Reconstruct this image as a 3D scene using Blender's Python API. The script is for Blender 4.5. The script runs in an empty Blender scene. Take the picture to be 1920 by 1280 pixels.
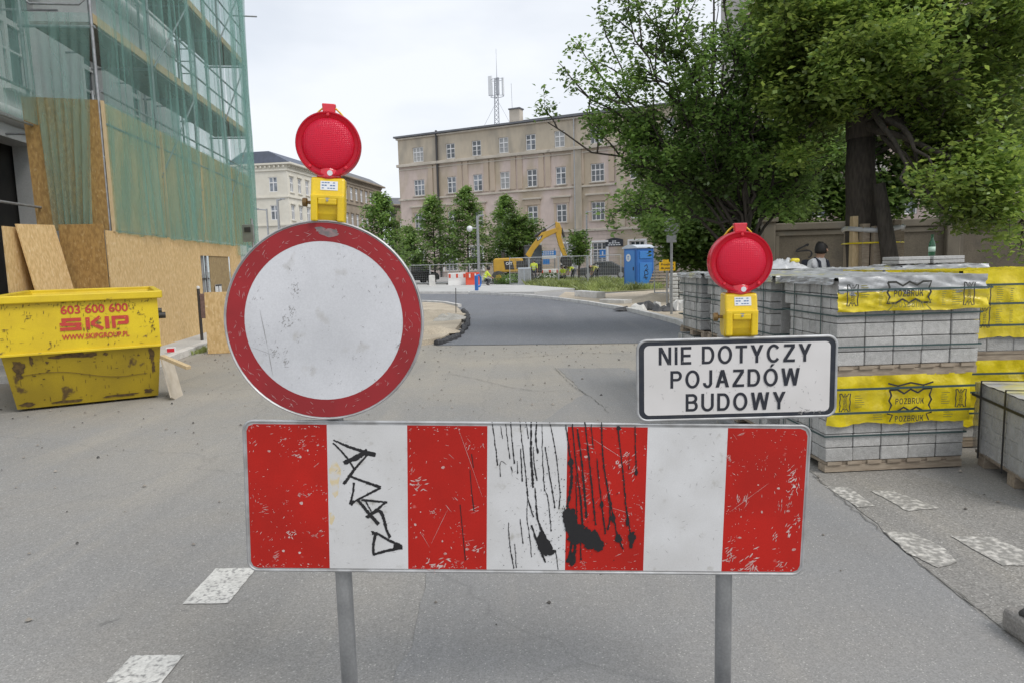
import bpy, math, random
import numpy as np
from mathutils import Vector, Matrix, Euler, noise as mnoise
R = math.radians
random.seed(7); RNG = np.random.default_rng(11)
scn = bpy.context.scene
COL = scn.collection

# ---------------------------------------------------------------- camera
FPX = 1280.0                                   # focal length in pixels of a 1920 px wide picture (24 mm on full frame)
PITCH = math.atan(146 / 1280); ROLL = R(1.5); EYE = Vector((0, 0, 1.5))
c_f = Vector((0, math.cos(PITCH), -math.sin(PITCH))); c_r0 = Vector((1, 0, 0)); c_u0 = Vector((0, math.sin(PITCH), math.cos(PITCH)))
c_r = c_r0 * math.cos(ROLL) - c_u0 * math.sin(ROLL); c_u = c_u0 * math.cos(ROLL) + c_r0 * math.sin(ROLL)
cam = bpy.data.cameras.new('camera'); cam_o = bpy.data.objects.new('camera', cam); COL.objects.link(cam_o)
cam.lens = 24; cam.sensor_width = 36; cam.clip_end = 2000; cam.clip_start = .05
M = Matrix((c_r, c_u, -c_f)).transposed().to_4x4(); M.translation = EYE
cam_o.matrix_world = M
scn.camera = cam_o

# ---------------------------------------------------------------- sky, sun, exposure
SUN_EL, SUN_AZ = R(50), R(130)                 # azimuth clockwise from +Y (the view): behind the camera, to the right
w = bpy.data.worlds.new('World'); scn.world = w; w.use_nodes = True
nt = w.node_tree; nt.nodes.clear()
out = nt.nodes.new('ShaderNodeOutputWorld'); bg = nt.nodes.new('ShaderNodeBackground'); bg.inputs[1].default_value = .1
sky = nt.nodes.new('ShaderNodeTexSky'); sky.sky_type = 'NISHITA'; sky.sun_disc = False
sky.sun_elevation = SUN_EL; sky.sun_rotation = SUN_AZ; sky.dust_density = 2.5
tc = nt.nodes.new('ShaderNodeTexCoord'); mp = nt.nodes.new('ShaderNodeMapping'); mp.inputs['Scale'].default_value = (1.0, 1.0, 2.6)
nz = nt.nodes.new('ShaderNodeTexNoise'); nz.inputs['Scale'].default_value = 2.1; nz.inputs['Detail'].default_value = 5; nz.inputs['Roughness'].default_value = .5
rp = nt.nodes.new('ShaderNodeValToRGB'); rp.color_ramp.elements[0].position = .3; rp.color_ramp.elements[1].position = .58
rp.color_ramp.elements[0].color = (.66, .66, .66, 1); rp.color_ramp.elements[1].color = (.97, .97, .97, 1)
mx = nt.nodes.new('ShaderNodeMix'); mx.data_type = 'RGBA'; mx.inputs[7].default_value = (7.6, 7.9, 8.35, 1)
L = nt.links.new
L(tc.outputs['Generated'], mp.inputs[0]); L(mp.outputs[0], nz.inputs['Vector']); L(nz.outputs[0], rp.inputs[0])
L(rp.outputs[0], mx.inputs[0]); L(sky.outputs[0], mx.inputs[6]); L(mx.outputs[2], bg.inputs[0]); L(bg.outputs[0], out.inputs[0])
sun = bpy.data.lights.new('sun', 'SUN'); sun.energy = 1.5; sun.angle = R(28); sun.color = (1, .96, .9)
sun_o = bpy.data.objects.new('sun', sun); COL.objects.link(sun_o)
sd = Vector((math.sin(SUN_AZ) * math.cos(SUN_EL), math.cos(SUN_AZ) * math.cos(SUN_EL), math.sin(SUN_EL)))
sun_o.rotation_euler = (-sd).to_track_quat('-Z', 'Y').to_euler()
vs = scn.view_settings; vs.view_transform = 'Standard'; vs.look = 'None'; vs.gamma = 1; vs.exposure = 0.35; vs.use_curve_mapping = False
scn.cycles.max_bounces = 8; scn.cycles.transparent_max_bounces = 16

# ---------------------------------------------------------------- surveying helpers: photo pixel + known height or distance -> place in metres
def ray(px, py): return c_f + c_r * ((px - 960) / FPX) + c_u * ((640 - py) / FPX)
def G(px, py, z=0.0):
    d = ray(px, py); return EYE + d * ((z - EYE.z) / d.z)
def at(px, py, Y):
    d = ray(px, py); return EYE + d * (Y / d.y)

# ---------------------------------------------------------------- materials
MATS = {}
def mat(name, c1, c2=None, rough=.75, scale=6, lo=.35, hi=.65, speck=0, sscale=120, bump=0, bscale=60, metal=0, coat=0, rand=0,
        stretch=None, local=False, c3=None, c3lo=.62, c3hi=.7, c3scale=3, trans=0, alpha=1, spec=.5, detail=5):
    if name in MATS: return MATS[name]
    m = bpy.data.materials.new(name); m.use_nodes = True; n = m.node_tree.nodes; l = m.node_tree.links.new
    b = n['Principled BSDF']; b.inputs['Roughness'].default_value = rough; b.inputs['Metallic'].default_value = metal
    b.inputs['Coat Weight'].default_value = coat; b.inputs['Specular IOR Level'].default_value = spec
    b.inputs['Transmission Weight'].default_value = trans; b.inputs['Alpha'].default_value = alpha
    if local: t = n.new('ShaderNodeTexCoord'); src = t.outputs['Object']
    else: t = n.new('ShaderNodeNewGeometry'); src = t.outputs['Position']
    if stretch:
        mpn = n.new('ShaderNodeMapping'); mpn.inputs['Scale'].default_value = stretch; l(src, mpn.inputs[0]); vec = mpn.outputs[0]
    else: vec = src
    def noise(sc, det=5):
        q = n.new('ShaderNodeTexNoise'); q.inputs['Scale'].default_value = sc; q.inputs['Detail'].default_value = det; l(vec, q.inputs['Vector']); return q.outputs[0]
    def ramp(s, a, bb):
        q = n.new('ShaderNodeMapRange'); q.inputs[1].default_value = a; q.inputs[2].default_value = bb; l(s, q.inputs[0]); return q.outputs[0]
    def mix(f, a, bb, mode='MIX'):
        q = n.new('ShaderNodeMix'); q.data_type = 'RGBA'; q.blend_type = mode
        for k, v in ((0, f), (6, a), (7, bb)):
            if isinstance(v, (int, float)): q.inputs[k].default_value = v
            elif isinstance(v, tuple): q.inputs[k].default_value = v + (1,)
            else: l(v, q.inputs[k])
        return q.outputs[2]
    colr = tuple(c1)
    if c2 is not None: colr = mix(ramp(noise(scale, detail), lo, hi), tuple(c1), tuple(c2))
    if c3 is not None: colr = mix(ramp(noise(c3scale, 8), c3lo, c3hi), colr, tuple(c3))
    if speck:
        s = ramp(noise(sscale, 2), .3, .7); s2 = n.new('ShaderNodeMapRange'); s2.inputs[3].default_value = 1 - speck; s2.inputs[4].default_value = 1 + speck; l(s, s2.inputs[0])
        cb = n.new('ShaderNodeCombineColor')
        for k in range(3): l(s2.outputs[0], cb.inputs[k])
        colr = mix(1.0, colr, cb.outputs[0], 'MULTIPLY')
    if rand:
        oi = n.new('ShaderNodeObjectInfo'); s2 = n.new('ShaderNodeMapRange'); s2.inputs[3].default_value = 1 - rand; s2.inputs[4].default_value = 1 + rand; l(oi.outputs['Random'], s2.inputs[0])
        cb = n.new('ShaderNodeCombineColor')
        for k in range(3): l(s2.outputs[0], cb.inputs[k])
        colr = mix(1.0, colr, cb.outputs[0], 'MULTIPLY')
    if isinstance(colr, tuple): b.inputs['Base Color'].default_value = colr + (1,)
    else: l(colr, b.inputs['Base Color'])
    if bump:
        bp = n.new('ShaderNodeBump'); bp.inputs['Strength'].default_value = bump; bp.inputs['Distance'].default_value = .02
        l(noise(bscale, 4), bp.inputs['Height']); l(bp.outputs[0], b.inputs['Normal'])
    MATS[name] = m; return m

def asphalt(name, base, dust, speckle, dusty, bump=.35, dust_y=None, agg=90):
    m = bpy.data.materials.new(name); m.use_nodes = True; n = m.node_tree.nodes; l = m.node_tree.links.new
    b = n['Principled BSDF']; b.inputs['Roughness'].default_value = .88; b.inputs['Specular IOR Level'].default_value = .3
    g = n.new('ShaderNodeNewGeometry'); P = g.outputs['Position']
    def N(sc, det=4, ro=.55):
        q = n.new('ShaderNodeTexNoise'); q.inputs['Scale'].default_value = sc; q.inputs['Detail'].default_value = det; q.inputs['Roughness'].default_value = ro; l(P, q.inputs['Vector']); return q.outputs[0]
    def MR(s, a, bb, c=0, d=1):
        q = n.new('ShaderNodeMapRange'); q.inputs[1].default_value = a; q.inputs[2].default_value = bb; q.inputs[3].default_value = c; q.inputs[4].default_value = d; l(s, q.inputs[0]); return q.outputs[0]
    def MX(f, a, bb, mode='MIX'):
        q = n.new('ShaderNodeMix'); q.data_type = 'RGBA'; q.blend_type = mode
        for k, v in ((0, f), (6, a), (7, bb)):
            if isinstance(v, (int, float)): q.inputs[k].default_value = v
            elif isinstance(v, tuple): q.inputs[k].default_value = v + (1,)
            else: l(v, q.inputs[k])
        return q.outputs[2]
    c = MX(MR(N(.9, 6), .35, .7), base, tuple(x * .86 for x in base))
    fac = MR(N(.45, 7, .62), .42, .68, 0, dusty)
    if dust_y:
        sp = n.new('ShaderNodeSeparateXYZ'); l(P, sp.inputs[0])
        y1 = MR(sp.outputs[1], dust_y[0], dust_y[1]); ma = n.new('ShaderNodeMath'); ma.operation = 'MULTIPLY_ADD'; l(y1, ma.inputs[0]); ma.inputs[1].default_value = .45; l(fac, ma.inputs[2]); ma.use_clamp = True; fac = ma.outputs[0]
    c = MX(fac, c, dust)
    mpt = n.new('ShaderNodeMapping'); mpt.inputs['Scale'].default_value = (1.6, .12, 1); mpt.inputs['Rotation'].default_value = (0, 0, .16); l(P, mpt.inputs[0])
    nt_ = n.new('ShaderNodeTexNoise'); nt_.inputs['Scale'].default_value = 1.3; nt_.inputs['Detail'].default_value = 7; nt_.inputs['Roughness'].default_value = .62; l(mpt.outputs[0], nt_.inputs['Vector'])
    c = MX(MR(nt_.outputs[0], .52, .72, 0, .5), c, tuple(x * .78 for x in base)); c = MX(MR(nt_.outputs[0], .45, .28, 0, .45), c, dust)
    v = n.new('ShaderNodeTexVoronoi'); v.inputs['Scale'].default_value = agg; l(P, v.inputs['Vector'])
    sv = n.new('ShaderNodeSeparateColor'); l(v.outputs['Color'], sv.inputs[0])
    grain = MR(sv.outputs[0], 0, 1, 1 - speckle, 1 + speckle)
    cb = n.new('ShaderNodeCombineColor'); [l(grain, cb.inputs[k]) for k in range(3)]
    c = MX(1.0, c, cb.outputs[0], 'MULTIPLY')
    chips = MR(sv.outputs[1], .968, .99, 0, .7); c = MX(chips, c, (.48, .47, .44))
    dark = MR(N(7, 3, .5), .70, .76, 0, .55); c = MX(dark, c, tuple(x * .45 for x in base))
    vc = n.new('ShaderNodeTexVoronoi'); vc.feature = 'DISTANCE_TO_EDGE'; vc.inputs['Scale'].default_value = .42
    nzv = n.new('ShaderNodeTexNoise'); nzv.inputs['Scale'].default_value = 1.7; nzv.inputs['Detail'].default_value = 6; l(P, nzv.inputs['Vector'])
    av = n.new('ShaderNodeMix'); av.data_type = 'VECTOR'; av.inputs[0].default_value = .35; l(P, av.inputs[4]); l(nzv.outputs['Color'], av.inputs[5]); l(av.outputs[1], vc.inputs['Vector'])
    crk = MR(vc.outputs['Distance'], .0, .004, .2, 0); c = MX(crk, c, tuple(x * .4 for x in base))
    l(c, b.inputs['Base Color'])
    bp = n.new('ShaderNodeBump'); bp.inputs['Strength'].default_value = bump; bp.inputs['Distance'].default_value = .006; l(v.outputs['Distance'], bp.inputs['Height']); l(bp.outputs[0], b.inputs['Normal'])
    MATS[name] = m; return m

# ---------------------------------------------------------------- mesh helpers
def tag(o, label=None, cat=None, group=None, kind=None):
    if label: o['label'] = label
    if cat: o['category'] = cat
    if group: o['group'] = group
    if kind: o['kind'] = kind
    return o
def thing(name, label, cat, loc=(0, 0, 0), rz=0.0, group=None, rot=None):
    o = bpy.data.objects.new(name, None); COL.objects.link(o); o.location = loc
    o.rotation_euler = rot if rot else (0, 0, rz); o.empty_display_size = .2
    return tag(o, label, cat, group)
def local_matrix(o):
    m = Matrix.LocRotScale(o.location, o.rotation_euler, o.scale)
    return local_matrix(o.parent) @ m if o.parent else m
def link(name, me, parent=None, loc=(0, 0, 0), rot=(0, 0, 0)):
    o = bpy.data.objects.new(name, me); COL.objects.link(o); o.parent = parent; o.location = loc; o.rotation_euler = rot
    return o
class MB:
    def __init__(s): s.v = []; s.f = []; s.mi = []; s.cur = 0
    def add(s, vs, fs):
        k = len(s.v); s.v += [tuple(x) for x in vs]; s.f += [tuple(i + k for i in f) for f in fs]; s.mi += [s.cur] * len(fs); return s
    def box(s, c, d, rot=None):
        hx, hy, hz = d[0] / 2, d[1] / 2, d[2] / 2
        vs = [Vector((x, y, z)) for x in (-hx, hx) for y in (-hy, hy) for z in (-hz, hz)]
        if rot is not None: vs = [rot @ q for q in vs]
        return s.add([q + Vector(c) for q in vs], [(0, 1, 3, 2), (4, 6, 7, 5), (0, 4, 5, 1), (2, 3, 7, 6), (0, 2, 6, 4), (1, 5, 7, 3)])
    def beam(s, a, b, wd, ht, up=(0, 0, 1)):
        a = Vector(a); b = Vector(b); d = (b - a).normalized(); u = Vector(up)
        if abs(d.dot(u)) > .98: u = Vector((0, 1, 0))
        x = d.cross(u).normalized(); z = x.cross(d)
        vs = [p + x * (i * wd / 2) + z * (j * ht / 2) for p in (a, b) for i, j in ((-1, -1), (1, -1), (1, 1), (-1, 1))]
        return s.add(vs, [(3, 2, 1, 0), (4, 5, 6, 7), (0, 1, 5, 4), (1, 2, 6, 5), (2, 3, 7, 6), (3, 0, 4, 7)])
    def path(s, pts, rad, n=8, caps=True):
        pts = [Vector(p) for p in pts]; k = len(pts); rad = rad if hasattr(rad, '__len__') else [rad] * k
        vs = []; x = None
        for i, p in enumerate(pts):
            d = (pts[min(i + 1, k - 1)] - pts[max(i - 1, 0)]).normalized()
            if x is None: x = d.orthogonal().normalized()
            x = (x - d * x.dot(d)).normalized(); y = d.cross(x)
            vs += [p + (x * math.cos(2 * math.pi * j / n) + y * math.sin(2 * math.pi * j / n)) * rad[i] for j in range(n)]
        fs = [(i * n + j, i * n + (j + 1) % n, (i + 1) * n + (j + 1) % n, (i + 1) * n + j) for i in range(k - 1) for j in range(n)]
        if caps: fs += [tuple(range(n - 1, -1, -1)), tuple(range((k - 1) * n, k * n))]
        return s.add(vs, fs)
    def tube(s, a, b, r, r2=None, n=10): return s.path([a, b], [r, r if r2 is None else r2], n)
    def prism(s, pts, vec):
        pts = [Vector(p) for p in pts]; vec = Vector(vec); k = len(pts)
        fs = [tuple(range(k - 1, -1, -1)), tuple(range(k, 2 * k))] + [(i, (i + 1) % k, (i + 1) % k + k, i + k) for i in range(k)]
        return s.add(pts + [p + vec for p in pts], fs)
    def poly(s, pts): return s.add(pts, [tuple(range(len(pts)))])
    def lathe(s, prof, n=24, axis='z', c=(0, 0, 0)):
        c = Vector(c); vs = []
        for r_, h in prof:
            for j in range(n):
                a = 2 * math.pi * j / n; q = (r_ * math.cos(a), r_ * math.sin(a), h)
                if axis == 'y': q = (q[0], q[2], q[1])
                elif axis == 'x': q = (q[2], q[0], q[1])
                vs.append(c + Vector(q))
        k = len(prof)
        fs = [(i * n + j, i * n + (j + 1) % n, (i + 1) * n + (j + 1) % n, (i + 1) * n + j) for i in range(k - 1) for j in range(n)]
        fs += [tuple(range(n - 1, -1, -1)), tuple(range((k - 1) * n, k * n))]
        return s.add(vs, fs)
    def mesh(s, name, mats, smooth=False):
        me = bpy.data.meshes.new(name); me.from_pydata(s.v, [], s.f)
        for m in (mats if isinstance(mats, (list, tuple)) else [mats]): me.materials.append(m)
        if any(s.mi): me.polygons.foreach_set('material_index', s.mi)
        if smooth: me.polygons.foreach_set('use_smooth', [True] * len(me.polygons))
        import bmesh
        bm = bmesh.new(); bm.from_mesh(me); bmesh.ops.recalc_face_normals(bm, faces=bm.faces); bm.to_mesh(me); bm.free()
        return me
    def build(s, name, mats, parent=None, loc=None, world=False, smooth=False, bevel=0, seg=2, rot=(0, 0, 0), auto=None):
        if world and parent is not None:
            inv = local_matrix(parent).inverted(); s.v = [tuple(inv @ Vector(q)) for q in s.v]
        if world and parent is None and loc is not None:
            s.v = [tuple(Vector(q) - Vector(loc)) for q in s.v]
        o = link(name, s.mesh(name, mats, smooth or auto is not None), parent, loc if loc is not None else (0, 0, 0), rot)
        if bevel:
            md = o.modifiers.new('bevel', 'BEVEL'); md.width = bevel; md.segments = seg; md.limit_method = 'ANGLE'; md.angle_limit = R(35)
        if auto is not None: o.data.set_sharp_from_angle(angle=R(auto))
        return o
def arrays_mesh(name, v, f, mats, smooth=False):
    v = np.asarray(v, np.float32); f = np.asarray(f, np.int32); k = f.shape[1]
    me = bpy.data.meshes.new(name); me.vertices.add(len(v)); me.vertices.foreach_set('co', v.ravel())
    me.loops.add(f.size); me.loops.foreach_set('vertex_index', f.ravel()); me.polygons.add(len(f))
    me.polygons.foreach_set('loop_start', np.arange(0, f.size, k, dtype=np.int32)); me.update(calc_edges=True)
    me.materials.append(mats)
    if smooth: me.polygons.foreach_set('use_smooth', np.ones(len(f), bool))
    return me
def text_mesh(s, size, m, bold=0.0, extrude=.0, align='CENTER', spacing=1.0, sx=1.0):
    cu = bpy.data.curves.new('lettering', 'FONT'); cu.body = s; cu.size = size; cu.offset = bold; cu.extrude = extrude; cu.align_x = align; cu.align_y = 'CENTER'
    cu.space_character = spacing; cu.resolution_u = 4
    o = bpy.data.objects.new('lettering', cu); COL.objects.link(o)
    dg = bpy.context.evaluated_depsgraph_get(); me = bpy.data.meshes.new_from_object(o.evaluated_get(dg))
    bpy.data.objects.remove(o); bpy.data.curves.remove(cu)
    for q in me.vertices: x, y, z = q.co; q.co = (x * sx, -z, y)       # stands upright, faces -Y
    me.materials.clear(); me.materials.append(m); me.name = 'lettering'
    return me
def ribbon(mb, pts, w0, w1=None, y=-.001, jit=0.0):
    """flat brush stroke in the XZ plane, facing -Y"""
    w1 = w0 if w1 is None else w1; L_ = [], []
    k = len(pts)
    for i, (x, z) in enumerate(pts):
        a = pts[max(i - 1, 0)]; b = pts[min(i + 1, k - 1)]; dx, dz = b[0] - a[0], b[1] - a[1]; q = math.hypot(dx, dz) or 1
        wd = (w0 + (w1 - w0) * i / max(k - 1, 1)) / 2 * (1 + random.uniform(-jit, jit))
        L_[0].append((x - dz / q * wd, y, z + dx / q * wd)); L_[1].append((x + dz / q * wd, y, z - dx / q * wd))
    for i in range(k - 1): mb.poly([L_[0][i], L_[1][i], L_[1][i + 1], L_[0][i + 1]])
def smooth(pts, k=2):
    for _ in range(k):
        o = [pts[0]]
        for a, b in zip(pts[:-1], pts[1:]): o += [(a[0] * .75 + b[0] * .25, a[1] * .75 + b[1] * .25), (a[0] * .25 + b[0] * .75, a[1] * .25 + b[1] * .75)]
        pts = o + [pts[-1]]
    return pts
def splash(mb, cx, cz, rx, rz, y, seed=0.0, n=44):
    pts = []
    for i in range(n):
        a = 2 * math.pi * i / n; k = 1 + .38 * mnoise.noise((math.cos(a) * 1.4 + seed, math.sin(a) * 1.4, seed)) + .22 * mnoise.noise((math.cos(a) * 5 + seed, math.sin(a) * 5, 2)) + .1 * mnoise.noise((math.cos(a) * 14, math.sin(a) * 14, seed)); pts.append((cx + rx * k * math.cos(a), y, cz + rz * k * math.sin(a)))
    mb.add(pts + [(cx, y, cz)], [(i, (i + 1) % n, n) for i in range(n)])
def ragged(pts, step, amp):
    o = []; k = len(pts)
    for i in range(k):
        a, b = pts[i], pts[(i + 1) % k]; L_ = math.hypot(b[0] - a[0], b[1] - a[1]); n = max(1, min(60, int(L_ / step))); nx, ny = -(b[1] - a[1]) / L_, (b[0] - a[0]) / L_
        for j in range(n): t = j / n; x, y = a[0] + (b[0] - a[0]) * t, a[1] + (b[1] - a[1]) * t; d = amp * (mnoise.noise((x / step * .45, y / step * .45, 3.3)) * 1.4 + random.uniform(-.35, .35)) * (j > 0); o.append((x + nx * d, y + ny * d))
    return o
def dense(pts, step):
    o = []
    for a, b in zip(pts[:-1], pts[1:]):
        n = max(1, int(math.hypot(b[0] - a[0], b[1] - a[1]) / step)); o += [(a[0] + (b[0] - a[0]) * i / n, a[1] + (b[1] - a[1]) * i / n) for i in range(n)]
    return o + [pts[-1]]
def blob(mb, cx, cz, rx, rz, y=-.001, n=18, j=.25):
    ph = random.random() * 9
    mb.poly([(cx + rx * math.cos(a) * (1 + j * math.sin(3 * a + ph) * .5 + random.uniform(-j, j) * .4), y, cz + rz * math.sin(a) * (1 + random.uniform(-j, j) * .4)) for a in [2 * math.pi * i / n for i in range(n)]])
def block_text(s, m, t=.16, gap=.2, wide=1.0):
    """plain grotesque capitals drawn from bars, slanted strokes and ring segments; faces -Y"""
    mb = MB(); x = 0.0; yy = [0.0]
    def pg(p): yy[0] -= .00001; mb.poly([(a, yy[0], b) for a, b in p])
    for ch in s:
        if ch == ' ': x += .42; continue
        w_ = {'I': t, 'E': .62, 'N': .74, 'D': .74, 'O': .84, 'Ó': .84, 'T': .68, 'Y': .76, 'C': .78, 'Z': .68, 'P': .68, 'J': .54, 'A': .80, 'W': 1.08, 'B': .72, 'U': .74, 'R': .74, 'K': .76}[ch]
        tx = t * 1.06; tz = t * .95
        def V(a): pg([(x + a, 0), (x + a + tx, 0), (x + a + tx, 1), (x + a, 1)])
        def Hb(a, b, z): pg([(x + a, z), (x + b, z), (x + b, z + tz), (x + a, z + tz)])
        def Dg(a, za, b, zb, k=1.22): pg([(x + a, za), (x + a + tx * k, za), (x + b + tx * k, zb), (x + b, zb)])
        def Arc(cx, cz, rx, rz, a0, a1, n=20):
            for i in range(n):
                p, q = R(a0 + (a1 - a0) * i / n), R(a0 + (a1 - a0) * (i + 1) / n)
                pg([(x + cx + rx * math.cos(p), cz + rz * math.sin(p)), (x + cx + rx * math.cos(q), cz + rz * math.sin(q)), (x + cx + (rx - tx) * math.cos(q), cz + (rz - tz) * math.sin(q)), (x + cx + (rx - tx) * math.cos(p), cz + (rz - tz) * math.sin(p))])
        if ch == 'I': V(0)
        elif ch == 'E': V(0); [Hb(tx, w_ - .04 * (z == .42), z) for z in (0, .42, 1 - tz)]
        elif ch == 'N': V(0); V(w_ - tx); Dg(0, 1, w_ - tx * 1.22, 0)
        elif ch == 'D': V(0); Hb(tx, w_ - .38, 0); Hb(tx, w_ - .38, 1 - tz); Arc(w_ - .38, .5, .38, .5, -90, 90)
        elif ch in 'OÓ':
            Arc(w_ / 2, .5, w_ / 2, .52, 0, 360, 36)
            if ch == 'Ó': pg([(x + .36, 1.07), (x + .47, 1.07), (x + .64, 1.25), (x + .45, 1.25)])
        elif ch == 'T': Hb(0, w_, 1 - tz); pg([(x + w_ / 2 - tx / 2, 0), (x + w_ / 2 + tx / 2, 0), (x + w_ / 2 + tx / 2, 1 - tz), (x + w_ / 2 - tx / 2, 1 - tz)])
        elif ch == 'Y': Dg(0, 1, w_ / 2 - tx * .61, .4); Dg(w_ - tx * 1.22, 1, w_ / 2 - tx * .61, .4); pg([(x + w_ / 2 - tx / 2, 0), (x + w_ / 2 + tx / 2, 0), (x + w_ / 2 + tx / 2, .42), (x + w_ / 2 - tx / 2, .42)])
        elif ch == 'C': Arc(w_ * .52, .5, w_ * .52, .52, 38, 322, 30)
        elif ch == 'Z': Hb(0, w_, 0); Hb(.03, w_ - .02, 1 - tz); Dg(0, tz, w_ - tx * 1.3, 1 - tz, 1.3)
        elif ch in 'PR':
            V(0); Hb(tx, w_ - .29, 1 - tz); Hb(tx, w_ - .29, .41); Arc(w_ - .29, .705, .29, .295, -90, 90)
            if ch == 'R': Dg(w_ - .43, .41, w_ - tx * 1.2, 0, 1.2)
        elif ch == 'J': pg([(x + w_ - tx, .28), (x + w_, .28), (x + w_, 1), (x + w_ - tx, 1)]); Arc(w_ / 2, .28, w_ / 2, .3, 180, 360)
        elif ch == 'A': Dg(0, 0, w_ / 2 - tx * .6, 1, 1.2); Dg(w_ - tx * 1.2, 0, w_ / 2 - tx * .6, 1, 1.2); Hb(.2, w_ - .2, .24)
        elif ch == 'W': Dg(0, 1, w_ * .25 - tx * .5, 0, 1.1); Dg(w_ * .5 - tx * .55, 1, w_ * .25 - tx * .5, 0, 1.1); Dg(w_ * .5 - tx * .55, 1, w_ * .75 - tx * .6, 0, 1.1); Dg(w_ - tx * 1.1, 1, w_ * .75 - tx * .6, 0, 1.1)
        elif ch == 'B': V(0); [Hb(tx, w_ - .29, z) for z in (0, .44, 1 - tz)]; Arc(w_ - .3, .3, .3, .3, -90, 90); Arc(w_ - .32, .73, .29, .27, -90, 90)
        elif ch == 'U': pg([(x, .34), (x + tx, .34), (x + tx, 1), (x, 1)]); pg([(x + w_ - tx, .34), (x + w_, .34), (x + w_, 1), (x + w_ - tx, 1)]); Arc(w_ / 2, .34, w_ / 2, .36, 180, 360)
        elif ch == 'K': V(0); Dg(tx * .9, .38, w_ - tx * 1.35, 1, 1.35); Dg(tx * 1.9, .62, w_ - tx * 1.35, 0, 1.35)
        x += w_ * wide + gap
    me = bpy.data.meshes.new('lettering'); me.from_pydata(mb.v, [], mb.f); me.materials.append(m); return me
def rrect(w_, h_, r_, n=6):
    pts = []
    for cx, cz, a0 in ((w_ / 2 - r_, h_ / 2 - r_, 0), (-w_ / 2 + r_, h_ / 2 - r_, 90), (-w_ / 2 + r_, -h_ / 2 + r_, 180), (w_ / 2 - r_, -h_ / 2 + r_, 270)):
        pts += [(cx + r_ * math.cos(R(a0 + 90 * i / n)), cz + r_ * math.sin(R(a0 + 90 * i / n))) for i in range(n + 1)]
    return pts
def sheet(name, pts, z, m, kind='structure', thick=0):
    c = Vector((sum(p[0] for p in pts) / len(pts), sum(p[1] for p in pts) / len(pts), 0))
    mb = MB()
    if thick: mb.prism([(p[0], p[1], z - thick) for p in pts], (0, 0, thick))
    else: mb.poly([(p[0], p[1], z) for p in pts])
    o = mb.build(name, m, None, loc=c, world=True); o['kind'] = kind
    if not thick and o.data.polygons[0].normal.z < 0: o.data.flip_normals()
    return o

# ---------------------------------------------------------------- palette
m_old = asphalt('asphalt_worn', (.258, .254, .246), (.36, .33, .28), .19, .6, dust_y=(6.0, 10.5), agg=170, bump=.15)
m_patch = asphalt('asphalt_patch', (.245, .245, .244), (.32, .3, .27), .17, .5, agg=200, bump=.15)
m_strip = asphalt('asphalt_coarse', (.24, .232, .218), (.32, .295, .25), .26, .5, agg=130, bump=.3)
m_new = asphalt('asphalt_fresh', (.175, .184, .204), (.22, .222, .23), .16, .35, agg=90, bump=.15)
m_sand = mat('sand', (.5, .435, .34), (.38, .325, .25), .95, 1.3, speck=.25, sscale=40, bump=.6, bscale=9)
m_gravel = mat('gravel_bed', (.48, .46, .42), (.34, .32, .28), .95, 5, speck=.4, sscale=60, bump=.8, bscale=40)
m_paving = mat('pale_paving', (.5, .5, .49), (.42, .42, .41), .85, .8, speck=.1, sscale=30)
m_plaza = mat('plaza_paving', (.36, .35, .34), (.29, .285, .28), .85, .25, speck=.15, sscale=6)
m_kerb = mat('kerb_concrete', (.66, .65, .63), (.53, .52, .5), .85, 4, speck=.15, bump=.2)
m_roadpaint = mat('road_paint', (.62, .61, .575), (.52, .51, .48), .7, 8, speck=.12, sscale=90, c3=(.25, .245, .235), c3lo=.5, c3hi=.66, c3scale=48)
m_roadworn = mat('road_paint_worn', (.6, .58, .54), (.5, .48, .44), .7, 8, speck=.12, c3=(.24, .232, .215), c3lo=.34, c3hi=.56, c3scale=34)
m_white = mat('sheeting_white', (.64, .645, .655), (.55, .55, .55), .45, 6, c3=(.4, .39, .36), c3lo=.64, c3hi=.78, c3scale=24, speck=.04, sscale=300)
m_red = mat('sheeting_red', (.47, .018, .012), (.38, .016, .011), .55, 5, spec=.22,  c3=(.55, .2, .18), c3lo=.7, c3hi=.8, c3scale=30, speck=.05, sscale=300)
m_circred = mat('sheeting_dull_red', (.34, .028, .034), (.27, .026, .03), .55, 5, spec=.25,  c3=(.5, .25, .25), c3lo=.68, c3hi=.76, c3scale=26)
m_circwhite = mat('sheeting_grey_white', (.64, .65, .68), (.53, .54, .565), .42, 3.5, c3=(.42, .41, .39), c3lo=.62, c3hi=.78, c3scale=13, speck=.05, sscale=220)
m_tag = mat('black_marker', (.012, .012, .014), rough=.5)
m_scr = mat('scratch_white', (.58, .5, .48), (.46, .2, .18), rough=.6, scale=26)
m_smudge = mat('smudge_grey', (.33, .33, .33), (.2, .19, .18), rough=.7, scale=60)
m_steel = mat('galvanised_steel', (.42, .43, .44), (.33, .34, .35), .42, 9, metal=.75, speck=.08, bump=.05)
m_alu = mat('aluminium_edge', (.5, .51, .52), (.36, .36, .36), .5, 20, metal=.5)
m_navy = mat('sign_navy', (.012, .017, .03), (.03, .033, .04), .45, 30)
m_dark = mat('dark_metal', (.03, .03, .032), (.05, .047, .045), .5, 10)
m_rubber = mat('black_rubber', (.05, .05, .05), (.1, .097, .09), .9, 12, bump=.3)
m_ylamp = mat('yellow_plastic', (.78, .55, .012), (.7, .48, .012), .38, 14, speck=.05, sscale=160, coat=.2, c3=(.45, .3, .03), c3lo=.68, c3hi=.8, c3scale=25)
m_brass = mat('brass_bolt', (.3, .2, .08), (.18, .11, .05), .4, 30, metal=.7)
m_sticker = mat('sticker_white', (.7, .72, .74), rough=.5)
m_stblue = mat('sticker_print', (.1, .2, .4), rough=.6)
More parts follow.
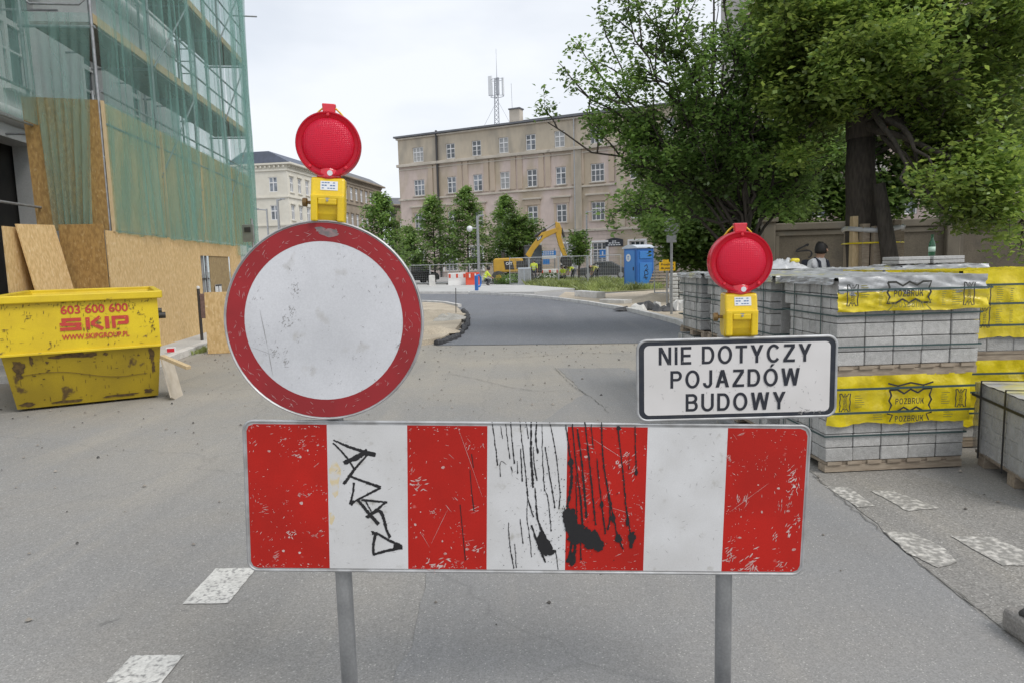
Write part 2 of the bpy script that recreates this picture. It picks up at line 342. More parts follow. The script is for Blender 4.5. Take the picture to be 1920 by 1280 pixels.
def osb_mat(name, a, b, c):
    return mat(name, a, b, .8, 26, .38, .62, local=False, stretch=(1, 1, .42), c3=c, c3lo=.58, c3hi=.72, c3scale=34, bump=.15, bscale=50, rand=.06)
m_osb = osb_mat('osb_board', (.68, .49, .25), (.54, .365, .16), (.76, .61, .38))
m_osbd = osb_mat('osb_board_shaded', (.34, .21, .07), (.24, .14, .045), (.42, .29, .13))  # darker OSB copy: shade on the return and end boards put into the colour
m_osbw = osb_mat('osb_board_weathered', (.38, .28, .14), (.28, .2, .1), (.48, .38, .23))
m_timber = mat('raw_timber', (.6, .47, .29), (.5, .37, .2), .8, 14, stretch=(6, 6, .7), bump=.15, rand=.08)
m_oldwood = mat('weathered_wood', (.36, .3, .23), (.25, .2, .15), .9, 10, stretch=(1, 6, 6), bump=.2, rand=.12)
m_block = mat('concrete_block', (.49, .485, .47), (.41, .405, .39), .95, 30, speck=.2, sscale=200, bump=.5, bscale=160, rand=.13)
m_strap = mat('green_strap', (.035, .07, .07), rough=.5)
m_blkstrap = mat('black_strap', (.015, .015, .017), rough=.45)
# ================================================================ THE SETTING: ground, road, kerbs, markings
sheet('ground', [(-500, -40), (500, -40), (500, 900), (-500, 900)], 0, m_old)
sheet('asphalt_patch', ragged([tuple(G(*p))[:2] for p in ((690, 1500), (735, 1290), (800, 1060), (850, 900), (1095, 738), (1045, 690), (1180, 690), (1400, 800), (1530, 893), (1870, 1175), (2080, 1350), (2300, 1500))], .12, .035), .004, m_patch)
sheet('asphalt_strip', ragged([tuple(G(*p))[:2] for p in ((1395, 790), (1534, 894), (1874, 1174), (2100, 1340), (2500, 1250), (2050, 1000), (1640, 860), (1500, 790))], .12, .03), .0035, m_strip)
sheet('plaza', [(-300, 26), (300, 26), (300, 800), (-300, 800)], .004, m_plaza)
road_px = [(818, 648), (1000, 646), (1200, 644), (1345, 641), (1312, 622), (1270, 607), (1230, 596), (1180, 584), (1100, 570), (1040, 562), (980, 556), (930, 553.5), (880, 552), (790, 551.5), (700, 553), (560, 557),
           (560, 582), (700, 571), (770, 568.5), (830, 571), (862, 578), (875, 593), (872, 610), (862, 625), (845, 638)]
sheet('road', ragged([tuple(G(*p))[:2] for p in road_px], .35, .03), .008, m_new)
sheet('sand', [tuple(G(*p))[:2] for p in ((1060, 548), (1130, 552), (1240, 544), (1420, 540), (1560, 560), (1560, 660), (1348, 640), (1316, 621), (1272, 606), (1232, 595), (1182, 583), (1102, 569), (1042, 561))], .012, m_sand)
isl = [(560, 584), (700, 573), (770, 570.5), (828, 573), (856, 580), (868, 594), (864, 612), (852, 628), (832, 641), (790, 648), (700, 652), (560, 660)]
c_ = sheet('sand_island', [tuple(G(*p))[:2] for p in isl], .10, m_sand, thick=.1)
# uneven heaps on the island
def heap(name, cx, cy, rx, ry, h, m, n=18, seed=0, z0=0.0, label=None, cat=None, kind=None):
    vs, fs = [], []; rings = 7
    for i in range(rings + 1):
        t = i / rings
        for j in range(n):
            a = 2 * math.pi * j / n; q = 1 + .25 * mnoise.noise((math.cos(a) * 1.3 + seed, math.sin(a) * 1.3, t * 2))
            vs.append((rx * t * q * math.cos(a), ry * t * q * math.sin(a), max(0, h * (1 - t * t) ** 1.2 * (1 + .5 * mnoise.noise((math.cos(a) * t * 4 + seed, math.sin(a) * t * 4, 3))))))
    for i in range(rings):
        for j in range(n): fs.append((i * n + j, i * n + (j + 1) % n, (i + 1) * n + (j + 1) % n, (i + 1) * n + j))
    mb = MB(); mb.add(vs, fs); o = mb.build(name, m, None, loc=(cx, cy, z0), smooth=True); tag(o, label, cat, kind=kind); return o
p = G(812, 600); heap('sand_heap', p.x, p.y, .9, 1.6, .16, m_sand, seed=1, z0=.1, kind='structure')
p = G(835, 603); heap('gravel_bed', p.x, p.y, .55, 1.0, .1, m_gravel, seed=4, z0=.1, kind='structure')
p = G(806, 632); heap('sand_mound', p.x, p.y, .7, .5, .14, m_sand, seed=8, z0=.1, kind='structure')
p = G(1240, 562); heap('sand_bank', p.x, p.y, 1.6, 1.6, .2, m_sand, seed=12, z0=.01, kind='structure')
# ragged edge of the fresh asphalt round the island
m_tar = mat('asphalt_edge', (.035, .037, .042), (.07, .07, .075), .9, 18, bump=.6, bscale=30)
edge = [(868, 582), (877, 594), (874, 611), (864, 627), (847, 639), (818, 648)]
pts = []
for a, b in zip(edge[:-1], edge[1:]):
    for i in range(9): t = i / 9; q = G(a[0] + (b[0] - a[0]) * t, a[1] + (b[1] - a[1]) * t); pts.append((q.x + random.uniform(-.05, .05), q.y, random.uniform(.015, .05)))
mb = MB(); mb.path(pts, [random.uniform(.03, .085) for _ in pts], 7); o = mb.build('asphalt_edge', m_tar, None, loc=pts[0], world=True); o['kind'] = 'structure'
# kerbs, stone by stone
def kerb(name, line_px, wd=.14, ht=.12, length=1.0):
    P = [G(*q) for q in line_px]; root = bpy.data.objects.new(name, None); COL.objects.link(root); root.location = (P[0].x, P[0].y, 0); root['kind'] = 'structure'
    seg = []; acc = 0
    for a, b in zip(P[:-1], P[1:]): seg.append((acc, a, b)); acc += (b - a).length
    def pos(s):
        for s0, a, b in reversed(seg):
            if s >= s0: return a + (b - a) * min(1, (s - s0) / (b - a).length)
    s = 0
    while s < acc - .2:
        e = min(acc, s + length - .012); mb = MB(); a, b = pos(s), pos(e); mb.beam((a.x, a.y, ht / 2 + random.uniform(-.006, .006)), (b.x, b.y, ht / 2), wd, ht)
        mb.build('kerb_stone', m_kerb, root, world=True, bevel=.01); s += length
kerb('kerb_east', [(1312, 624), (1270, 607.5), (1230, 596.5), (1180, 584.5), (1100, 570.5), (1040, 562.5), (980, 556.5), (930, 554), (880, 552.4)])
kerb('kerb_island', [(862, 577), (830, 570.5), (770, 568), (700, 570.5)])
kerb('kerb_far', [(880, 551), (790, 550.5), (700, 552)], length=2)
sheet('pavement', [tuple(G(*p))[:2] for p in ((560, 556), (560, 540), (880, 536.5), (960, 536), (1078, 545), (1002, 551.5), (930, 552), (880, 550.5), (790, 550), (700, 551.5))], .11, m_paving, thick=.11)
# pavement along the hoarding on the left
H0 = Vector((-6.57, 11.17, 0)); hx = Vector((-.122, .9925, 0)).normalized(); hn = Vector((hx.y, -hx.x, 0))      # hoarding axis, outward normal
H_RZ = math.atan2(hx.y, hx.x)
def hp(s, out_, z=0): q = H0 + hx * s + hn * out_; return Vector((q.x, q.y, z))
pv = [hp(-1.5, .75), hp(9, .55), hp(9, -1.6), hp(-1.5, -1.6)]
sheet('pavement_west', [(q.x, q.y) for q in pv], .1, m_paving, thick=.1)
root = bpy.data.objects.new('kerb_west', None); COL.objects.link(root); root.location = hp(-1.5, .82); root['kind'] = 'structure'
for i in range(10):
    a, b = hp(-1.5 + i, .84 - .02 * i, .06), hp(-.512 + i, .82 - .02 * i, .06); mb = MB(); mb.beam(a, b, .15, .125); mb.build('kerb_stone', m_kerb, root, world=True, bevel=.012)
# painted crossing marks
root = bpy.data.objects.new('crossing_marking', None); COL.objects.link(root); root.location = (-1.43, 2.2, 0); root['kind'] = 'structure'
for i in range(6):
    y = 2.18 + .775 * i; sk = .0
    mb = MB(); mb.poly([(a, b, .004) for a, b in ragged([(-1.53, y), (-1.32, y - .005), (-1.325, y + .36), (-1.535, y + .365)], .02, .0025)]); mb.build('painted_bar', m_roadpaint, root, world=True)
root = bpy.data.objects.new('zebra_marking', None); COL.objects.link(root); root.location = G(1700, 980); root['kind'] = 'structure'
for q, m in (([(1632, 921), (1668, 919), (1762, 954), (1702, 959)], m_roadworn), ([(1782, 1006), (1862, 1008), (1935, 1040), (1935, 1062), (1880, 1062)], m_roadworn),
             ([(1655, 996), (1712, 1000), (1772, 1030), (1795, 1054), (1760, 1066), (1700, 1038)], m_roadworn), ([(1545, 912), (1592, 915), (1640, 950), (1608, 952)], m_roadworn)):
    mb = MB(); mb.poly([(a, b, .0075) for a, b in ragged([tuple(G(x, y))[:2] for x, y in q], .03, .007)]); mb.build('painted_bar', m, root, world=True)
m_crack = mat('crack_dark', (.1, .097, .09), (.17, .163, .15), .95, 12)
root = bpy.data.objects.new('road_cracks', None); COL.objects.link(root); root.location = G(1000, 720); root['kind'] = 'structure'
for q in (((1040, 690), (1062, 712), (1075, 724), (1096, 738), (1120, 752), (1142, 776)), ((840, 700), (900, 712), (960, 728), (1020, 735), (1060, 731)), ((880, 668), (960, 672), (1040, 665), (1110, 662), (1190, 664)), ((1524, 892), (1600, 955), (1700, 1035), (1790, 1110), (1868, 1172))):
    P2 = smooth([tuple(G(*p_))[:2] for p_ in q], 2); L3 = []; 
    for a_, b_ in zip(P2[:-1], P2[1:]):
        n_ = max(1, int(math.dist(a_, b_) / .05))
        for k_ in range(n_): t_ = k_ / n_; L3.append((a_[0] + (b_[0] - a_[0]) * t_ + random.gauss(0, .008), a_[1] + (b_[1] - a_[1]) * t_ + random.gauss(0, .008)))
    mb = MB(); l2 = []; r2 = []
    for k_, (x_, y_) in enumerate(L3):
        a_ = L3[max(0, k_ - 1)]; b_ = L3[min(len(L3) - 1, k_ + 1)]; dx, dy = b_[0] - a_[0], b_[1] - a_[1]; d_ = math.hypot(dx, dy) or 1; w_ = random.uniform(.0006, .0032) * (1 + y_ * .07); l2.append((x_ - dy / d_ * w_, y_ + dx / d_ * w_, .0095)); r2.append((x_ + dy / d_ * w_, y_ - dx / d_ * w_, .0095))
    for k_ in range(len(L3) - 1): mb.poly([l2[k_], r2[k_], r2[k_ + 1], l2[k_ + 1]])
    mb.build('crack', m_crack, root, world=True)
# loose grit and small stones lying on the asphalt: nobody could count it
mb = MB()
for i in range(900):
    x, y = random.uniform(-7, 5), random.choice((random.uniform(2.6, 8), random.uniform(7, 12.5), random.uniform(10.5, 12.6)))
    if y < 4 and random.random() < .5: continue
    r_ = random.uniform(.004, .014) * (1 + .06 * y) * random.choice((.6, 1, 1)); n = 5; a0 = random.random() * 6
    vs = [(x + r_ * random.uniform(.6, 1.2) * math.cos(a0 + 6.283 * k / n), y + r_ * random.uniform(.6, 1.2) * math.sin(a0 + 6.283 * k / n), .008) for k in range(n)] + [(x, y, .008 + r_ * .8)]
    mb.add(vs, [(k, (k + 1) % n, n) for k in range(n)])
m_grit = mat('grit', (.05, .048, .045), (.32, .29, .25), .95, 3, .4, .6)
tag(mb.build('loose_grit', m_grit, None), 'scattered dark grit and crumbs on the asphalt', 'grit', kind='stuff')

# ================================================================ ROAD BARRIER, SIGNS AND LAMPS (2.08 m from the eye)
YB = 2.08; TILT = R(2.05); BC = Vector((.033, YB, .767)); BW, BH = 1.762, .486
bar = thing('road_barrier', 'scratched red and white striped barrier board on two grey steel posts', 'barrier', (.033, YB, 0))
brd = MB(); brd.prism([(x, .009, z) for x, z in rrect(BW, BH, .03)], (0, -.017, 0))
brd_o = brd.build('board', m_alu, bar, loc=(0, 0, BC.z), rot=(0, TILT, 0), bevel=.003)
mb = MB(); pr = rrect(BW - .004, BH - .004, .03); mb.path([(x, -.006, z) for x, z in pr + pr[:1]], .0048, 6, caps=False); mb.build('rim', m_alu, brd_o, smooth=True)
sw = (BW - .022) / 7; hh = (BH - .022) / 2
for i in range(7):
    x0 = -BW / 2 + .011 + sw * i; x1 = x0 + sw; r_ = .022
    pts = [(x0, -hh), (x1, -hh), (x1, hh), (x0, hh)]
    if i == 0: pts = [(x0 + r_, -hh), (x1, -hh), (x1, hh), (x0 + r_, hh), (x0 + r_ * .3, hh - r_ * .3), (x0, hh - r_), (x0, -hh + r_), (x0 + r_ * .3, -hh + r_ * .3)]
    if i == 6: pts = [(x0, -hh), (x1 - r_, -hh), (x1 - r_ * .3, -hh + r_ * .3), (x1, -hh + r_), (x1, hh - r_), (x1 - r_ * .3, hh - r_ * .3), (x1 - r_, hh), (x0, hh)]
    mb = MB(); mb.prism([(x, -.0082, z) for x, z in pts], (0, -.0012, 0)); mb.build('red_stripe' if i % 2 == 0 else 'white_stripe', m_red if i % 2 == 0 else m_white, brd_o)
RT = Matrix.Rotation(-TILT, 3, 'Y')
def bp_(px, py):
    q = RT @ (at(px, py, YB - .01) - BC); return (q.x, q.z)
z3 = lambda x, y: bp_(430 + x * .2865, 770 + y * .2865)
z4 = lambda x, y: bp_(900 + x / 3, 770 + y / 3)
# the marker tag
mb = MB()
for st, w0, w1 in (([(680, 195), (800, 240), (950, 285)], .004, .008), ([(680, 195), (765, 300), (820, 378)], .005, .004), ([(755, 340), (830, 300), (905, 268)], .0085, .009), ([(945, 288), (890, 285)], .009, .006),
                   ([(905, 285), (830, 380), (765, 482)], .004, .006), ([(790, 430), (890, 470), (985, 498)], .0035, .006), ([(985, 500), (900, 550), (820, 592)], .007, .004), ([(822, 462), (810, 530), (800, 605)], .0035, .007),
                   ([(825, 592), (800, 605)], .009, .006), ([(870, 578), (950, 585), (1025, 600)], .006, .005), ([(1022, 600), (960, 650), (900, 700)], .004, .007), ([(845, 580), (910, 660), (975, 740)], .0045, .006),
                   ([(895, 590), (925, 660)], .004, .004), ([(905, 695), (940, 665), (990, 655), (1008, 690), (1020, 760), (1062, 825)], .006, .005), ([(935, 792), (965, 800)], .006, .006), ([(960, 800), (1050, 850), (1130, 892)], .004, .005),
                   ([(1132, 895), (1030, 918), (940, 936)], .008, .006), ([(962, 800), (950, 870), (940, 936)], .0055, .006), ([(1075, 885), (1128, 897)], .006, .007)):
    ribbon(mb, [(a + random.gauss(0, .0004), b + random.gauss(0, .0004)) for a, b in dense(smooth([z3(x + random.gauss(0, 5), y + random.gauss(0, 5)) for x, y in st]), .0035)], w0 * random.uniform(1.0, 1.9), w1 * random.uniform(1.0, 1.9), -.0100 - .00002 * len(mb.f) / 10, .22)
mb.build('marker_tag', m_tag, brd_o)
# runs and splashes of black paint
mb = MB(); yy = -.0100
DR = [((68, 60), (85, 180), (98, 300), 3.2), ((115, 85), (128, 155), 2), ((145, 70), (155, 170), (168, 265), 2.2), ((172, 60), (182, 180), (193, 290), 3.2), ((225, 55), (245, 250), (270, 480), 3.4), ((258, 60), (272, 150), 2.6),
      ((288, 60), (285, 250), (300, 430), 7), ((318, 60), (312, 150), (325, 230), 4), ((350, 70), (350, 220), (362, 450), 2.8), ((392, 60), (430, 240), (450, 460), 3), ((228, 210), (238, 390), 3), ((268, 480), (262, 600), (280, 700), (290, 820), 2.6),
      ((300, 200), (305, 300), (320, 390), 3), ((310, 430), (318, 560), (330, 640), (400, 770), 6), ((360, 430), (385, 490), (400, 670), 3.2), ((365, 200), (400, 400), (420, 540), 3.2), ((450, 460), (445, 550), 4), ((160, 625), (165, 740), (190, 880), 2.6),
      ((195, 745), (205, 880), 2.4), ((225, 605), (243, 745), 2.8), ((425, 780), (440, 890), 3), ((290, 640), (330, 760), (370, 850), 6), ((270, 490), (300, 590), 3), ((150, 300), (112, 270), (115, 365), 2), ((175, 310), (182, 340), 3), ((210, 290), (212, 345), 3),
      ((482, 75), (500, 200), (510, 280), 4.5), ((515, 310), (515, 420), (490, 540), 8), ((520, 70), (535, 270), (560, 430), (575, 640), 4), ((548, 100), (575, 300), (590, 480), (600, 600), 6), ((590, 60), (615, 280), (630, 440), (650, 640), 4), ((625, 70), (637, 210), 2.6),
      ((658, 265), (668, 400), (685, 520), (705, 690), 4), ((683, 60), (690, 280), (725, 470), (760, 640), (780, 730), 4.2), ((775, 100), (800, 300), (825, 580), (850, 710), 4.8), ((872, 85), (875, 230), (880, 350), 3.4), ((838, 240), (838, 330), 2), ((780, 720), (805, 775), 4),
      ((720, 460), (735, 580), (720, 660), 4), ((540, 360), (545, 600), 3), ((495, 650), (520, 760), (490, 850), 7), ((540, 720), (525, 850), 8), ((565, 740), (568, 830), 4), ((600, 650), (590, 700), 8), ((560, 420), (570, 520), (580, 660), 5), ((850, 700), (848, 770), 8)]
for d in DR:
    yy -= .00003; wob = random.random() * 50; ribbon(mb, [(a + .0016 * mnoise.noise((b * 55, wob, 1)) + .0007 * mnoise.noise((b * 300, wob, 5)), b) for a, b in dense(smooth([z4(*q) for q in d[:-1]]), .004)], d[-1] * random.uniform(.0006, .001), d[-1] * random.uniform(.0009, .0014), yy, .45)
    if d[-1] < 6 and random.random() < .5: x, z = z4(*d[-2]); blob(mb, x, z, d[-1] * .0008, d[-1] * .0012, yy - .00001)
for x, y, rx, rz in ((510, 290, 15, 26), (780, 95, 14, 13), (778, 715, 20, 26), (853, 712, 22, 34), (880, 345, 9, 16), (620, 720, 62, 72), (650, 740, 45, 50), (505, 600, 42, 62), (530, 660, 55, 40), (685, 525, 11, 20), (830, 620, 10, 28), (750, 600, 14, 24), (370, 770, 40, 48), (345, 720, 22, 50), (400, 790, 22, 20), (520, 830, 22, 40), (550, 720, 60, 30)):
    a, b = z4(x, y); yy -= .00003; splash(mb, a, b, rx * .00054, rz * .00054, yy, x * .13)
for i in range(260):
    x, y = random.gauss(470, 130), random.gauss(600, 220)
    if not (20 < x < 900 and 60 < y < 880): continue
    a, b = z4(x, y); yy -= .000004; blob(mb, a, b, random.uniform(.0006, .0018), random.uniform(.0006, .0024), yy, 7)
for st in (((1585, 280), (1598, 370)), ((1575, 385), (1585, 520), (1602, 655)), ((1510, 610), (1525, 770), (1545, 975))):
    ribbon(mb, dense([z3(*q) for q in st], .01), .0022, .0032, -.0102, .2)
mb.build('paint_runs', m_tag, brd_o)['kind'] = 'stuff'
# scratches and scuffs
mb = MB(); yy = -.00955
def scratch(cx, cz, ln, ang, wd):
    global yy; yy -= .0000004
    n = 4; ca, sa = math.cos(ang), math.sin(ang); top, bot = [], []
    for i in range(n + 1):
        t = i / n - .5; wv = wd * (1 - (2 * t) ** 2) * random.uniform(.3, 1.2) + .00015; o_ = random.uniform(-.3, .3) * wd
        x, z = cx + ca * t * ln - sa * o_, cz + sa * t * ln + ca * o_; top.append((x - sa * wv, yy, z + ca * wv)); bot.append((x + sa * wv, yy, z - ca * wv))
    mb.poly(top + bot[::-1])
for i in (0, 2, 4, 6):
    x0 = -BW / 2 + .011 + sw * i; x1 = x0 + sw
    for c in range(26):                                                               # knocks come in groups with one direction
        gx, gz = random.uniform(x0, x1), random.uniform(-hh, hh); ang = random.choice((random.gauss(.3, .2), random.gauss(1.3, .3), random.uniform(-1.5, 1.5))); spread = random.choice((.006, .012, .025, .05)); big = random.random() < .25
        for k in range(random.randint(2, 14)):
            cx, cz = gx + random.gauss(0, spread), gz + random.gauss(0, spread * 1.4); ln = random.uniform(.0015, .006) * (random.choice((1, 3, 5)) if big else random.choice((1, 1, 2)))
            if not (x0 + ln / 2 + .003 < cx < x1 - ln / 2 - .003 and abs(cz) < hh - ln / 2 - .003): continue
            scratch(cx, cz, ln, ang + random.gauss(0, .25), random.uniform(.0002, .0011))
    for k in range(60):                                                               # fraying along the edges
        e = random.choice(('t', 'b', 'b', 'l', 'r')); ln = random.uniform(.002, .009)
        cx = random.uniform(x0 + .01, x1 - .01) if e in 'tb' else (x0 + .004 + abs(random.gauss(0, .006)) if e == 'l' else x1 - .004 - abs(random.gauss(0, .006))); cz = random.uniform(-hh + .02, hh - .02) if e in 'lr' else (hh - .004 - abs(random.gauss(0, .006))) * (1 if e == 't' else -1)
        if x0 + .003 < cx - ln / 2 and cx + ln / 2 < x1 - .003 and abs(cz) < hh - .003: scratch(cx, cz, ln, random.gauss(0, .5) if e in 'tb' else random.gauss(1.57, .5), random.uniform(.0004, .0016))
    for k in range(9):
        r_ = random.uniform(.001, .0045); cx, cz = random.uniform(x0 + .012, x1 - .012), random.uniform(-hh + .01, hh - .01); yy -= .0000004; splash(mb, cx, cz, r_ * random.uniform(.6, 1.6), r_, yy, k + i * 7.1, 20)
for x, y, r_ in ((1245, 490, 6), (1215, 480, 6), (1395, 990, 7), (1350, 1010, 6), (1605, 905, 5), (440, 285, 3), (400, 795, 4), (460, 550, 2.5), (520, 545, 2.5), (575, 800, 5), (1330, 655, 2.5)):
    for k in range(9): a, b = z3(x + random.gauss(0, r_ * 5), y + random.gauss(0, r_ * 3)); scratch(a, b, r_ * .0026, random.gauss(.3, .5), r_ * .0003)
for x, y, r_ in ((1765, 330, 6), (1770, 400, 6), (1745, 470, 5), (1530, 860, 9), (1500, 870, 8), (1735, 680, 6), (1660, 700, 4), (1690, 860, 5), (1400, 830, 6), (1410, 780, 6), (1790, 600, 5), (830, 270, 6), (780, 300, 5), (860, 345, 5), (1400, 275, 4)):
    for k in range(10): a, b = z4(x + random.gauss(0, r_ * 2.4), y + random.gauss(0, r_ * 4)); scratch(a, b, r_ * .0024, random.gauss(.9, .5), r_ * .00024)
for a, b in (((1480, 60), (1660, 570)), ((1320, 870), (1430, 640)), ((1250, 790), (1310, 890))):
    p0, p1 = z3(*a), z3(*b); scratch((p0[0] + p1[0]) / 2, (p0[1] + p1[1]) / 2, math.dist(p0, p1) * .96, math.atan2(p1[1] - p0[1], p1[0] - p0[0]), .0004)
for a, b in (((1400, 570), (1630, 400)), ((610, 140), (810, 270)), ((700, 530), (860, 580))):
    p0, p1 = z4(*a), z4(*b); scratch((p0[0] + p1[0]) / 2, (p0[1] + p1[1]) / 2, math.dist(p0, p1) * .96, math.atan2(p1[1] - p0[1], p1[0] - p0[0]), .0005)
mb.build('scratches', m_scr, brd_o)['kind'] = 'stuff'
mb = MB(); yy = -.00956
for i in (1, 3, 5):
    x0 = -BW / 2 + .011 + sw * i
    for k in range(60):
        ln = random.uniform(.002, .014); scratch(x0 + random.uniform(.012, sw - .012), random.uniform(-hh + .01, hh - .01), ln, random.choice((random.gauss(.3, .4), random.uniform(-1.5, 1.5))), random.uniform(.0002, .0007))
mb.build('scuffs', m_smudge, brd_o)['kind'] = 'stuff'
m_stain = mat('glue_stain', (.62, .52, .33), (.58, .57, .55), .6, 40, .45, .6)
mb = MB(); a, b = z3(690, 440); blob(mb, a, b, .016, .055, -.00952, 24, .4); a, b = z3(668, 700); blob(mb, a, b, .008, .02, -.00952, 18, .4); mb.build('glue_stain', m_stain, brd_o)
# posts and rubber feet
LX, RX = at(645, 1090, 2.115).x - .033, at(1357, 1100, 2.115).x - .033
for x, top in ((LX, 1.64), (RX, 1.262)):
    mb = MB(); mb.tube((x, .036, .05), (x, .036, top), .0265, n=20); po = mb.build('post', m_steel, bar, auto=40)
    mb = MB(); mb.box((x, -.14, .03), (.5, .42, .06)); mb.build('foot', m_rubber, bar, bevel=.02)
    for z in (.64, .9):
        mb = MB(); mb.box((x, .03, z), (.09, .045, .035)); mb.build('clamp', m_steel, bar, bevel=.004)

# round sign
rs = thing('round_sign', 'round scuffed sign, dull red ring around blank white disc', 'road sign', (-.568, YB - .005, 1.042))
mb = MB(); mb.lathe([(.0, .006), (.297, .006), (.302, .0), (.302, -.014), (.299, -.0165), (.2955, -.0125), (0, -.0125)], 72, 'y', (0, 0, .299)); mb.build('plate', m_alu, rs, auto=30)
mb = MB(); mb.lathe([(.2945, -.0126), (.2945, -.0134), (.2405, -.0134), (.2405, -.0126)], 72, 'y', (0, 0, .299))
ring = MB(); n = 72
for i in range(n):
    a, b = 2 * math.pi * i / n, 2 * math.pi * (i + 1) / n
    ring.poly([(.2945 * math.cos(a), -.0135, .299 + .2945 * math.sin(a)), (.2945 * math.cos(b), -.0135, .299 + .2945 * math.sin(b)), (.2395 * math.cos(b), -.0135, .299 + .2395 * math.sin(b)), (.2395 * math.cos(a), -.0135, .299 + .2395 * math.sin(a))])
ring.build('red_ring', m_circred, rs)
mb = MB(); mb.poly([(.24 * math.cos(2 * math.pi * i / 72), -.0131, .299 + .24 * math.sin(2 * math.pi * i / 72)) for i in range(72)]); mb.build('white_disc', m_circwhite, rs)
CC = Vector((-.568, YB - .005, 1.042))
def cp_(px, py): q = at(px, py, YB - .018) - CC; return q.x, q.z
mb = MB(); yy = -.0139
for x, y, r_, k in ((552, 543, 9, 30), (537, 598, 11, 34), (548, 585, 6, 14), (515, 662, 7, 16), (536, 680, 5, 18), (537, 660, 4, 10), (748, 648, 5, 8), (560, 640, 6, 5), (700, 520, 25, 16), (640, 470, 30, 10), (690, 700, 30, 12), (480, 560, 14, 10)):
    for q in range(k): a, b = cp_(x + random.gauss(0, r_ * .55), y + random.gauss(0, r_)); scratch(a, b, random.uniform(.002, .009), random.gauss(1.0, .7), random.uniform(.0002, .0011) * (1 if k > 11 else .6))
for a, b in (((487, 580), (502, 650)), ((502, 650), (512, 705)), ((742, 655), (752, 640)), ((470, 650), (520, 668))):
    p0, p1 = cp_(*a), cp_(*b); scratch((p0[0] + p1[0]) / 2, (p0[1] + p1[1]) / 2, math.dist(p0, p1), math.atan2(p1[1] - p0[1], p1[0] - p0[0]), .0008)
for c in range(30):
    a = random.uniform(0, 6.283); r_ = .23 * math.sqrt(random.random()); sp_ = random.choice((.005, .012, .03)); an_ = random.gauss(1.0, .5)
    for k in range(random.randint(2, 8)): x_, z_ = r_ * math.cos(a) + random.gauss(0, sp_), r_ * math.sin(a) + random.gauss(0, sp_); (x_ * x_ + z_ * z_ < .052) and scratch(x_, .299 + z_, random.uniform(.0015, .006), an_ + random.gauss(0, .3), random.uniform(.00012, .0004))
mb.build('scuffs', m_smudge, rs)['kind'] = 'stuff'
mb = MB()
for k in range(120):
    a = random.uniform(0, 6.283); r_ = random.uniform(.245, .29); scratch(r_ * math.cos(a), .299 + r_ * math.sin(a), random.uniform(.003, .02), a + random.choice((1.57, 1.57, random.uniform(0, 3))) + random.gauss(0, .3), random.uniform(.0002, .0007))
mb.build('scratches', mat('scratch_pink', (.5, .3, .3), rough=.6), rs)['kind'] = 'stuff'
mb = MB(); a, b = cp_(618, 437); blob(mb, a, b, .028, .012, -.0141, 22, .5); a, b = cp_(600, 430); blob(mb, a, b, .015, .008, -.01412, 16, .5); mb.build('dirt_patch', mat('dirt_grey', (.16, .15, .15), (.3, .2, .2), .8, 60), rs)

# supplementary plate with lettering
SC = Vector((.687, YB - .006, 1.132)); SW_, SH_ = .612, .25
ts = thing('text_sign', 'white rectangular plate with dark border and three lines of black capitals', 'sign', (SC.x, SC.y, 1.008))
hz = SC.z - 1.008
mb = MB(); mb.prism([(x, .006, z + hz) for x, z in rrect(SW_, SH_, .03)], (0, -.014, 0)); mb.build('plate', m_navy, ts, bevel=.002)
pr = rrect(SW_ - .003, SH_ - .003, .029); mb = MB(); mb.path([(x, -.006, z + hz) for x, z in pr + pr[:1]], .0048, 6, caps=False); mb.build('rim', m_alu, ts, smooth=True)
m_plate = mat('plate_white', (.66, .645, .64), (.6, .585, .575), .38, 6, c3=(.5, .47, .42), c3lo=.68, c3hi=.8, c3scale=16)
mb = MB(); mb.prism([(x, -.0078, z + hz) for x, z in rrect(SW_ - .042, SH_ - .034, .016)], (0, -.0012, 0)); mb.build('white_face', m_plate, ts)
def fit(me, wd, ht):
    co = np.empty(len(me.vertices) * 3, np.float32); me.vertices.foreach_get('co', co); co = co.reshape(-1, 3); lo, hi = co.min(0), co.max(0)
    co[:, 0] = (co[:, 0] - (lo[0] + hi[0]) / 2) * wd / (hi[0] - lo[0]); co[:, 2] = (co[:, 2] - (lo[2] + hi[2]) / 2) * ht / (hi[2] - lo[2]); me.vertices.foreach_set('co', co.ravel()); me.update(); return me
m_ink = mat('sign_ink', (.012, .015, .026), (.02, .022, .03), .5, 40)
for s, px, py, wd, ht in (('NIE DOTYCZY', 1378, 664, .466, .057), ('POJAZDÓW', 1378, 704.5, .396, .069), ('BUDOWY', 1379, 752, .307, .057)):
    q = at(px, py, SC.y - .009); link('lettering', fit(block_text(s, m_ink), wd, ht), ts, (q.x - SC.x, -.0094, q.z - 1.008))
mb = MB(); yy = -.0096
for k in range(70): scratch(random.uniform(-.27, .27), hz + random.uniform(-.1, .1), random.uniform(.002, .01), random.uniform(-1.5, 1.5), random.uniform(.0002, .0007))
for k in range(24): scratch(random.gauss(.22, .03), hz - .108 + random.gauss(0, .005), random.uniform(.004, .015), random.gauss(0, .6), random.uniform(.0005, .0015))
mb.build('scuffs', m_smudge, ts)['kind'] = 'stuff'

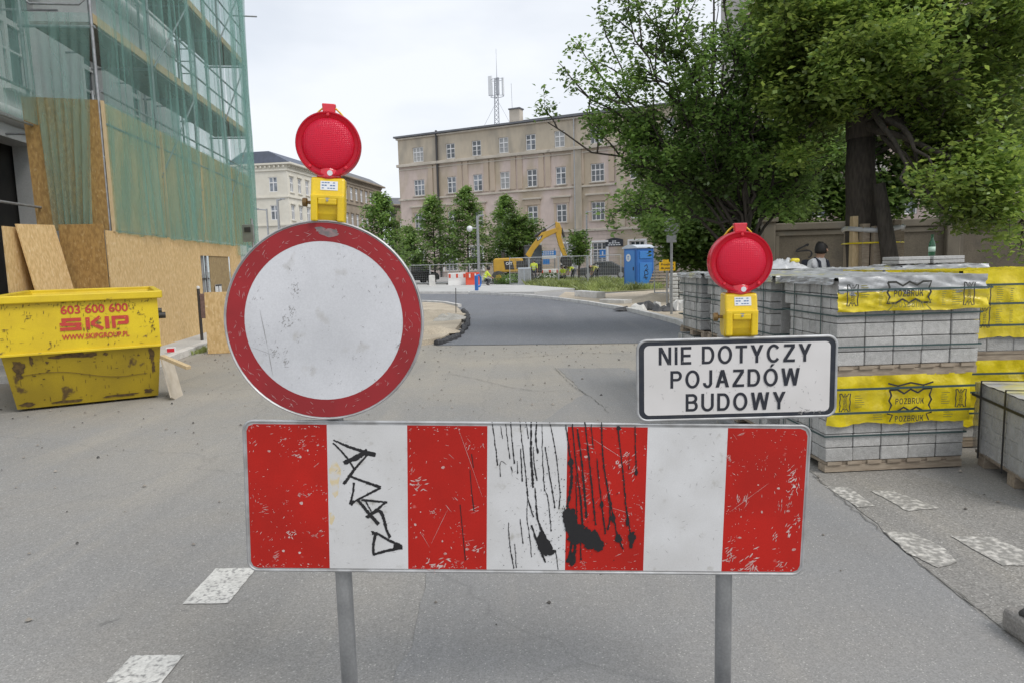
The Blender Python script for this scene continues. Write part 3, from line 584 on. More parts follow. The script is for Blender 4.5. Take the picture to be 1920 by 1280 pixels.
# warning lamps
def lens_material(bump=.4, colr=(.97, .05, .12, 1)):
    m = bpy.data.materials.new('red_lens'); m.use_nodes = True; n = m.node_tree.nodes; l = m.node_tree.links.new; n.clear()
    o = n.new('ShaderNodeOutputMaterial'); t = n.new('ShaderNodeTexCoord'); bp = n.new('ShaderNodeBump'); bp.inputs['Strength'].default_value = bump; bp.inputs['Distance'].default_value = .0025
    hs = []
    for d in ('X', 'Z'):
        wv = n.new('ShaderNodeTexWave'); wv.bands_direction = d; wv.inputs['Scale'].default_value = 58; l(t.outputs['Object'], wv.inputs['Vector']); hs.append(wv.outputs['Fac'])
    ad = n.new('ShaderNodeMath'); ad.operation = 'MULTIPLY'; l(hs[0], ad.inputs[0]); l(hs[1], ad.inputs[1]); l(ad.outputs[0], bp.inputs['Height'])
    df = n.new('ShaderNodeBsdfDiffuse'); tr = n.new('ShaderNodeBsdfTranslucent'); gl = n.new('ShaderNodeBsdfGlossy'); gl.inputs['Roughness'].default_value = .18
    for q in (df, tr): q.inputs['Color'].default_value = colr; l(bp.outputs[0], q.inputs['Normal'])
    gl.inputs['Color'].default_value = (1, .55, .6, 1); l(bp.outputs[0], gl.inputs['Normal'])
    m1 = n.new('ShaderNodeMixShader'); m1.inputs[0].default_value = .62; l(df.outputs[0], m1.inputs[1]); l(tr.outputs[0], m1.inputs[2])
    fr = n.new('ShaderNodeFresnel'); fr.inputs[0].default_value = 1.4; l(bp.outputs[0], fr.inputs['Normal'])
    m2 = n.new('ShaderNodeMixShader'); l(fr.outputs[0], m2.inputs[0]); l(m1.outputs[0], m2.inputs[1]); l(gl.outputs[0], m2.inputs[2]); l(m2.outputs[0], o.inputs[0]); return m
m_lens = lens_material()
m_redpl = mat('red_plastic', (.66, .014, .035), (.58, .013, .03), .22, 20, coat=.5)
m_ring = lens_material(0.0, (.82, .035, .075, 1)); m_ring.name = 'red_ring_plastic'
def warning_lamp(loc, rz, rx, label, s=1.0, ry=0.0):
    t = thing('warning_lamp', label, 'warning lamp', loc, group='red warning lamps on the barrier', rot=(rx, ry, rz)); t.scale = (s, s, s)
    W, D = .098, .082
    mb = MB(); prof = [(-D / 2, .085), (-D / 2 + .012, .136), (D / 2 - .004, .136), (D / 2, .085), (D / 2, .02), (D / 2 - .018, .0), (-D / 2 + .02, .0), (-D / 2 + .006, .03)]
    mb.prism([(-W / 2, y, z) for y, z in prof], (W, 0, 0)); body = mb.build('housing', m_ylamp, t, bevel=.007, seg=3)
    mb = MB(); mb.box((-W / 2 + .011, -D / 2 - .001, .045), (.02, .016, .075)); mb.box((W / 2 - .011, -D / 2 - .001, .045), (.02, .016, .075)); mb.box((0, -D / 2 - .0015, .079), (W * .99, .014, .014)); mb.box((0, -D / 2 - .003, .066), (.055, .012, .02)); mb.build('latch_frame', m_ylamp, body, bevel=.004)
    mb = MB(); mb.lathe([(.0, -.016), (.0035, -.016), (.0035, -.0125), (.0085, -.0125), (.0095, -.009), (.0095, 0)], 18, 'y', (0, -D / 2 + .004, .069)); mb.build('lock_screw', m_steel, body, auto=30)
    st = link('sticker', None, body) if False else None
    q = Matrix.Rotation(math.atan2(.012, .051), 3, 'X')
    mb = MB(); mb.box((.004, -D / 2 + .0056, .112), (.05, .0012, .027), rot=Matrix.Rotation(-math.atan2(.012, .051), 3, 'X')); sk = mb.build('sticker', m_sticker, body)
    mb = MB()
    for k in range(3):
        for j in range(5):
            if (k + j) % 4 == 3: continue
            mb.box((-.014 + j * .008, -D / 2 + .0046 + (.121 - k * .008 - .112) * .235, .121 - k * .008), (.006, .0012, .0022 if k != 1 else .0032))
    mb.build('print', m_stblue, sk)
    mb = MB(); mb.lathe([(.030, .132), (.036, .138), (.036, .158), (.03, .166)], 28, 'z'); mb.build('neck', m_redpl, t, auto=40)
    c = (0, 0, .232); rr = .0945
    mb = MB(); mb.lathe([(.0735, -.022), (.0755, -.026), (.086, -.030), (.0885, -.034), (.0915, -.034), (rr - .001, -.028), (rr, -.014), (rr, -.003), (rr - .003, 0), (rr, .003), (rr, .014), (rr - .001, .028), (.0915, .034), (.0885, .034), (.086, .030), (.0755, .026), (.0735, .022)], 56, 'y', c)
    mb.f = mb.f[:-2]; mb.mi = mb.mi[:-2]; lr = mb.build('lens_ring', m_ring, t, auto=35)
    for sgn in (-1, 1):
        mb = MB(); mb.lathe([(.075, sgn * .024), (.0725, sgn * .031), (.055, sgn * .038), (.035, sgn * .0415), (.015, sgn * .043), (.002, sgn * .0432)], 48, 'y', (0, 0, 0)); mb.f = mb.f[:-2] + [mb.f[-1]]; mb.mi = mb.mi[:-1]
        mb.build('lens', m_lens, t, loc=c, smooth=True)
    for a in (90, 232, 308):
        mb = MB(); x, z = .0835 * math.cos(R(a)), .232 + .0835 * math.sin(R(a)); mb.lathe([(.0, -.036), (.004, -.0355), (.0055, -.033), (.0055, -.028)], 12, 'y', (x, 0, z)); mb.build('screw', m_redpl, lr, auto=30)
    mb = MB(); mb.prism([(-.017, -.012, .322), (.017, -.012, .322), (.02, -.012, .35), (-.02, -.012, .35)], (0, .024, 0)); mb.build('top_tab', m_redpl, t, bevel=.003)
    mb = MB(); mb.path([(-.045, .012, .312), (-.03, .014, .33), (-.015, .014, .343), (.015, .014, .343), (.03, .014, .33), (.045, .012, .312)], .0028, 8); mb.build('carry_wire', m_ylamp, t, smooth=True)
    mb = MB(); mb.tube((-W / 2 - .018, 0, .062), (-W / 2 + .01, 0, .062), .005, n=10); mb.lathe([(.012, -W / 2 - .028), (.0135, -W / 2 - .024), (.0135, -W / 2 - .016), (.011, -W / 2 - .014)], 14, 'x', (0, 0, .062)); mb.build('side_bolt', m_brass, body, auto=35)
    mb = MB(); mb.lathe([(.008, .0), (.008, .001)], 14, 'y', (.006, -.0365, .149)); mb.build('dot_sticker', m_sticker, t)
    return t
q = at(614, 415, YB + .02); warning_lamp((q.x + .004, YB + .02, 1.632), R(9), R(3), 'red warning lamp with yellow housing mounted above the round sign', 1.0, R(3.5))
q = at(1384, 628, YB + .02); warning_lamp((q.x, YB + .02, 1.258), R(-5), R(1), 'red warning lamp with yellow housing mounted above the lettered plate', .985)
# foot of another barrier at the lower right
bf = thing('barrier_foot', 'grey weathered rubber foot plate lying on the road at lower right corner', 'barrier foot', G(1868, 1178), R(2))
mb = MB(); mb.box((.26, -.3, .05), (.5, .6, .10)); mb.build('base', mat('grey_rubber', (.19, .18, .17), (.27, .255, .235), .9, 10, speck=.2, bump=.4), bf, bevel=.025, seg=3)
mb = MB(); mb.path([(.03, -.1, .105), (.1, -.08, .125), (.22, -.04, .13), (.45, .0, .13)], .024, 12); mb.build('handle', m_rubber, bf, smooth=True)
# ================================================================ SKIP
SB = Vector((-5.52, 7.49, 0)); SE = Vector((-4.31, 8.16, 0)); sx_ = (SE - SB).normalized(); S_RZ = math.atan2(sx_.y, sx_.x)
sk = thing('skip_container', 'large yellow steel skip with red stencilled lettering and rust scars', 'skip', ((SB + SE) / 2), S_RZ)
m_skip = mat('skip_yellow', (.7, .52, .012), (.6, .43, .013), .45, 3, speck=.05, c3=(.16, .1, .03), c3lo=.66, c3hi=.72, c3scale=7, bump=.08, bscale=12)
m_skiplow = mat('skip_yellow_worn_shaded', (.44, .315, .016), (.35, .25, .016), .55, 3, speck=.06, c3=(.12, .075, .025), c3lo=.62, c3hi=.68, c3scale=6, bump=.1, bscale=12, stretch=(1, 1, .6))  # down-facing panel's shade put into a darker skip yellow, rust patches besides
m_rust = mat('rust_dark', (.07, .045, .02), (.16, .1, .03), .85, 25)
m_sten = mat('stencil_red', (.52, .045, .035), (.44, .05, .03), .6, 30, c3=(.66, .45, .02), c3lo=.66, c3hi=.72, c3scale=40)
bw, tw, zs, zt, dp = 1.40, 1.53, .66, 1.25, 2.7; fy = -.26          # lower / upper half widths, seam, rim, depth; the upper band stands proud
def quad_ring(z, hw, y0, y1): return [(-hw, y0, z), (hw, y0, z), (hw, y1, z), (-hw, y1, z)]
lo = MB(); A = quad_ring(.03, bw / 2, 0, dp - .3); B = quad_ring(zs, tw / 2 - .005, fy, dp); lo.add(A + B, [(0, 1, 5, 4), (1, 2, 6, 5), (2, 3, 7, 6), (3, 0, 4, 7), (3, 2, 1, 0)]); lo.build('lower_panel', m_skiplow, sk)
up = MB(); A = quad_ring(zs, tw / 2, fy - .006, dp); B = quad_ring(zt, tw / 2, fy - .012, dp); C2 = quad_ring(zt, tw / 2 - .03, fy + .03, dp - .03); D2 = quad_ring(.1, bw / 2 - .04, .05, dp - .36)
up.add(A + B + C2 + D2, [(i, (i + 1) % 4, (i + 1) % 4 + 4, i + 4) for i in range(4)] + [(i + 4, (i + 1) % 4 + 4, (i + 1) % 4 + 8, i + 8) for i in range(4)] + [(i + 8, (i + 1) % 4 + 8, (i + 1) % 4 + 12, i + 12) for i in range(4)] + [(12, 13, 14, 15)]); up.build('upper_panel', m_skip, sk)
for a, b in (((-tw / 2 - .05, fy - .03, zt), (tw / 2 + .05, fy - .03, zt)), ((-tw / 2 - .05, dp + .02, zt), (tw / 2 + .05, dp + .02, zt)), ((-tw / 2 - .02, fy, zt), (-tw / 2 - .02, dp, zt)), ((tw / 2 + .02, fy, zt), (tw / 2 + .02, dp, zt))):
    mb = MB(); mb.beam(a, b, .075, .085); mb.build('rim', m_skip, sk, bevel=.012)
mb = MB(); mb.box((0, fy - .02, zs), (tw + .01, .03, .028)); mb.build('seam_rail', m_skip, sk, bevel=.006)
for x in (-.55, .55):
    mb = MB(); mb.beam((x, .1, .015), (x, dp - .4, .015), .12, .03); mb.build('skid', m_dark, sk)
for y in (.7, 1.9):
    for s in (-1, 1): mb = MB(); mb.tube((s * (tw / 2), y, .95), (s * (tw / 2 + .11), y, .95), .04, n=14); mb.build('lifting_lug', m_dark, sk, auto=30)
SM = Matrix.LocRotScale((SB + SE) / 2, Euler((0, 0, S_RZ)), None)
def skp(px, py, yl=fy - .014):                                                             # pixel -> place on the upper panel
    inv = SM.inverted(); o_ = inv @ EYE; d = (inv.to_3x3() @ ray(px, py)); t = (yl - o_.y) / d.y; q = o_ + d * t; return q.x, q.z
def sktext(s, x0, x1, y0, y1, bold):
    a, b = skp(x0, (y0 + y1) / 2), skp(x1, (y0 + y1) / 2); c, d = skp((x0 + x1) / 2, y0), skp((x0 + x1) / 2, y1)
    link('lettering', fit(text_mesh(s, .1, m_sten, bold=bold), b[0] - a[0], c[1] - d[1]), sk, ((a[0] + b[0]) / 2, fy - .0165, (c[1] + d[1]) / 2), (0, R(0.0), 0))
sktext('603 600 600', 113, 240, 571, 587, .0022); sktext('WWW.SKIPGROUP.PL', 116, 243, 624, 634, .002)
mb = MB(); x0, zb = skp(113, 621); x1, ztp = skp(243, 591); lw, lh = (x1 - x0), (ztp - zb); th = lh * .27; yy_ = fy - .0165
def L_(pts, w_): ribbon(mb, [(x0 + lw * a, zb + lh * b) for a, b in pts], w_, w_, yy_)
for q, w_ in (([(.30, .87), (.03, .87)], th), ([(.06, .95), (.06, .45)], th), ([(.0, .52), (.30, .48)], th), ([(.25, .55), (.25, .05)], th), ([(.30, .13), (.0, .13)], th), ([(.39, .0), (.39, 1)], th * 1.1), ([(.44, .5), (.57, 1)], th * .9), ([(.44, .5), (.60, 0)], th),
              ([(.665, 0), (.665, 1)], th * 1.1), ([(.76, 0), (.76, 1)], th * 1.0), ([(.75, .87), (.97, .87)], th), ([(.955, .95), (.955, .4)], th), ([(.97, .42), (.82, .42)], th)):
    L_(q, w_); yy_ -= .0001
mb.build('lettering', m_sten, sk)
mb = MB(); yy = fy - .0175
for k in range(120):
    x = random.uniform(-tw / 2 + .03, tw / 2 - .03); z = random.choice((random.uniform(zs + .03, zt - .05), zt - abs(random.gauss(0, .03)) - .05)); scratch(x, z, random.uniform(.01, .06), random.choice((1.5, 1.3, random.uniform(-.4, .4))), random.uniform(.001, .004))
for x, y in ((245, 575), (262, 585), (285, 610), (290, 620), (280, 600), (215, 620), (160, 617), (100, 640), (55, 590), (8, 620), (12, 640)):
    for k in range(6): a, b = skp(x + random.gauss(0, 5), y + random.gauss(0, 5)); scratch(a, b, random.uniform(.02, .05), random.choice((1.4, .1, 1.8)), random.uniform(.002, .005))
mb.build('rust_scars', m_rust, sk)['kind'] = 'stuff'
def low_pt(x, z, off=.006): t_ = (z - .03) / (zs - .03); return (x, fy * t_ - off, z)
mb = MB()
def smear(cx, cz, rx, rz, n=16):
    pts = []
    for i in range(n): a = 2 * math.pi * i / n; k = random.uniform(.55, 1.15); pts.append(low_pt(cx + rx * k * math.cos(a), min(zs - .02, max(.04, cz + rz * k * math.sin(a))), .006 + .00005 * len(mb.f)))
    mb.poly(pts)
for cx, cz, rx, rz in ((-.62, .52, .06, .09), (-.63, .42, .04, .05), (-.25, .60, .10, .02), (-.1, .61, .18, .03), (.05, .6, .08, .03), (.2, .6, .03, .02), (.66, .55, .03, .12), (.67, .4, .02, .08), (-.5, .58, .02, .06), (-.6, .08, .09, .03), (-.2, .07, .16, .02), (.3, .08, .2, .02), (.6, .1, .06, .03), (-.36, .55, .02, .02)): smear(cx, cz, rx, rz)
for k in range(70):
    x = random.uniform(-.64, .66); z = random.uniform(.08, .58); wd = random.uniform(.0012, .0035); ln = random.uniform(.01, .07)
    if random.random() < .75: mb.poly([low_pt(x - wd, z), low_pt(x + wd, z), low_pt(x + wd * .5, min(zs - .03, z + ln)), low_pt(x - wd * .5, min(zs - .03, z + ln))])
    else: smear(x, z, random.uniform(.006, .02), random.uniform(.003, .008), 9)
mb.build('rust_scars', m_rust, sk)['kind'] = 'stuff'
mb = MB(); pts = [low_pt(x, .44 - .1 * (x + .65) - .03 * math.sin(x * 6)) for x in np.linspace(-.66, .6, 24)]
mb.path(pts, .0028, 4); mb.build('crease', m_rust, sk)
# board and battens leaning on the skip
lb = thing('battened_panel', 'pale wooden panel with two battens leaning on the right end of the yellow skip', 'wood panel', G(345, 770), R(20))
a, b, c, d = at(302, 668, 8.15), at(326, 680, 8.45), at(350, 762, 8.25), at(322, 744, 7.95)
mb = MB(); nn = (b - a).cross(d - a).normalized() * .018; mb.prism([a, b, c, d], nn); mb.build('panel', mat('pale_board', (.55, .49, .4), (.45, .39, .3), .8, 6), lb, world=True)
for p0, p1 in (((304, 668), (354, 689)), ((338, 752), (381, 776))):
    q0, q1 = at(*p0, 8.0), at(*p1, 7.75); mb = MB(); mb.beam(q0, q1, .06, .04); mb.build('batten', m_timber, lb, world=True, bevel=.004)
rf = thing('tail_reflector', 'small red and white reflector box lying on the kerb beside the skip', 'reflector', G(321, 662, .1), R(15))
mb = MB(); mb.box((0, 0, .055), (.16, .05, .1)); mb.build('frame', m_sticker, rf, bevel=.008); mb = MB(); mb.box((0, -.026, .055), (.12, .006, .065)); mb.build('lens', m_redpl, rf, bevel=.003)

# ================================================================ SCAFFOLDED BUILDING, SCAFFOLD, HOARDING, NETS  (local x runs along the street, y into the building)
BAY = 2.43; SX = [.3 + BAY * i for i in range(5)]; SD = 1.05; WALL_Y = 2.1
m_plaster = mat('grey_plaster', (.7, .71, .71), (.62, .63, .63), .9, .8, speck=.06, sscale=40, bump=.08)
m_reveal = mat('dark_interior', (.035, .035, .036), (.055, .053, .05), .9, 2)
m_glass = mat('window_glass', (.05, .06, .07), rough=.08, coat=.5, spec=.8)
m_winwhite = mat('window_white', (.72, .72, .72), rough=.5)
def wall_with_holes(length, height, holes, depth, x0=0.0, z0=0.0):
    """front sheet at y=0 facing -y with reveals of the given depth"""
    xs = sorted({x0, x0 + length} | {h[0] for h in holes} | {h[1] for h in holes}); zs_ = sorted({z0, z0 + height} | {h[2] for h in holes} | {h[3] for h in holes}); mb = MB()
    for a, b in zip(xs[:-1], xs[1:]):
        for c, d in zip(zs_[:-1], zs_[1:]):
            mx_, mz_ = (a + b) / 2, (c + d) / 2
            if any(h[0] < mx_ < h[1] and h[2] < mz_ < h[3] for h in holes): continue
            mb.poly([(a, 0, c), (b, 0, c), (b, 0, d), (a, 0, d)])
    for a, b, c, d in holes:
        for q in ([(a, 0, c), (b, 0, c), (b, depth, c), (a, depth, c)], [(a, 0, d), (a, depth, d), (b, depth, d), (b, 0, d)], [(a, 0, c), (a, depth, c), (a, depth, d), (a, 0, d)], [(b, 0, c), (b, 0, d), (b, depth, d), (b, depth, c)]): mb.poly(q)
    return mb
def window(parent, x0, x1, z0, z1, y, cols, rows, fm, gm, fw=.06, name='window', arch=False):
    """frame with glazing bars as a part, its glass as a sub-part; outer face at y"""
    mb = MB(); d = .07
    for a, b in ((x0, x0 + fw), (x1 - fw, x1)): mb.box(((a + b) / 2, y, (z0 + z1) / 2), (fw, d, z1 - z0))
    for a, b in ((z0, z0 + fw), (z1 - fw, z1)): mb.box(((x0 + x1) / 2, y + .002, (a + b) / 2), (x1 - x0 - .004, d, fw))
    for i in range(1, cols): x = x0 + (x1 - x0) * i / cols; mb.box((x, y + .004, (z0 + z1) / 2), (fw * (1.5 if cols == 2 else 1.1), d, z1 - z0 - .01))
    for k, rr_ in enumerate(rows): z = z0 + (z1 - z0) * rr_; mb.box(((x0 + x1) / 2, y + .006, z), (x1 - x0 - .01, d, fw * (1.5 if k == len(rows) - 1 else .6)))
    wo = mb.build(name, fm, parent); g = MB(); g.box(((x0 + x1) / 2, y + .03, (z0 + z1) / 2), (x1 - x0 - .02, .012, z1 - z0 - .02)); g.build('pane', gm, wo); return wo
sb = thing('scaffolded_building', 'grey plastered building behind scaffold and green netting', 'building', H0 - hn * WALL_Y, H_RZ)
holes = [(-4.2, -2.45, 0, 2.6)] + [(x, x + 1.15, z, z + 1.9) for x in (-.6, 1.7, 4.6, 7.2) for z in (4.9, 8.6)] + [(.4, 2.5, .3, 3.95)]
wall_with_holes(15.5, 12.5, holes, .45, x0=-5).build('wall', m_plaster, sb)
mb = MB(); mb.box((2.75, 1.7, 6.2), (15.4, 2.4, 12.4)); mb.build('interior', m_reveal, sb)
for h in holes[1:-1]: window(sb, h[0] + .02, h[1] - .02, h[2] + .02, h[3] - .02, .25, 2, (.4, .68), m_winwhite, m_glass, .07)
for z, r_ in ((4.35, .16), (8.05, .2), (12.1, .3)): mb = MB(); mb.path([(-5, -.02, z), (10.5, -.02, z)], r_, 14); mb.build('cornice', m_plaster, sb, auto=40)
mb = MB(); mb.box((10.51, 3.0, 6.25), (.1, 6.0, 12.5)); mb.build('gable_wall', m_plaster, sb)
for h in holes[1:-1]: mb = MB(); mb.box(((h[0] + h[1]) / 2, -.05, h[3] + .12), (1.5, .14, .16)); mb.build('lintel', m_plaster, sb, bevel=.02); mb = MB(); mb.box(((h[0] + h[1]) / 2, -.06, h[2] - .06), (1.4, .16, .08)); mb.build('sill', m_plaster, sb)

sf = thing('scaffold', 'galvanised tube scaffold with plank decks along the grey building', 'scaffold', H0, H_RZ)
m_tube = mat('scaffold_tube', (.36, .38, .4), (.27, .27, .28), .5, 14, metal=.5, c3=(.3, .2, .12), c3lo=.66, c3hi=.72, c3scale=6)
m_deck = mat('scaffold_deck', (.22, .2, .185), (.16, .145, .13), .9, 5, stretch=(1, 5, 5), rand=.1)
def part(mb, name, m, parent, **k): return mb.build(name, m, parent, **k)
LV = (3.45, 5.5, 7.55, 9.6)
for i, s in enumerate(SX):
    for y in (0, SD): part(MB().tube((s, y, .02), (s + .02 * (i % 2), y, 11.5), .026, n=10), 'standard', m_tube, sf, auto=40)
    part(MB().box((s, 0, .015), (.15, .15, .012)), 'base_plate', m_tube, sf)
    for z in LV: part(MB().tube((s, -.05, z - .06), (s, SD + .05, z - .06), .024, n=8), 'transom', m_tube, sf, auto=40)
    for z in LV[:3]:                                                                  # U-shaped end guard
        if i == 0: part(MB().path([(s, .08, z + 1.0), (s, .08, z + .35), (s, .16, z + .28), (s, SD - .16, z + .28), (s, SD - .08, z + .35), (s, SD - .08, z + 1.0)], .018, 8), 'end_guard', m_tube, sf, smooth=True)
for i in range(4):
    a, b = SX[i] + .03, SX[i + 1] - .03
    for z in LV:
        for k in range(3): part(MB().box(((a + b) / 2, .17 + .31 * k, z), (b - a, .295, .05)), 'deck_plank', m_deck, sf)
        part(MB().box(((a + b) / 2, .012, z + .1), (b - a - .02, .025, .15)), 'toe_board', m_timber, sf)
        for dz in (.5, 1.0): part(MB().tube((a, -.03, z + dz), (b, -.03, z + dz), .021, n=8), 'guard_rail', m_tube, sf, auto=40)
    if i in (1, 3):
        for z in LV[:3]: part(MB().tube((a, -.04, z), (b, -.04, z + 2.0), .02, n=8), 'brace', m_tube, sf, auto=40)
    for z in (4.0, 6.1): part(MB().tube(((a + b) / 2, SD, z), ((a + b) / 2, WALL_Y - .0, z), .02, n=8), 'wall_tie', m_tube, sf, auto=40)
# the scaffold goes on nearer to the camera in its inner row
for s in (-2.45, -4.7):
    for y in (SD, SD + .75): part(MB().tube((s, y, .02), (s, y, 11.5), .026, n=10), 'standard', m_tube, sf, auto=40)
for z in (5.5, 7.55):
    for k in range(2): part(MB().box((-2.45, SD + .2 + .33 * k, z), (4.4, .31, .05)), 'deck_plank', m_deck, sf)
    part(MB().box((-2.45, SD + .01, z + .1), (4.4, .025, .15)), 'toe_board', m_timber, sf)
for z in (2.6, 3.9, 4.45, 6.0, 6.5): part(MB().tube((-4.7, SD - .03, z), (.3, SD - .03, z), .021, n=8), 'guard_rail', m_tube, sf, auto=40)
for k in range(6): part(MB().tube((7.0, .45, 5.6 + .3 * k), (7.0, .8, 5.6 + .3 * k), .014, n=6), 'ladder_rung', m_tube, sf)
for y in (.45, .8): part(MB().tube((7.0, y, 5.5), (7.0, y, 7.4), .018, n=8), 'ladder_rail', m_tube, sf, auto=40)
part(MB().tube((10.0, .2, 8.95), (10.05, -.5, 8.95), .022, n=8), 'loose_tube', m_tube, sf, auto=40)

# hoarding: OSB sheets, one object each
hd = thing('hoarding', 'chipboard hoarding closing the foot of the scaffold along the pavement', 'hoarding', H0, H_RZ)
HH = 2.2
def osb(parent, x0, x1, z0, z1, y, m=m_osb, name='board', lean=0.0, jit=.004):
    yj = y + random.uniform(-jit, jit); mb = MB(); mb.prism([(x0 + .003, yj + lean, z0), (x1 - .003, yj + lean, z0), (x1 - .003, yj, z1), (x0 + .003, yj, z1)], (0, .018, 0)); return mb.build(name, m, parent)
for a, b in ((0, 1.25), (1.25, 2.5), (2.5, 3.75), (3.75, 4.62)): osb(hd, a, b, .1, HH, -.06)
osb(hd, 4.62, 5.3, 1.86, HH, -.06); osb(hd, 4.62, 5.3, .1, .95, -.06)
osb(hd, 5.3, 7.0, 1.86, HH, -.06); osb(hd, 5.3, 6.9, .1, 1.86, -.045, m_osbw, 'gate_board'); osb(hd, 7.0, 8.0, .1, HH, -.06)
part(MB().box((4.96, .3, 1.4), (.9, .03, 1.6)), 'dark_backing', m_reveal, hd); part(MB().tube((5.0, .05, .95), (5.0, .05, 1.9), .05, n=12), 'downpipe', m_steel, hd, auto=40); part(MB().box((4.96, .0, 1.32), (.66, .03, .04)), 'crossbar', m_dark, hd)
part(MB().box((5.75, -.075, 1.05), (.5, .01, .24)), 'notice', m_sticker, hd); part(MB().box((5.75, -.083, 1.15), (.5, .006, .035)), 'notice_bar', m_dark, hd); part(MB().box((5.75, -.083, 1.05), (.03, .006, .22)), 'notice_bar', m_dark, hd)
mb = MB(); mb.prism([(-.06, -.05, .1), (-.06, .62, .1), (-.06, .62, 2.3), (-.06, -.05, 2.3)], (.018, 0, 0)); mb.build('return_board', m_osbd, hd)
osb(hd, -1.45, -.08, .1, 2.2, .66)
part(MB().box((-2.4, .9, 1.2), (1.7, .02, 2.0)), 'dark_backing', m_reveal, hd)
part(MB().beam((8.05, -.02, .1), (8.05, -.02, 2.2), .08, .08), 'corner_post', m_timber, hd)
lo_ = thing('leaning_board', 'tall chipboard sheet leaning crookedly on the hoarding behind the yellow skip', 'board', hp(-.62, -.3), H_RZ)
mb = MB(); mb.prism([(-.42, .02, .1), (.62, -.02, .1), (.34, .27, 2.28), (-.62, .3, 2.24)], (0, .018, 0)); mb.build('sheet', m_osb, lo_)
q = G(390, 664); fb = thing('upright_board', 'chest-high chipboard sheet standing on the kerb next to the round sign', 'board', (q.x, q.y, 0), R(4))
mb = MB(); mb.prism([(0, 0, .01), (.95, .06, .01), (.95, .1, 1.12), (0, .04, 1.12)], (0, .018, 0)); mb.build('sheet', m_osb, fb); part(MB().beam((.1, .06, .02), (.1, .5, .02), .05, .04), 'batten', m_timber, fb); part(MB().beam((.1, .5, .02), (.1, .09, .9), .05, .04), 'batten', m_timber, fb)
# upper boards behind the net
ub = thing('upper_boarding', 'tall chipboard screen on the second scaffold lift behind green net', 'boarding', hp(0, 0, HH), H_RZ)
for i in range(4):
    for k in range(2):
        a = SX[i] + .02 + k * (BAY / 2); osb(ub, a, a + BAY / 2 - .01, .02, 2.08, -.035)
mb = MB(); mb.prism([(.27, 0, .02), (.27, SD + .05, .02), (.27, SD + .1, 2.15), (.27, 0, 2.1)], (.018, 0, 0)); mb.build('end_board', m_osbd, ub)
part(MB().box((SX[0] - .01, -.06, 1.04), (.05, .04, 2.1)), 'edge_batten', m_timber, ub); part(MB().box((SX[1] + .06, -.06, 1.0), (.04, .03, 2.0)), 'edge_batten', m_timber, ub)
# netting
def net_material():
    m = bpy.data.materials.new('green_net'); m.use_nodes = True; n = m.node_tree.nodes; l = m.node_tree.links.new; n.clear(); o = n.new('ShaderNodeOutputMaterial')
    df = n.new('ShaderNodeBsdfDiffuse'); tr = n.new('ShaderNodeBsdfTranslucent'); tp = n.new('ShaderNodeBsdfTransparent')
    for q in (df, tr): q.inputs[0].default_value = (.3, .53, .48, 1)
    a = n.new('ShaderNodeMixShader'); a.inputs[0].default_value = .5; l(df.outputs[0], a.inputs[1]); l(tr.outputs[0], a.inputs[2])
    g = n.new('ShaderNodeNewGeometry'); mp_ = n.new('ShaderNodeMapping'); mp_.inputs['Scale'].default_value = (3.2, 3.2, .5); l(g.outputs['Position'], mp_.inputs[0])
    nz_ = n.new('ShaderNodeTexNoise'); nz_.inputs['Scale'].default_value = 1.4; nz_.inputs['Detail'].default_value = 6; l(mp_.outputs[0], nz_.inputs['Vector'])
    mr = n.new('ShaderNodeMapRange'); mr.inputs[1].default_value = .3; mr.inputs[2].default_value = .7; mr.inputs[3].default_value = .22; mr.inputs[4].default_value = .56; l(nz_.outputs[0], mr.inputs[0])
    b = n.new('ShaderNodeMixShader'); l(mr.outputs[0], b.inputs[0]); l(tp.outputs[0], b.inputs[1]); l(a.outputs[0], b.inputs[2]); l(b.outputs[0], o.inputs[0]); return m
m_net = net_material()
def net(label, x0, x1, z0, z1, y0, amp, seed, end=False, gather=0.0):
    nx, nz_ = 36, 24; v, f = [], []
    for j in range(nz_ + 1):
        for i in range(nx + 1):
            s, t = i / nx, j / nz_; pin = min(1, 4 * min(s, 1 - s)); low = 1 - t
            d = amp * pin * (mnoise.noise((s * 7 + seed, t * 1.6, seed)) * .9 + .5 * math.sin(s * 23 + seed + t * 2)) + .05 * amp
            x = x0 + (x1 - x0) * s + gather * low * math.sin(s * 3.1); z = z0 + (z1 - z0) * t + (.05 * mnoise.noise((s * 6, seed, 2)) if j == 0 else 0)
            v.append((x, y0 - abs(d) - .02, z) if not end else (x0 + abs(d), y0 + (x1 - x0) * s, z))
    for j in range(nz_):
        for i in range(nx): k = j * (nx + 1) + i; f.append((k, k + 1, k + nx + 2, k + nx + 1))
    t = link('debris_net', arrays_mesh('debris_net', v, f, m_net, True), None, H0, (0, 0, H_RZ)); tag(t, label, 'netting', 'green debris nets on the scaffold'); return t
for k_, lb_ in enumerate(('doubled green net over the nearest upper chipboard screen', 'doubled green net over the second upper chipboard screen', 'doubled green net over the third upper chipboard screen', 'doubled green net over the farthest upper chipboard screen')): net(lb_, SX[k_] + .12, SX[k_ + 1] - .1, HH - .03, 4.3, -.045, .03, 50 + k_ * 3)
net('green debris net over the grey facade at the upper left edge', -4.7, SX[0] - .02, 3.9, 11.4, SD - .1, .1, 33)
net('green debris net on the nearest scaffold bay, above shade-toned corner board', SX[0], SX[1], HH - .02, 11.4, -.06, .2, 3)
net('green debris net on the second scaffold bay from the skip', SX[1], SX[2], HH - .04, 11.4, -.06, .22, 9)
net('green debris net on the third scaffold bay from the skip', SX[2], SX[3], HH - .05, 11.4, -.06, .2, 14)
net('green debris net bulging over the farthest scaffold bay', SX[3], SX[4] + .1, HH - .3, 11.4, -.08, .3, 21)
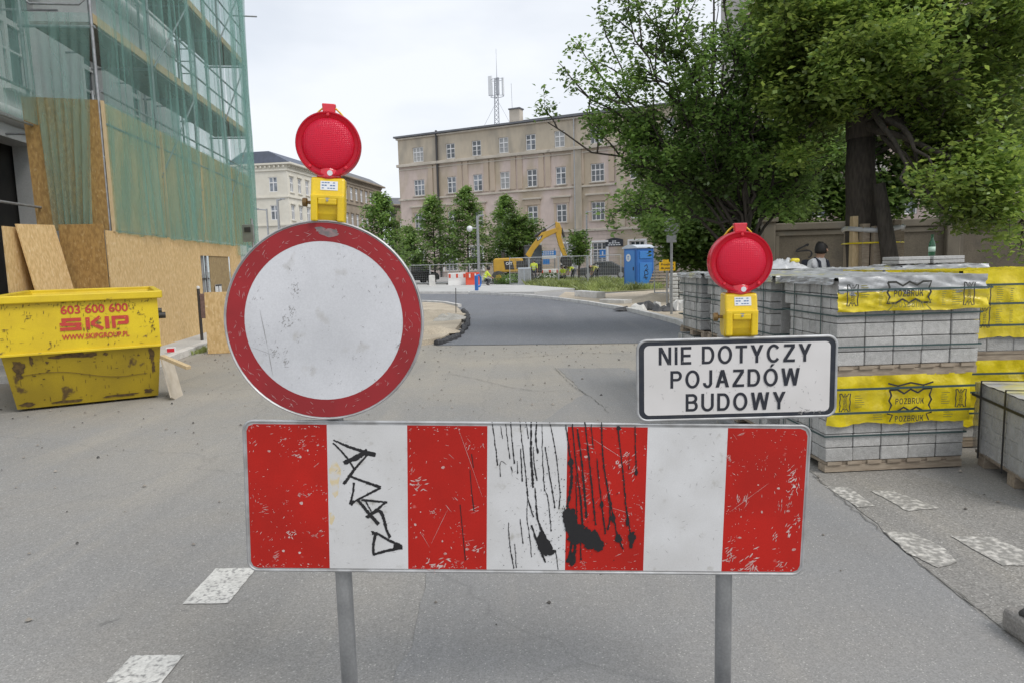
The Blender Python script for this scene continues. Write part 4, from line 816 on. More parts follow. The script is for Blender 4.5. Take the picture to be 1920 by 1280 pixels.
net('green debris net closing the far end of the scaffold', SX[4] + .1, SX[4] + 2.4, .9, 11.4, -.1, .18, 27, end=True)
# gathered net hanging at the near corner: a few long folds
v, f = [], []; nx, nz_ = 40, 22
for j in range(nz_ + 1):
    for i in range(nx + 1):
        s, t = i / nx, j / nz_; wdt = SD * (.55 + .4 * t)
        v.append((.22 - .05 * math.sin(s * 40 + 3 * t) * (1.2 - t) - .03, wdt * (s) - .03 + (1 - t) * .25, HH + .02 + 3.4 * t))
for j in range(nz_):
    for i in range(nx): k = j * (nx + 1) + i; f.append((k, k + 1, k + nx + 2, k + nx + 1))
tag(link('debris_net', arrays_mesh('debris_net', v, f, m_net, True), None, H0, (0, 0, H_RZ)), 'bunched green net hanging in long folds over the shade-toned end board', 'netting', 'green debris nets on the scaffold')
v, f = [], []
for j in range(16):
    for i in range(25):
        s, t = i / 24, j / 15; v.append((-4.6 + 3.6 * s, SD + .02 - .08 * math.sin(s * 21 + t * 4) - .06 * t, 3.15 + .9 * t - .55 * s - .25 * math.sin(s * 3.1) * (1 - t)))
for j in range(15):
    for i in range(24): k = j * 25 + i; f.append((k, k + 1, k + 26, k + 25))
tag(link('debris_net', arrays_mesh('debris_net', v, f, m_net, True), None, H0, (0, 0, H_RZ)), 'torn green net sagging across the dark opening at the left edge', 'netting', 'green debris nets on the scaffold')
# sign pole on the left pavement, street signs by the hoarding
q = G(379, 638, .1); sp = thing('sign_post', 'short dark post with small brown plate in front of the hoarding', 'sign post', (q.x, q.y, .1), R(10))
part(MB().tube((0, 0, 0), (0, 0, 1.05), .03, n=12), 'post', m_dark, sp, auto=40); part(MB().lathe([(.032, 1.05), (.036, 1.06), (.03, 1.1), (0.001, 1.11)], 12), 'cap', m_sticker, sp, auto=40); part(MB().box((.09, -.03, .7), (.13, .03, .5)), 'plate', mat('brown_plate', (.12, .075, .07), (.18, .12, .11), .6, 20), sp, bevel=.01)
q = at(468, 440, 17.0); sp = thing('sign_post', 'grey pole carrying a small box sign seen from behind, by the far net', 'sign post', (q.x, q.y, 0), R(-10))
part(MB().tube((.08, 0, 0), (.08, 0, 2.75), .03, n=12), 'post', m_steel, sp, auto=40); part(MB().box((0, -.05, 2.4), (.3, .05, .42)), 'box_sign', m_steel, sp, bevel=.01); part(MB().box((0, -.085, 2.48), (.16, .02, .12)), 'bracket', m_dark, sp)

# ================================================================ PALLETS OF CONCRETE BLOCKS
m_film = mat('milky_film', (.5, .51, .52), (.38, .39, .4), .28, 7, bump=.5, bscale=14, coat=.3, trans=.0, c3=(.62, .58, .2), c3lo=.6, c3hi=.7, c3scale=2.5)
m_yfilm = mat('yellow_film', (.74, .6, .015), (.64, .5, .015), .26, 6, bump=.8, bscale=9, coat=.35)
m_grfilm = mat('grey_film', (.36, .37, .36), (.3, .31, .3), .25, 5, bump=.5, bscale=9, coat=.4)
m_print = mat('film_print', (.03, .03, .025), rough=.5)
m_printpale = mat('film_print_pale', (.22, .2, .03), rough=.5)
BL, BD, BHt, PH = .2, .1, .096, .085                                                    # block length, depth, course height, pallet height
def block_mesh(lx, ly, lz, nm):
    mb = MB(); b = .004; mb.box((0, 0, lz / 2), (lx - .006, ly - .006, lz - .005)); me = mb.mesh(nm, m_block)
    import bmesh
    bm = bmesh.new(); bm.from_mesh(me); bmesh.ops.bevel(bm, geom=[e for e in bm.edges], offset=b, segments=1, affect='EDGES'); bm.to_mesh(me); bm.free(); return me
blk_front = block_mesh(BL, BD, BHt, 'paving_block'); blk_side = block_mesh(BL, BD, BHt, 'paving_block_end')
d_row = Vector((-.0655, .9979, 0)).normalized(); ROW_RZ = math.atan2(d_row.y, d_row.x) - math.pi / 2
PW, PD = 1.0, .8
def paver_load(label, loc, rz, courses=6, front=True, left=True, group='pallet loads of concrete paving blocks', strap_z=(.18, .42), nfx=5, nsd=8, jit=.006, name='paver_pallet', right=False):
    t = thing(name, label, 'block pallet', loc, rz, group)
    pal = MB(); pal.box((PW / 2, PD / 2, .012), (PW, PD, .02)); po = part(MB().box((PW / 2, PD / 2, PH - .011), (PW - .02, PD - .02, .02)), 'pallet', m_oldwood, t)
    for k in range(7): part(MB().box((.07 + k * .143, PD / 2, PH - .012), (.1, PD + .01, .022)), 'deck_board', m_oldwood, po)
    for k in range(3): part(MB().box((PW / 2, .05 + k * (PD - .1) / 2, .036), (PW - .01, .09, .05)), 'bearer', m_oldwood, po)
    H = courses * BHt
    part(MB().box((PW / 2, PD / 2 + .0, PH + H / 2), (PW - .19, PD - .19, H - .004)), 'block_core', m_block, t)
    for c in range(courses):
        z = PH + c * BHt
        for i in range(nfx):
            for y, on in ((BD / 2, front), (PD - BD / 2, True)):
                if not on: continue
                if y > PD / 2 and (i in (0,) and not left): continue
                if y > PD / 2 and c < courses - 2: continue
                link('paving_block', blk_front, t, (i * BL + BL / 2 + random.uniform(-.002, .002), y + random.uniform(-jit, jit), z))
        for k in range(1, nsd - 1):
            if left: link('paving_block', blk_side, t, (BD / 2 * 0 + BL / 2 + random.uniform(-jit, jit), k * BD + BD / 2, z))
            if right: link('paving_block', blk_side, t, (PW - BL / 2 + random.uniform(-jit, jit), k * BD + BD / 2, z))
    if not right: part(MB().box((PW - .1, PD / 2, PH + H / 2), (.196, PD - .21, H - .006)), 'block_core', m_block, t)
    if nsd and not left: part(MB().box((.1, PD / 2, PH + H / 2), (.19, PD - .21, H - .006)), 'block_core', m_block, t)
    e = .009
    for z in strap_z:
        z += PH; mb = MB(); zz = [random.uniform(-.008, .008) for _ in range(4)]
        P4 = [(-e, -e, z + zz[0]), (PW + e, -e, z + zz[1]), (PW + e, PD + e, z + zz[2]), (-e, PD + e, z + zz[3])]
        for a, b in zip(P4, P4[1:] + P4[:1]): mb.beam(a, b, .003, .011)
        mb.build('strap', m_strap, t)
    for k, x in enumerate(()): pass
    for y in (.2, .6):
        mb = MB(); mb.beam((-e - .002, y, .05), (-e - .002, y, PH + H + .012), .009, .003, up=(1, 0, 0)); mb.beam((-e, y, PH + H + .013), (PW + e, y, PH + H + .013), .009, .003); mb.build('strap', m_strap, t)
    return t
def cover(t, H, front, left, m_top, m_skirt, seed, over=.02, white_band=0.0, right=0.0, top_amp=.014):
    """wrinkled film: a sheet over the top and skirts hanging over the front and left faces"""
    def grid(fn, nu, nv, nm, m):
        v = [fn(i / nu, j / nv) for j in range(nv + 1) for i in range(nu + 1)]; f = [(j * (nu + 1) + i, j * (nu + 1) + i + 1, (j + 1) * (nu + 1) + i + 1, (j + 1) * (nu + 1) + i) for j in range(nv) for i in range(nu)]
        return link(nm, arrays_mesh(nm, v, f, m, True), t)
    N = lambda a, b, c: mnoise.noise((a + seed, b, c)); z1 = PH + H
    topz = lambda u, v_: z1 + .02 + top_amp * (N(u * 9, v_ * 7, 1) + .7 * N(u * 23, v_ * 19, 4)) * min(1, 8 * min(u, 1 - u, v_, 1 - v_) + .2)
    grid(lambda u, v_: (-over + (PW + 2 * over) * u, -over * .7 + (PD + 2 * over) * v_, topz(u, v_)), 40, 30, 'cover_top', m_top)
    def skirt(L0, drop, place, m, z_hi, nm):
        def fn(u, v_):
            dz = drop * (1 + .06 * N(u * 5, 2, 7) + .02 * N(u * 24, 5, 3)) * (1 - v_); o_ = .022 + .018 * N(u * 7 + v_ * 2, v_ * 2.5, 11) + .014 * N(u * 26 + v_ * 5, v_ * 4, 5) + .008 * (1 - v_) * N(u * 14, 1, 1)
            return place(u, max(o_, .010), z_hi - dz)
        return grid(fn, 48, 12, nm, m)
    if front:
        pl = lambda u, o_, z: (-.012 + (PW + .024) * u, -o_ - .004, z)
        if white_band: skirt(PW, white_band, pl, m_top, topz(.5, .0) + .004, 'cover_front'); skirt(PW, front - white_band, lambda u, o_, z: (-.02 + (PW + .04) * u, -o_ - .012, z), m_skirt, z1 + .02 - white_band * .82, 'cover_fold')
        else: skirt(PW, front, pl, m_skirt, z1 + .022, 'cover_front')
    if left: skirt(PD, left, lambda u, o_, z: (-o_ - .006, PD * u, z), m_skirt if not white_band else m_top, z1 + .02, 'cover_side')
def zigzag(mb, cx, cz, w_, h_, lw, y=0, seed=0):
    a, b = w_ / 2, h_ / 2
    P = [(-a, b), (-a * .62, b), (-a * .3, b * .62), (0, b), (a * .35, b * .66), (a * .62, b), (a, b), (a * .9, b * .4), (a, 0), (a * .88, -b * .5), (a, -b), (a * .6, -b), (a * .3, -b * .66), (0, -b), (-a * .3, -b * .64), (-a * .6, -b), (-a, -b), (-a * .88, -b * .4), (-a, 0), (-a * .9, b * .5), (-a, b)]
    ribbon(mb, [(cx + p[0], cz + p[1]) for p in P], lw, lw, y)
def logo(t, cx, cz, w_=.28, h_=.15, y=-.05, m=None, flip=1, frame=True, text_w=.2, text_h=.042):
    m = m or m_print
    if frame: mb = MB(); zigzag(mb, cx, cz, w_, h_, .014, y); mb.build('print_frame', m, t)
    me = fit(block_text('POZBRUK', m, t=.16), text_w, text_h * flip); link('lettering', me, t, (cx - .005, y - .001, cz - .006 * flip))
def side_print(t, x, cz, y=-.05, h_=.12, small=True):
    mb = MB(); zigzag(mb, x, cz, .075, h_, .008, y); mb.build('print_frame', m_print, t)
    me = fit(block_text('POZBRUK', m_print, t=.15), h_ * .8, .024); link('lettering', me, t, (x, y - .001, cz), (0, R(-90), 0))
def small_print(t, x, cz, y=-.05, w_=.07, n=6, h_=.09):
    mb = MB()
    for k in range(n): q = random.uniform(.5, 1); mb.poly([(x, y, cz + h_ / 2 - k * h_ / n), (x + w_ * q, y, cz + h_ / 2 - k * h_ / n), (x + w_ * q, y, cz + h_ / 2 - k * h_ / n - .005), (x, y, cz + h_ / 2 - k * h_ / n - .005)])
    mb.build('small_print', m_printpale, t)['kind'] = 'stuff'
LOAD = PH + 6 * BHt
F0 = Vector((2.135, 4.58, 0)); fr = Vector((math.cos(ROW_RZ), math.sin(ROW_RZ), 0))
names = ('front', 'second', 'third', 'farthest')
for i in range(4):
    base = F0 + d_row * (.815 * i) + fr * (-.0 + random.uniform(-.02, .02) * (i > 0))
    lo_l = paver_load(('grey block pallet under yellow printed film, bottom of the front stack', 'lower block pallet of the second stack behind the lettered plate', 'lower block pallet of the third stack from the front', 'lower block pallet of the farthest stack, nearest the fresh road')[i], base, ROW_RZ, left=True, front=(i == 0))
    upb = base + fr * (.05 if i == 0 else random.uniform(-.01, .03)) + Vector((0, 0, LOAD + .004)) + d_row * (-.02 if i == 0 else 0)
    up_l = paver_load(('grey block pallet with milky and yellow lettered film on top of the front stack', 'upper block pallet of the second stack, whitish film on top', 'upper block pallet of the third stack, right of the yellow lamp housing', 'upper block pallet of the farthest stack with film over its corner')[i], upb, ROW_RZ + (R(-.8) if i == 0 else R(random.uniform(-1, 1))), left=True, front=(i == 0), strap_z=(.13, .34, .47))
    if i == 0:
        cover(lo_l, 6 * BHt, .335, .0, m_yfilm, m_yfilm, 5)
        logo(lo_l, .56, PH + .425, .30, .15, y=-.056); logo(lo_l, .56, PH + .305, .27, .05, y=-.057, frame=False)
        mb = MB(); ribbon(mb, [(.42, PH + .28), (.44, PH + .325), (.40, PH + .335)], .01, .01, -.052); ribbon(mb, [(.70, PH + .28), (.68, PH + .325), (.72, PH + .335)], .01, .01, -.052); mb.build('print_frame', m_print, lo_l)
        side_print(lo_l, .92, PH + .425, -.056); side_print(lo_l, .1, PH + .425, -.056); small_print(lo_l, .17, PH + .425, -.056); small_print(lo_l, .78, PH + .425, -.056); small_print(lo_l, .8, PH + .31, -.056, n=3, h_=.05); small_print(lo_l, .3, PH + .31, -.056, n=3, h_=.05); mbx = MB(); ribbon(mbx, [(.40, PH + .545), (.47, PH + .525), (.56, PH + .545), (.65, PH + .525), (.72, PH + .545)], .012, .012, -.056); mbx.build('print_frame', m_print, lo_l)
        for z in (.515, .352):
            mb = MB(); mb.beam((-.02, -.062, PH + z), (PW + .02, -.06, PH + z - .004), .003, .015); mb.build('strap', m_strap, lo_l)
        cover(up_l, 6 * BHt, .25, .05, m_film, m_yfilm, 2, white_band=.12)
        logo(up_l, .46, PH + .49, .30, .14, y=-.050, text_h=.045); logo(up_l, .46, PH + .405, .29, .07, y=-.060, m=m_printpale, flip=-1, text_h=.04, frame=False)
        mb = MB(); ribbon(mb, [(.31, PH + .44), (.345, PH + .405), (.31, PH + .37)], .009, .009, -.06); ribbon(mb, [(.61, PH + .44), (.575, PH + .405), (.61, PH + .37)], .009, .009, -.06); mb.build('print_frame', m_printpale, up_l)
        side_print(up_l, .87, PH + .47, -.056, .15); side_print(up_l, .07, PH + .48, -.056, .14); small_print(up_l, .13, PH + .5, -.05); small_print(up_l, .75, PH + .45, -.06, h_=.12, n=8); small_print(up_l, .25, PH + .46, -.058, .03, 9, .12); small_print(up_l, .68, PH + .44, -.06, .03, 8, .1)
        mb = MB(); mb.beam((-.03, -.062, PH + .515), (PW + .03, -.062, PH + .51), .003, .012); mb.build('strap', m_strap, up_l)
    else: cover(up_l, 6 * BHt, .06 if i == 1 else 0, .05, m_film, m_film, 10 + i, top_amp=.018)
# grey shrink-wrapped load at the right edge
gl = thing('wrapped_pallet', 'low block pallet wrapped in grey film with black straps at the right edge', 'block pallet', (3.06, 3.75, 0), R(-13), 'pallet loads of concrete paving blocks')
po = part(MB().box((.55, .5, .09), (1.1, 1.06, .022)), 'pallet', m_oldwood, gl)
for k in range(3): part(MB().box((.55, .07 + k * .43, .04), (1.1, .1, .075)), 'bearer', m_oldwood, po)
for c in range(5):
    for k in range(5): part(MB().box((.1, .1 + .2 * k, .1 + c * .096 + .048), (.196, .196, .092)), 'paving_block', m_block, gl, bevel=.004)
    for k in range(4): part(MB().box((.3 + .2 * k, .05, .1 + c * .096 + .048), (.196, .096, .092)), 'paving_block', m_block, gl, bevel=.004)
part(MB().box((.65, .55, .1 + .24), (.88, .88, .475)), 'block_core', m_block, gl)
def wrapfilm():
    m = bpy.data.materials.new('clear_wrap'); m.use_nodes = True; n = m.node_tree.nodes; l = m.node_tree.links.new; n.clear(); o = n.new('ShaderNodeOutputMaterial'); tp = n.new('ShaderNodeBsdfTransparent'); gs = n.new('ShaderNodeBsdfPrincipled'); gs.inputs['Base Color'].default_value = (.55, .56, .56, 1); gs.inputs['Roughness'].default_value = .22
    g = n.new('ShaderNodeNewGeometry'); q = n.new('ShaderNodeTexNoise'); q.inputs['Scale'].default_value = 9; q.inputs['Detail'].default_value = 6; l(g.outputs['Position'], q.inputs['Vector']); bp = n.new('ShaderNodeBump'); bp.inputs['Strength'].default_value = .6; bp.inputs['Distance'].default_value = .02; l(q.outputs[0], bp.inputs['Height']); l(bp.outputs[0], gs.inputs['Normal'])
    mr = n.new('ShaderNodeMapRange'); mr.inputs[1].default_value = .3; mr.inputs[2].default_value = .7; mr.inputs[3].default_value = .25; mr.inputs[4].default_value = .6; l(q.outputs[0], mr.inputs[0]); x = n.new('ShaderNodeMixShader'); l(mr.outputs[0], x.inputs[0]); l(tp.outputs[0], x.inputs[1]); l(gs.outputs[0], x.inputs[2]); l(x.outputs[0], o.inputs[0]); return m
m_wrap = wrapfilm()
v, f = [], []; loop = [(-.012, 1.02), (-.012, -.012), (1.1, -.012), (1.1, 1.02)]
per = []
for a, b in zip(loop, loop[1:] + loop[:1]):
    for i in range(16): per.append((a[0] + (b[0] - a[0]) * i / 16, a[1] + (b[1] - a[1]) * i / 16))
for j in range(13):
    for i, (x, y) in enumerate(per):
        o_ = .008 + .01 * mnoise.noise((x * 6, y * 6, j * .5)); sx2 = -1 if x < .3 else (1 if x > .9 else 0); sy2 = -1 if y < .2 else (1 if y > .9 else 0); v.append((x + sx2 * abs(o_), y + sy2 * abs(o_), .11 + j / 12 * .475))
n_ = len(per)
for j in range(12):
    for i in range(n_): f.append((j * n_ + i, j * n_ + (i + 1) % n_, (j + 1) * n_ + (i + 1) % n_, (j + 1) * n_ + i))
link('wrap', arrays_mesh('wrap', v, f, m_wrap, True), gl)
v = [(-.02 + 1.13 * i / 30, -.02 + 1.05 * j / 30, .593 + .014 * mnoise.noise((i * .35, j * .35, 2))) for j in range(31) for i in range(31)]; f = [(j * 31 + i, j * 31 + i + 1, j * 31 + i + 32, j * 31 + i + 31) for j in range(30) for i in range(30)]
link('cover_top', arrays_mesh('cover_top', v, f, m_film, True), gl)
for y in (.22, .55, .9):
    mb = MB(); mb.beam((-.035, y, .07), (-.035, y, .612), .018, .004, up=(1, 0, 0)); mb.beam((-.035, y, .614), (1.1, y, .612), .018, .004); mb.build('strap', m_blkstrap, gl)
mb = MB(); mb.beam((-.038, -.03, .5), (-.038, 1.03, .5), .004, .018); mb.build('strap', m_blkstrap, gl)
# yellow-wrapped stack behind it
def wrapped_load(label, loc, rz, H, m, seed, prints=True):
    t = thing('paver_pallet', label, 'block pallet', loc, rz, 'pallet loads of concrete paving blocks')
    po = part(MB().box((.5, .4, PH - .011), (1.0, .8, .022)), 'pallet', m_oldwood, t)
    for k in range(3): part(MB().box((.5, .05 + k * .35, .036), (.99, .09, .05)), 'bearer', m_oldwood, po)
    part(MB().box((.5, .4, PH + H / 2), (.99, .79, H)), 'block_core', m_block, t)
    for i in range(5): link('paving_block', blk_front, t, (i * .2 + .1, .045, PH))
    for i in range(1, 8): link('paving_block', blk_side, t, (.095, i * .1 + .0, PH))
    cover(t, H, H * .86, H * .8, m, m, seed)
    for z in (.2, .36, .5):
        mb = MB(); e = .05; P4 = [(-e, -e, PH + z), (1 + e, -e, PH + z), (1 + e, .8 + e, PH + z), (-e, .8 + e, PH + z)]
        for a, b in zip(P4, P4[1:] + P4[:1]): mb.beam(a, b, .003, .015)
        mb.build('strap', m_strap, t)
    if prints:
        for z in (.42, .26): side_print(t, .14, PH + z, -.056, .15); small_print(t, .22, PH + z, -.056, .05, 8, .12); small_print(t, .32, PH + z, -.056, .03, 7, .1)
        logo(t, .62, PH + .42, .3, .15, y=-.057); logo(t, .62, PH + .22, .3, .15, y=-.057)
    return t
wrapped_load('lower yellow-wrapped block pallet behind the grey wrapped one at right', (3.36, 5.12, 0), R(-1), .576, m_yfilm, 31, False)
wrapped_load('yellow-wrapped block pallet on top of the right-hand stack', (3.37, 5.1, LOAD + .004), R(-1.5), .585, m_yfilm, 33)
# rows behind, showing only their tops over the front stacks
k = 0
for lb_, loc, m in (('block pallet with whitish film behind the second stack, middle of the yard', (3.45, 6.3, 0), m_film), ('block pallet with streaked film standing deeper in the yard', (3.2, 7.4, 0), m_film), ('block pallet under the green bottle, near the concrete wall', (4.75, 8.3, 0), m_film)):
    t = paver_load(lb_ + ', lower one', loc, R(-2), left=False, front=False, strap_z=()); t2 = paver_load(lb_ + ', upper one', (loc[0], loc[1], LOAD + .004), R(-2), left=True, front=True, strap_z=(.3,), nsd=8); cover(t2, 6 * BHt, .16, .12, m, m_yfilm if k == 0 else m, 40 + k, top_amp=.02); k += 1
# ================================================================ BUILDINGS IN THE BACKGROUND
m_pink = mat('faded_pink_render', (.6, .5, .46), (.54, .45, .4), .95, .35, .3, .7, speck=.05, sscale=3, c3=(.44, .37, .28), c3lo=.44, c3hi=.58, c3scale=.3, bump=.05, stretch=(1, 1, .55))
m_tan = mat('tan_render', (.52, .455, .36), (.46, .4, .315), .95, .4, speck=.05, sscale=3, c3=(.37, .33, .27), c3lo=.48, c3hi=.66, c3scale=.6, stretch=(1, 1, .4))
m_trim = mat('stained_trim', (.54, .49, .42), (.44, .4, .34), .95, .9, c3=(.3, .27, .23), c3lo=.6, c3hi=.7, c3scale=1.2)
m_pil = mat('bare_plaster', (.51, .42, .33), (.45, .37, .29), .95, .6)
m_roof = mat('grey_roofing', (.16, .165, .18), (.12, .125, .14), .8, 1)
m_blind = mat('window_blind', (.42, .42, .4), (.3, .31, .32), .4, .8)
m_cur = mat('window_curtained', (.24, .27, .31), (.07, .08, .09), rough=.15, scale=.9, coat=.4, lo=.4, hi=.6)
BA = Vector((-13.6, 88, 0)); bdir = Vector((.9, -.438, 0)).normalized(); B_RZ = math.atan2(bdir.y, bdir.x)
tb = thing('tenement_building', 'long four-storey tenement with faded pink and tan render across the plaza', 'building', BA, B_RZ)
TBM = Matrix.LocRotScale(BA, Euler((0, 0, B_RZ)), None).inverted()
def bu(px, py, yl=0):
    o_ = TBM @ EYE; d = TBM.to_3x3() @ ray(px, py); t = (yl - o_.y) / d.y; q = o_ + d * t; return q.x, q.z
cols = [(783, 3), (844, 2), (893, 2), (944, 2), (995, 2), (1049, 2), (1119, 3), (1190, 2), (1255, 2), (1318, 2), (1390, 2)]
zr = [(bu(944, 287.5)[1], bu(944, 258)[1]), (bu(944, 355)[1], bu(944, 323)[1]), (bu(1000, 420)[1], bu(1000, 387)[1])]
Lb, Hb = 52.0, 17.35; zc, zb2, zg = 13.95, 9.75, 4.95
holes = []; wins = []
for px, k in cols:
    for r_, (a, b) in enumerate(zr):
        u = bu(px + (0, 2.5, 4)[r_] * (1 if px < 1100 else .6), (272, 338, 403)[r_])[0]; hw = .78 if k == 3 else .62
        holes.append((u - hw, u + hw, a, b)); wins.append((u - hw, u + hw, a, b, k, r_))
for px in (783, 844, 893, 944, 1000, 1068, 1124, 1195, 1260, 1330): 
    u = bu(px, 465)[0]; holes.append((u - .8, u + .8, .75, 3.55)); wins.append((u - .8, u + .8, .75, 3.55, 3, 3))
wl = wall_with_holes(Lb, zg, [h for h in holes if h[3] < zg], .25); wl.build('ground_floor_wall', m_pink, tb)
w2 = wall_with_holes(Lb, zc - zg, [h for h in holes if zg < h[3] < zc], .25, z0=zg); w2.build('middle_wall', m_pink, tb)
w3 = wall_with_holes(Lb, Hb - zc, [h for h in holes if h[3] > zc], .25, z0=zc); w3.build('attic_wall', m_tan, tb)
part(MB().box((Lb / 2, 6.5, Hb / 2 - .05), (Lb - .02, 12.4, Hb - .1)), 'inner_mass', m_reveal, tb)
for y_, nm in ((6.5, 'gable_wall'),): part(MB().box((-.06, y_, Hb / 2 - .02), (.12, 13, Hb - .06)), nm, m_tan, tb); part(MB().box((Lb + .06, y_, Hb / 2 - .02), (.12, 13, Hb - .06)), nm, m_tan, tb)
part(MB().box((Lb / 2, 6.3, Hb + .12), (Lb + .9, 13.6, .2)), 'roof', m_roof, tb)
for z, d, h in ((zc, .42, .34), (zb2, .22, .22), (zg, .24, .3), (Hb - .12, .3, .2)): part(MB().box((Lb / 2, -d / 2 + .02, z), (Lb + .5, d, h)), 'cornice', m_trim, tb, bevel=.05)
part(MB().box((Lb / 2, -.06, zc - .5), (Lb + .1, .14, .12)), 'string_course', m_trim, tb)
for i in range(len(wins)):
    a, b, c, d, k, r_ = wins[i]; gm = random.choice((m_cur, m_glass, m_glass, m_blind))
    window(tb, a + .02, b - .02, c + .02, d - .02, .12, k, (.36, .66) if r_ != 3 else (.3, .6, .72), m_winwhite, gm, .075 if r_ < 3 else .08)
    part(MB().box(((a + b) / 2, -.09, c - .07), (b - a + .3, .2, .1)), 'sill', m_trim, tb)
    if r_ == 2: part(MB().box(((a + b) / 2, -.14, d + .85), (b - a + 1.2, .3, .2)), 'hood', m_trim, tb, bevel=.03); part(MB().box(((a + b) / 2, -.04, d + .45), (b - a + .7, .1, .6)), 'panel', m_pil, tb)
    if r_ in (2, 3):
        for s in (a - .16, b + .16): part(MB().box((s, -.04, (c + d) / 2), (.22, .09, d - c + .2)), 'jamb', m_pil if r_ == 2 else m_winwhite, tb)
    if r_ == 3: part(MB().box(((a + b) / 2, -.05, d + .1), (b - a + .5, .12, .2)), 'arch_stone', m_winwhite, tb)
for i in range(len(cols) - 1):
    u0, u1 = bu(cols[i][0], 338)[0], bu(cols[i + 1][0], 338)[0]; um = (u0 + u1) / 2
    for s in (-.42, .42): part(MB().box((um + s, -.05, (zb2 + zc) / 2 + .05), (.62, .13, zc - zb2 - .5)), 'pilaster', m_pil, tb)
for px in (1085, 1165):                                                                  # edges of the slightly projecting bay
    u = bu(px, 400)[0]; part(MB().box((u, -.1, (zg + zc) / 2), (.9, .24, zc - zg - .35)), 'quoin_strip', m_tan, tb)
u = bu(821, 300)[0]; part(MB().tube((u, -.2, 0), (u, -.2, Hb + .4), .14, n=10), 'downpipe', m_dark, tb, auto=40)
u = bu(1078, 300)[0]; part(MB().tube((u, -.2, 0), (u, -.2, Hb), .07, n=8), 'downpipe', m_steel, tb, auto=40)
for zz in np.arange(.6, 4.7, .42): part(MB().box((Lb / 2, -.012, zz), (Lb - .1, .02, .03)), 'joint', m_trim, tb)
u = bu(960, 235)[0]; part(MB().box((u, 1.2, Hb + 1.0), (1.3, 1.0, 1.8)), 'chimney', m_trim, tb); part(MB().box((u, 1.2, Hb + 1.95), (1.5, 1.2, .14)), 'chimney_cap', m_roof, tb)
part(MB().box((u + 6, 2.4, Hb + .45), (11, 1.5, .6)), 'roof_box', m_roof, tb)
# plaque and notice boards on the facade
u, z = bu(1152, 455); part(MB().prism([(u - 1.0, -.1, z - .42), (u + 1.0, -.1, z - .42), (u + 1.0, -.1, z + .3), (u + .5, -.1, z + .42), (u, -.1, z + .52), (u - .5, -.1, z + .42), (u - 1.0, -.1, z + .3)], (0, .07, 0)), 'plaque', m_navy, tb)
mb = MB()
for k, (w_, n) in enumerate(((.5, 2), (1.3, 4), (1.5, 5))):
    for j in range(n): x = u - w_ / 2 + (j + .5) * w_ / n; mb.box((x, -.112, z + .14 - k * .2), (w_ / n * .75, .01, .1))
mb.build('plaque_print', m_sticker, tb)
# antenna mast on the roof
u, z = bu(934, 240, 3.0); am = thing('antenna_mast', 'grey lattice antenna mast with panel antennas on the tenement roof', 'antenna mast', tuple(TBM.inverted() @ Vector((u, 3.0, Hb + .2))), B_RZ)
m_mast = mat('mast_grey', (.42, .44, .47), (.34, .36, .39), .6, 3); hm = bu(931, 112, 3.0)[1] - Hb
mt = MB(); w_ = .32
for a, b in ((-w_, -w_), (w_, -w_), (0, w_)): mt.tube((a, b, 0), (a * .6, b * .6, hm * .72), .06, n=6)
L4 = [(-w_, -w_), (w_, -w_), (0, w_)]
for k in range(12):
    z0, z1 = hm * .06 * k, hm * .06 * (k + 1)
    for j in range(3): a, b = L4[j], L4[(j + 1) % 3]; s0, s1 = 1 - .4 * z0 / (hm * .72), 1 - .4 * z1 / (hm * .72); mt.tube((a[0] * s0, a[1] * s0, z0), (b[0] * s1, b[1] * s1, z1), .03, n=4)
mt.build('lattice', m_mast, am)
part(MB().tube((0, 0, hm * .7), (0, 0, hm * .98), .05, .02, n=6), 'spike', m_mast, am); part(MB().tube((0, 0, hm * .95), (0, 0, hm * 1.12), .02, n=5), 'rod', m_mast, am)
part(MB().box((-.75, -.3, hm * .62), (.5, .25, 2.3)), 'panel_antenna', m_sticker, am, bevel=.05); part(MB().box((.25, -.35, hm * .6), (.4, .25, 2.0)), 'panel_antenna', m_mast, am, bevel=.05); part(MB().box((.75, .1, hm * .6), (.25, .25, 2.1)), 'panel_antenna', m_sticker, am, bevel=.05)
part(MB().path([(.85 * math.cos(a), .85 * math.sin(a) * .7, hm * .47) for a in [k * math.pi / 6 for k in range(13)]], .035, 5), 'ring_frame', m_mast, am); part(MB().path([(.85 * math.cos(a), .85 * math.sin(a) * .7, hm * .7) for a in [k * math.pi / 6 for k in range(13)]], .03, 5), 'ring_frame', m_mast, am)
for x in (-2.4, 2.0): part(MB().tube((x, 0, 0), (0, 0, hm * .42), .018, n=4), 'guy_wire', m_mast, am)
part(MB().tube((2.0, 0, 0), (1.9, 0, hm * .62), .025, n=5), 'whip_aerial', m_mast, am)

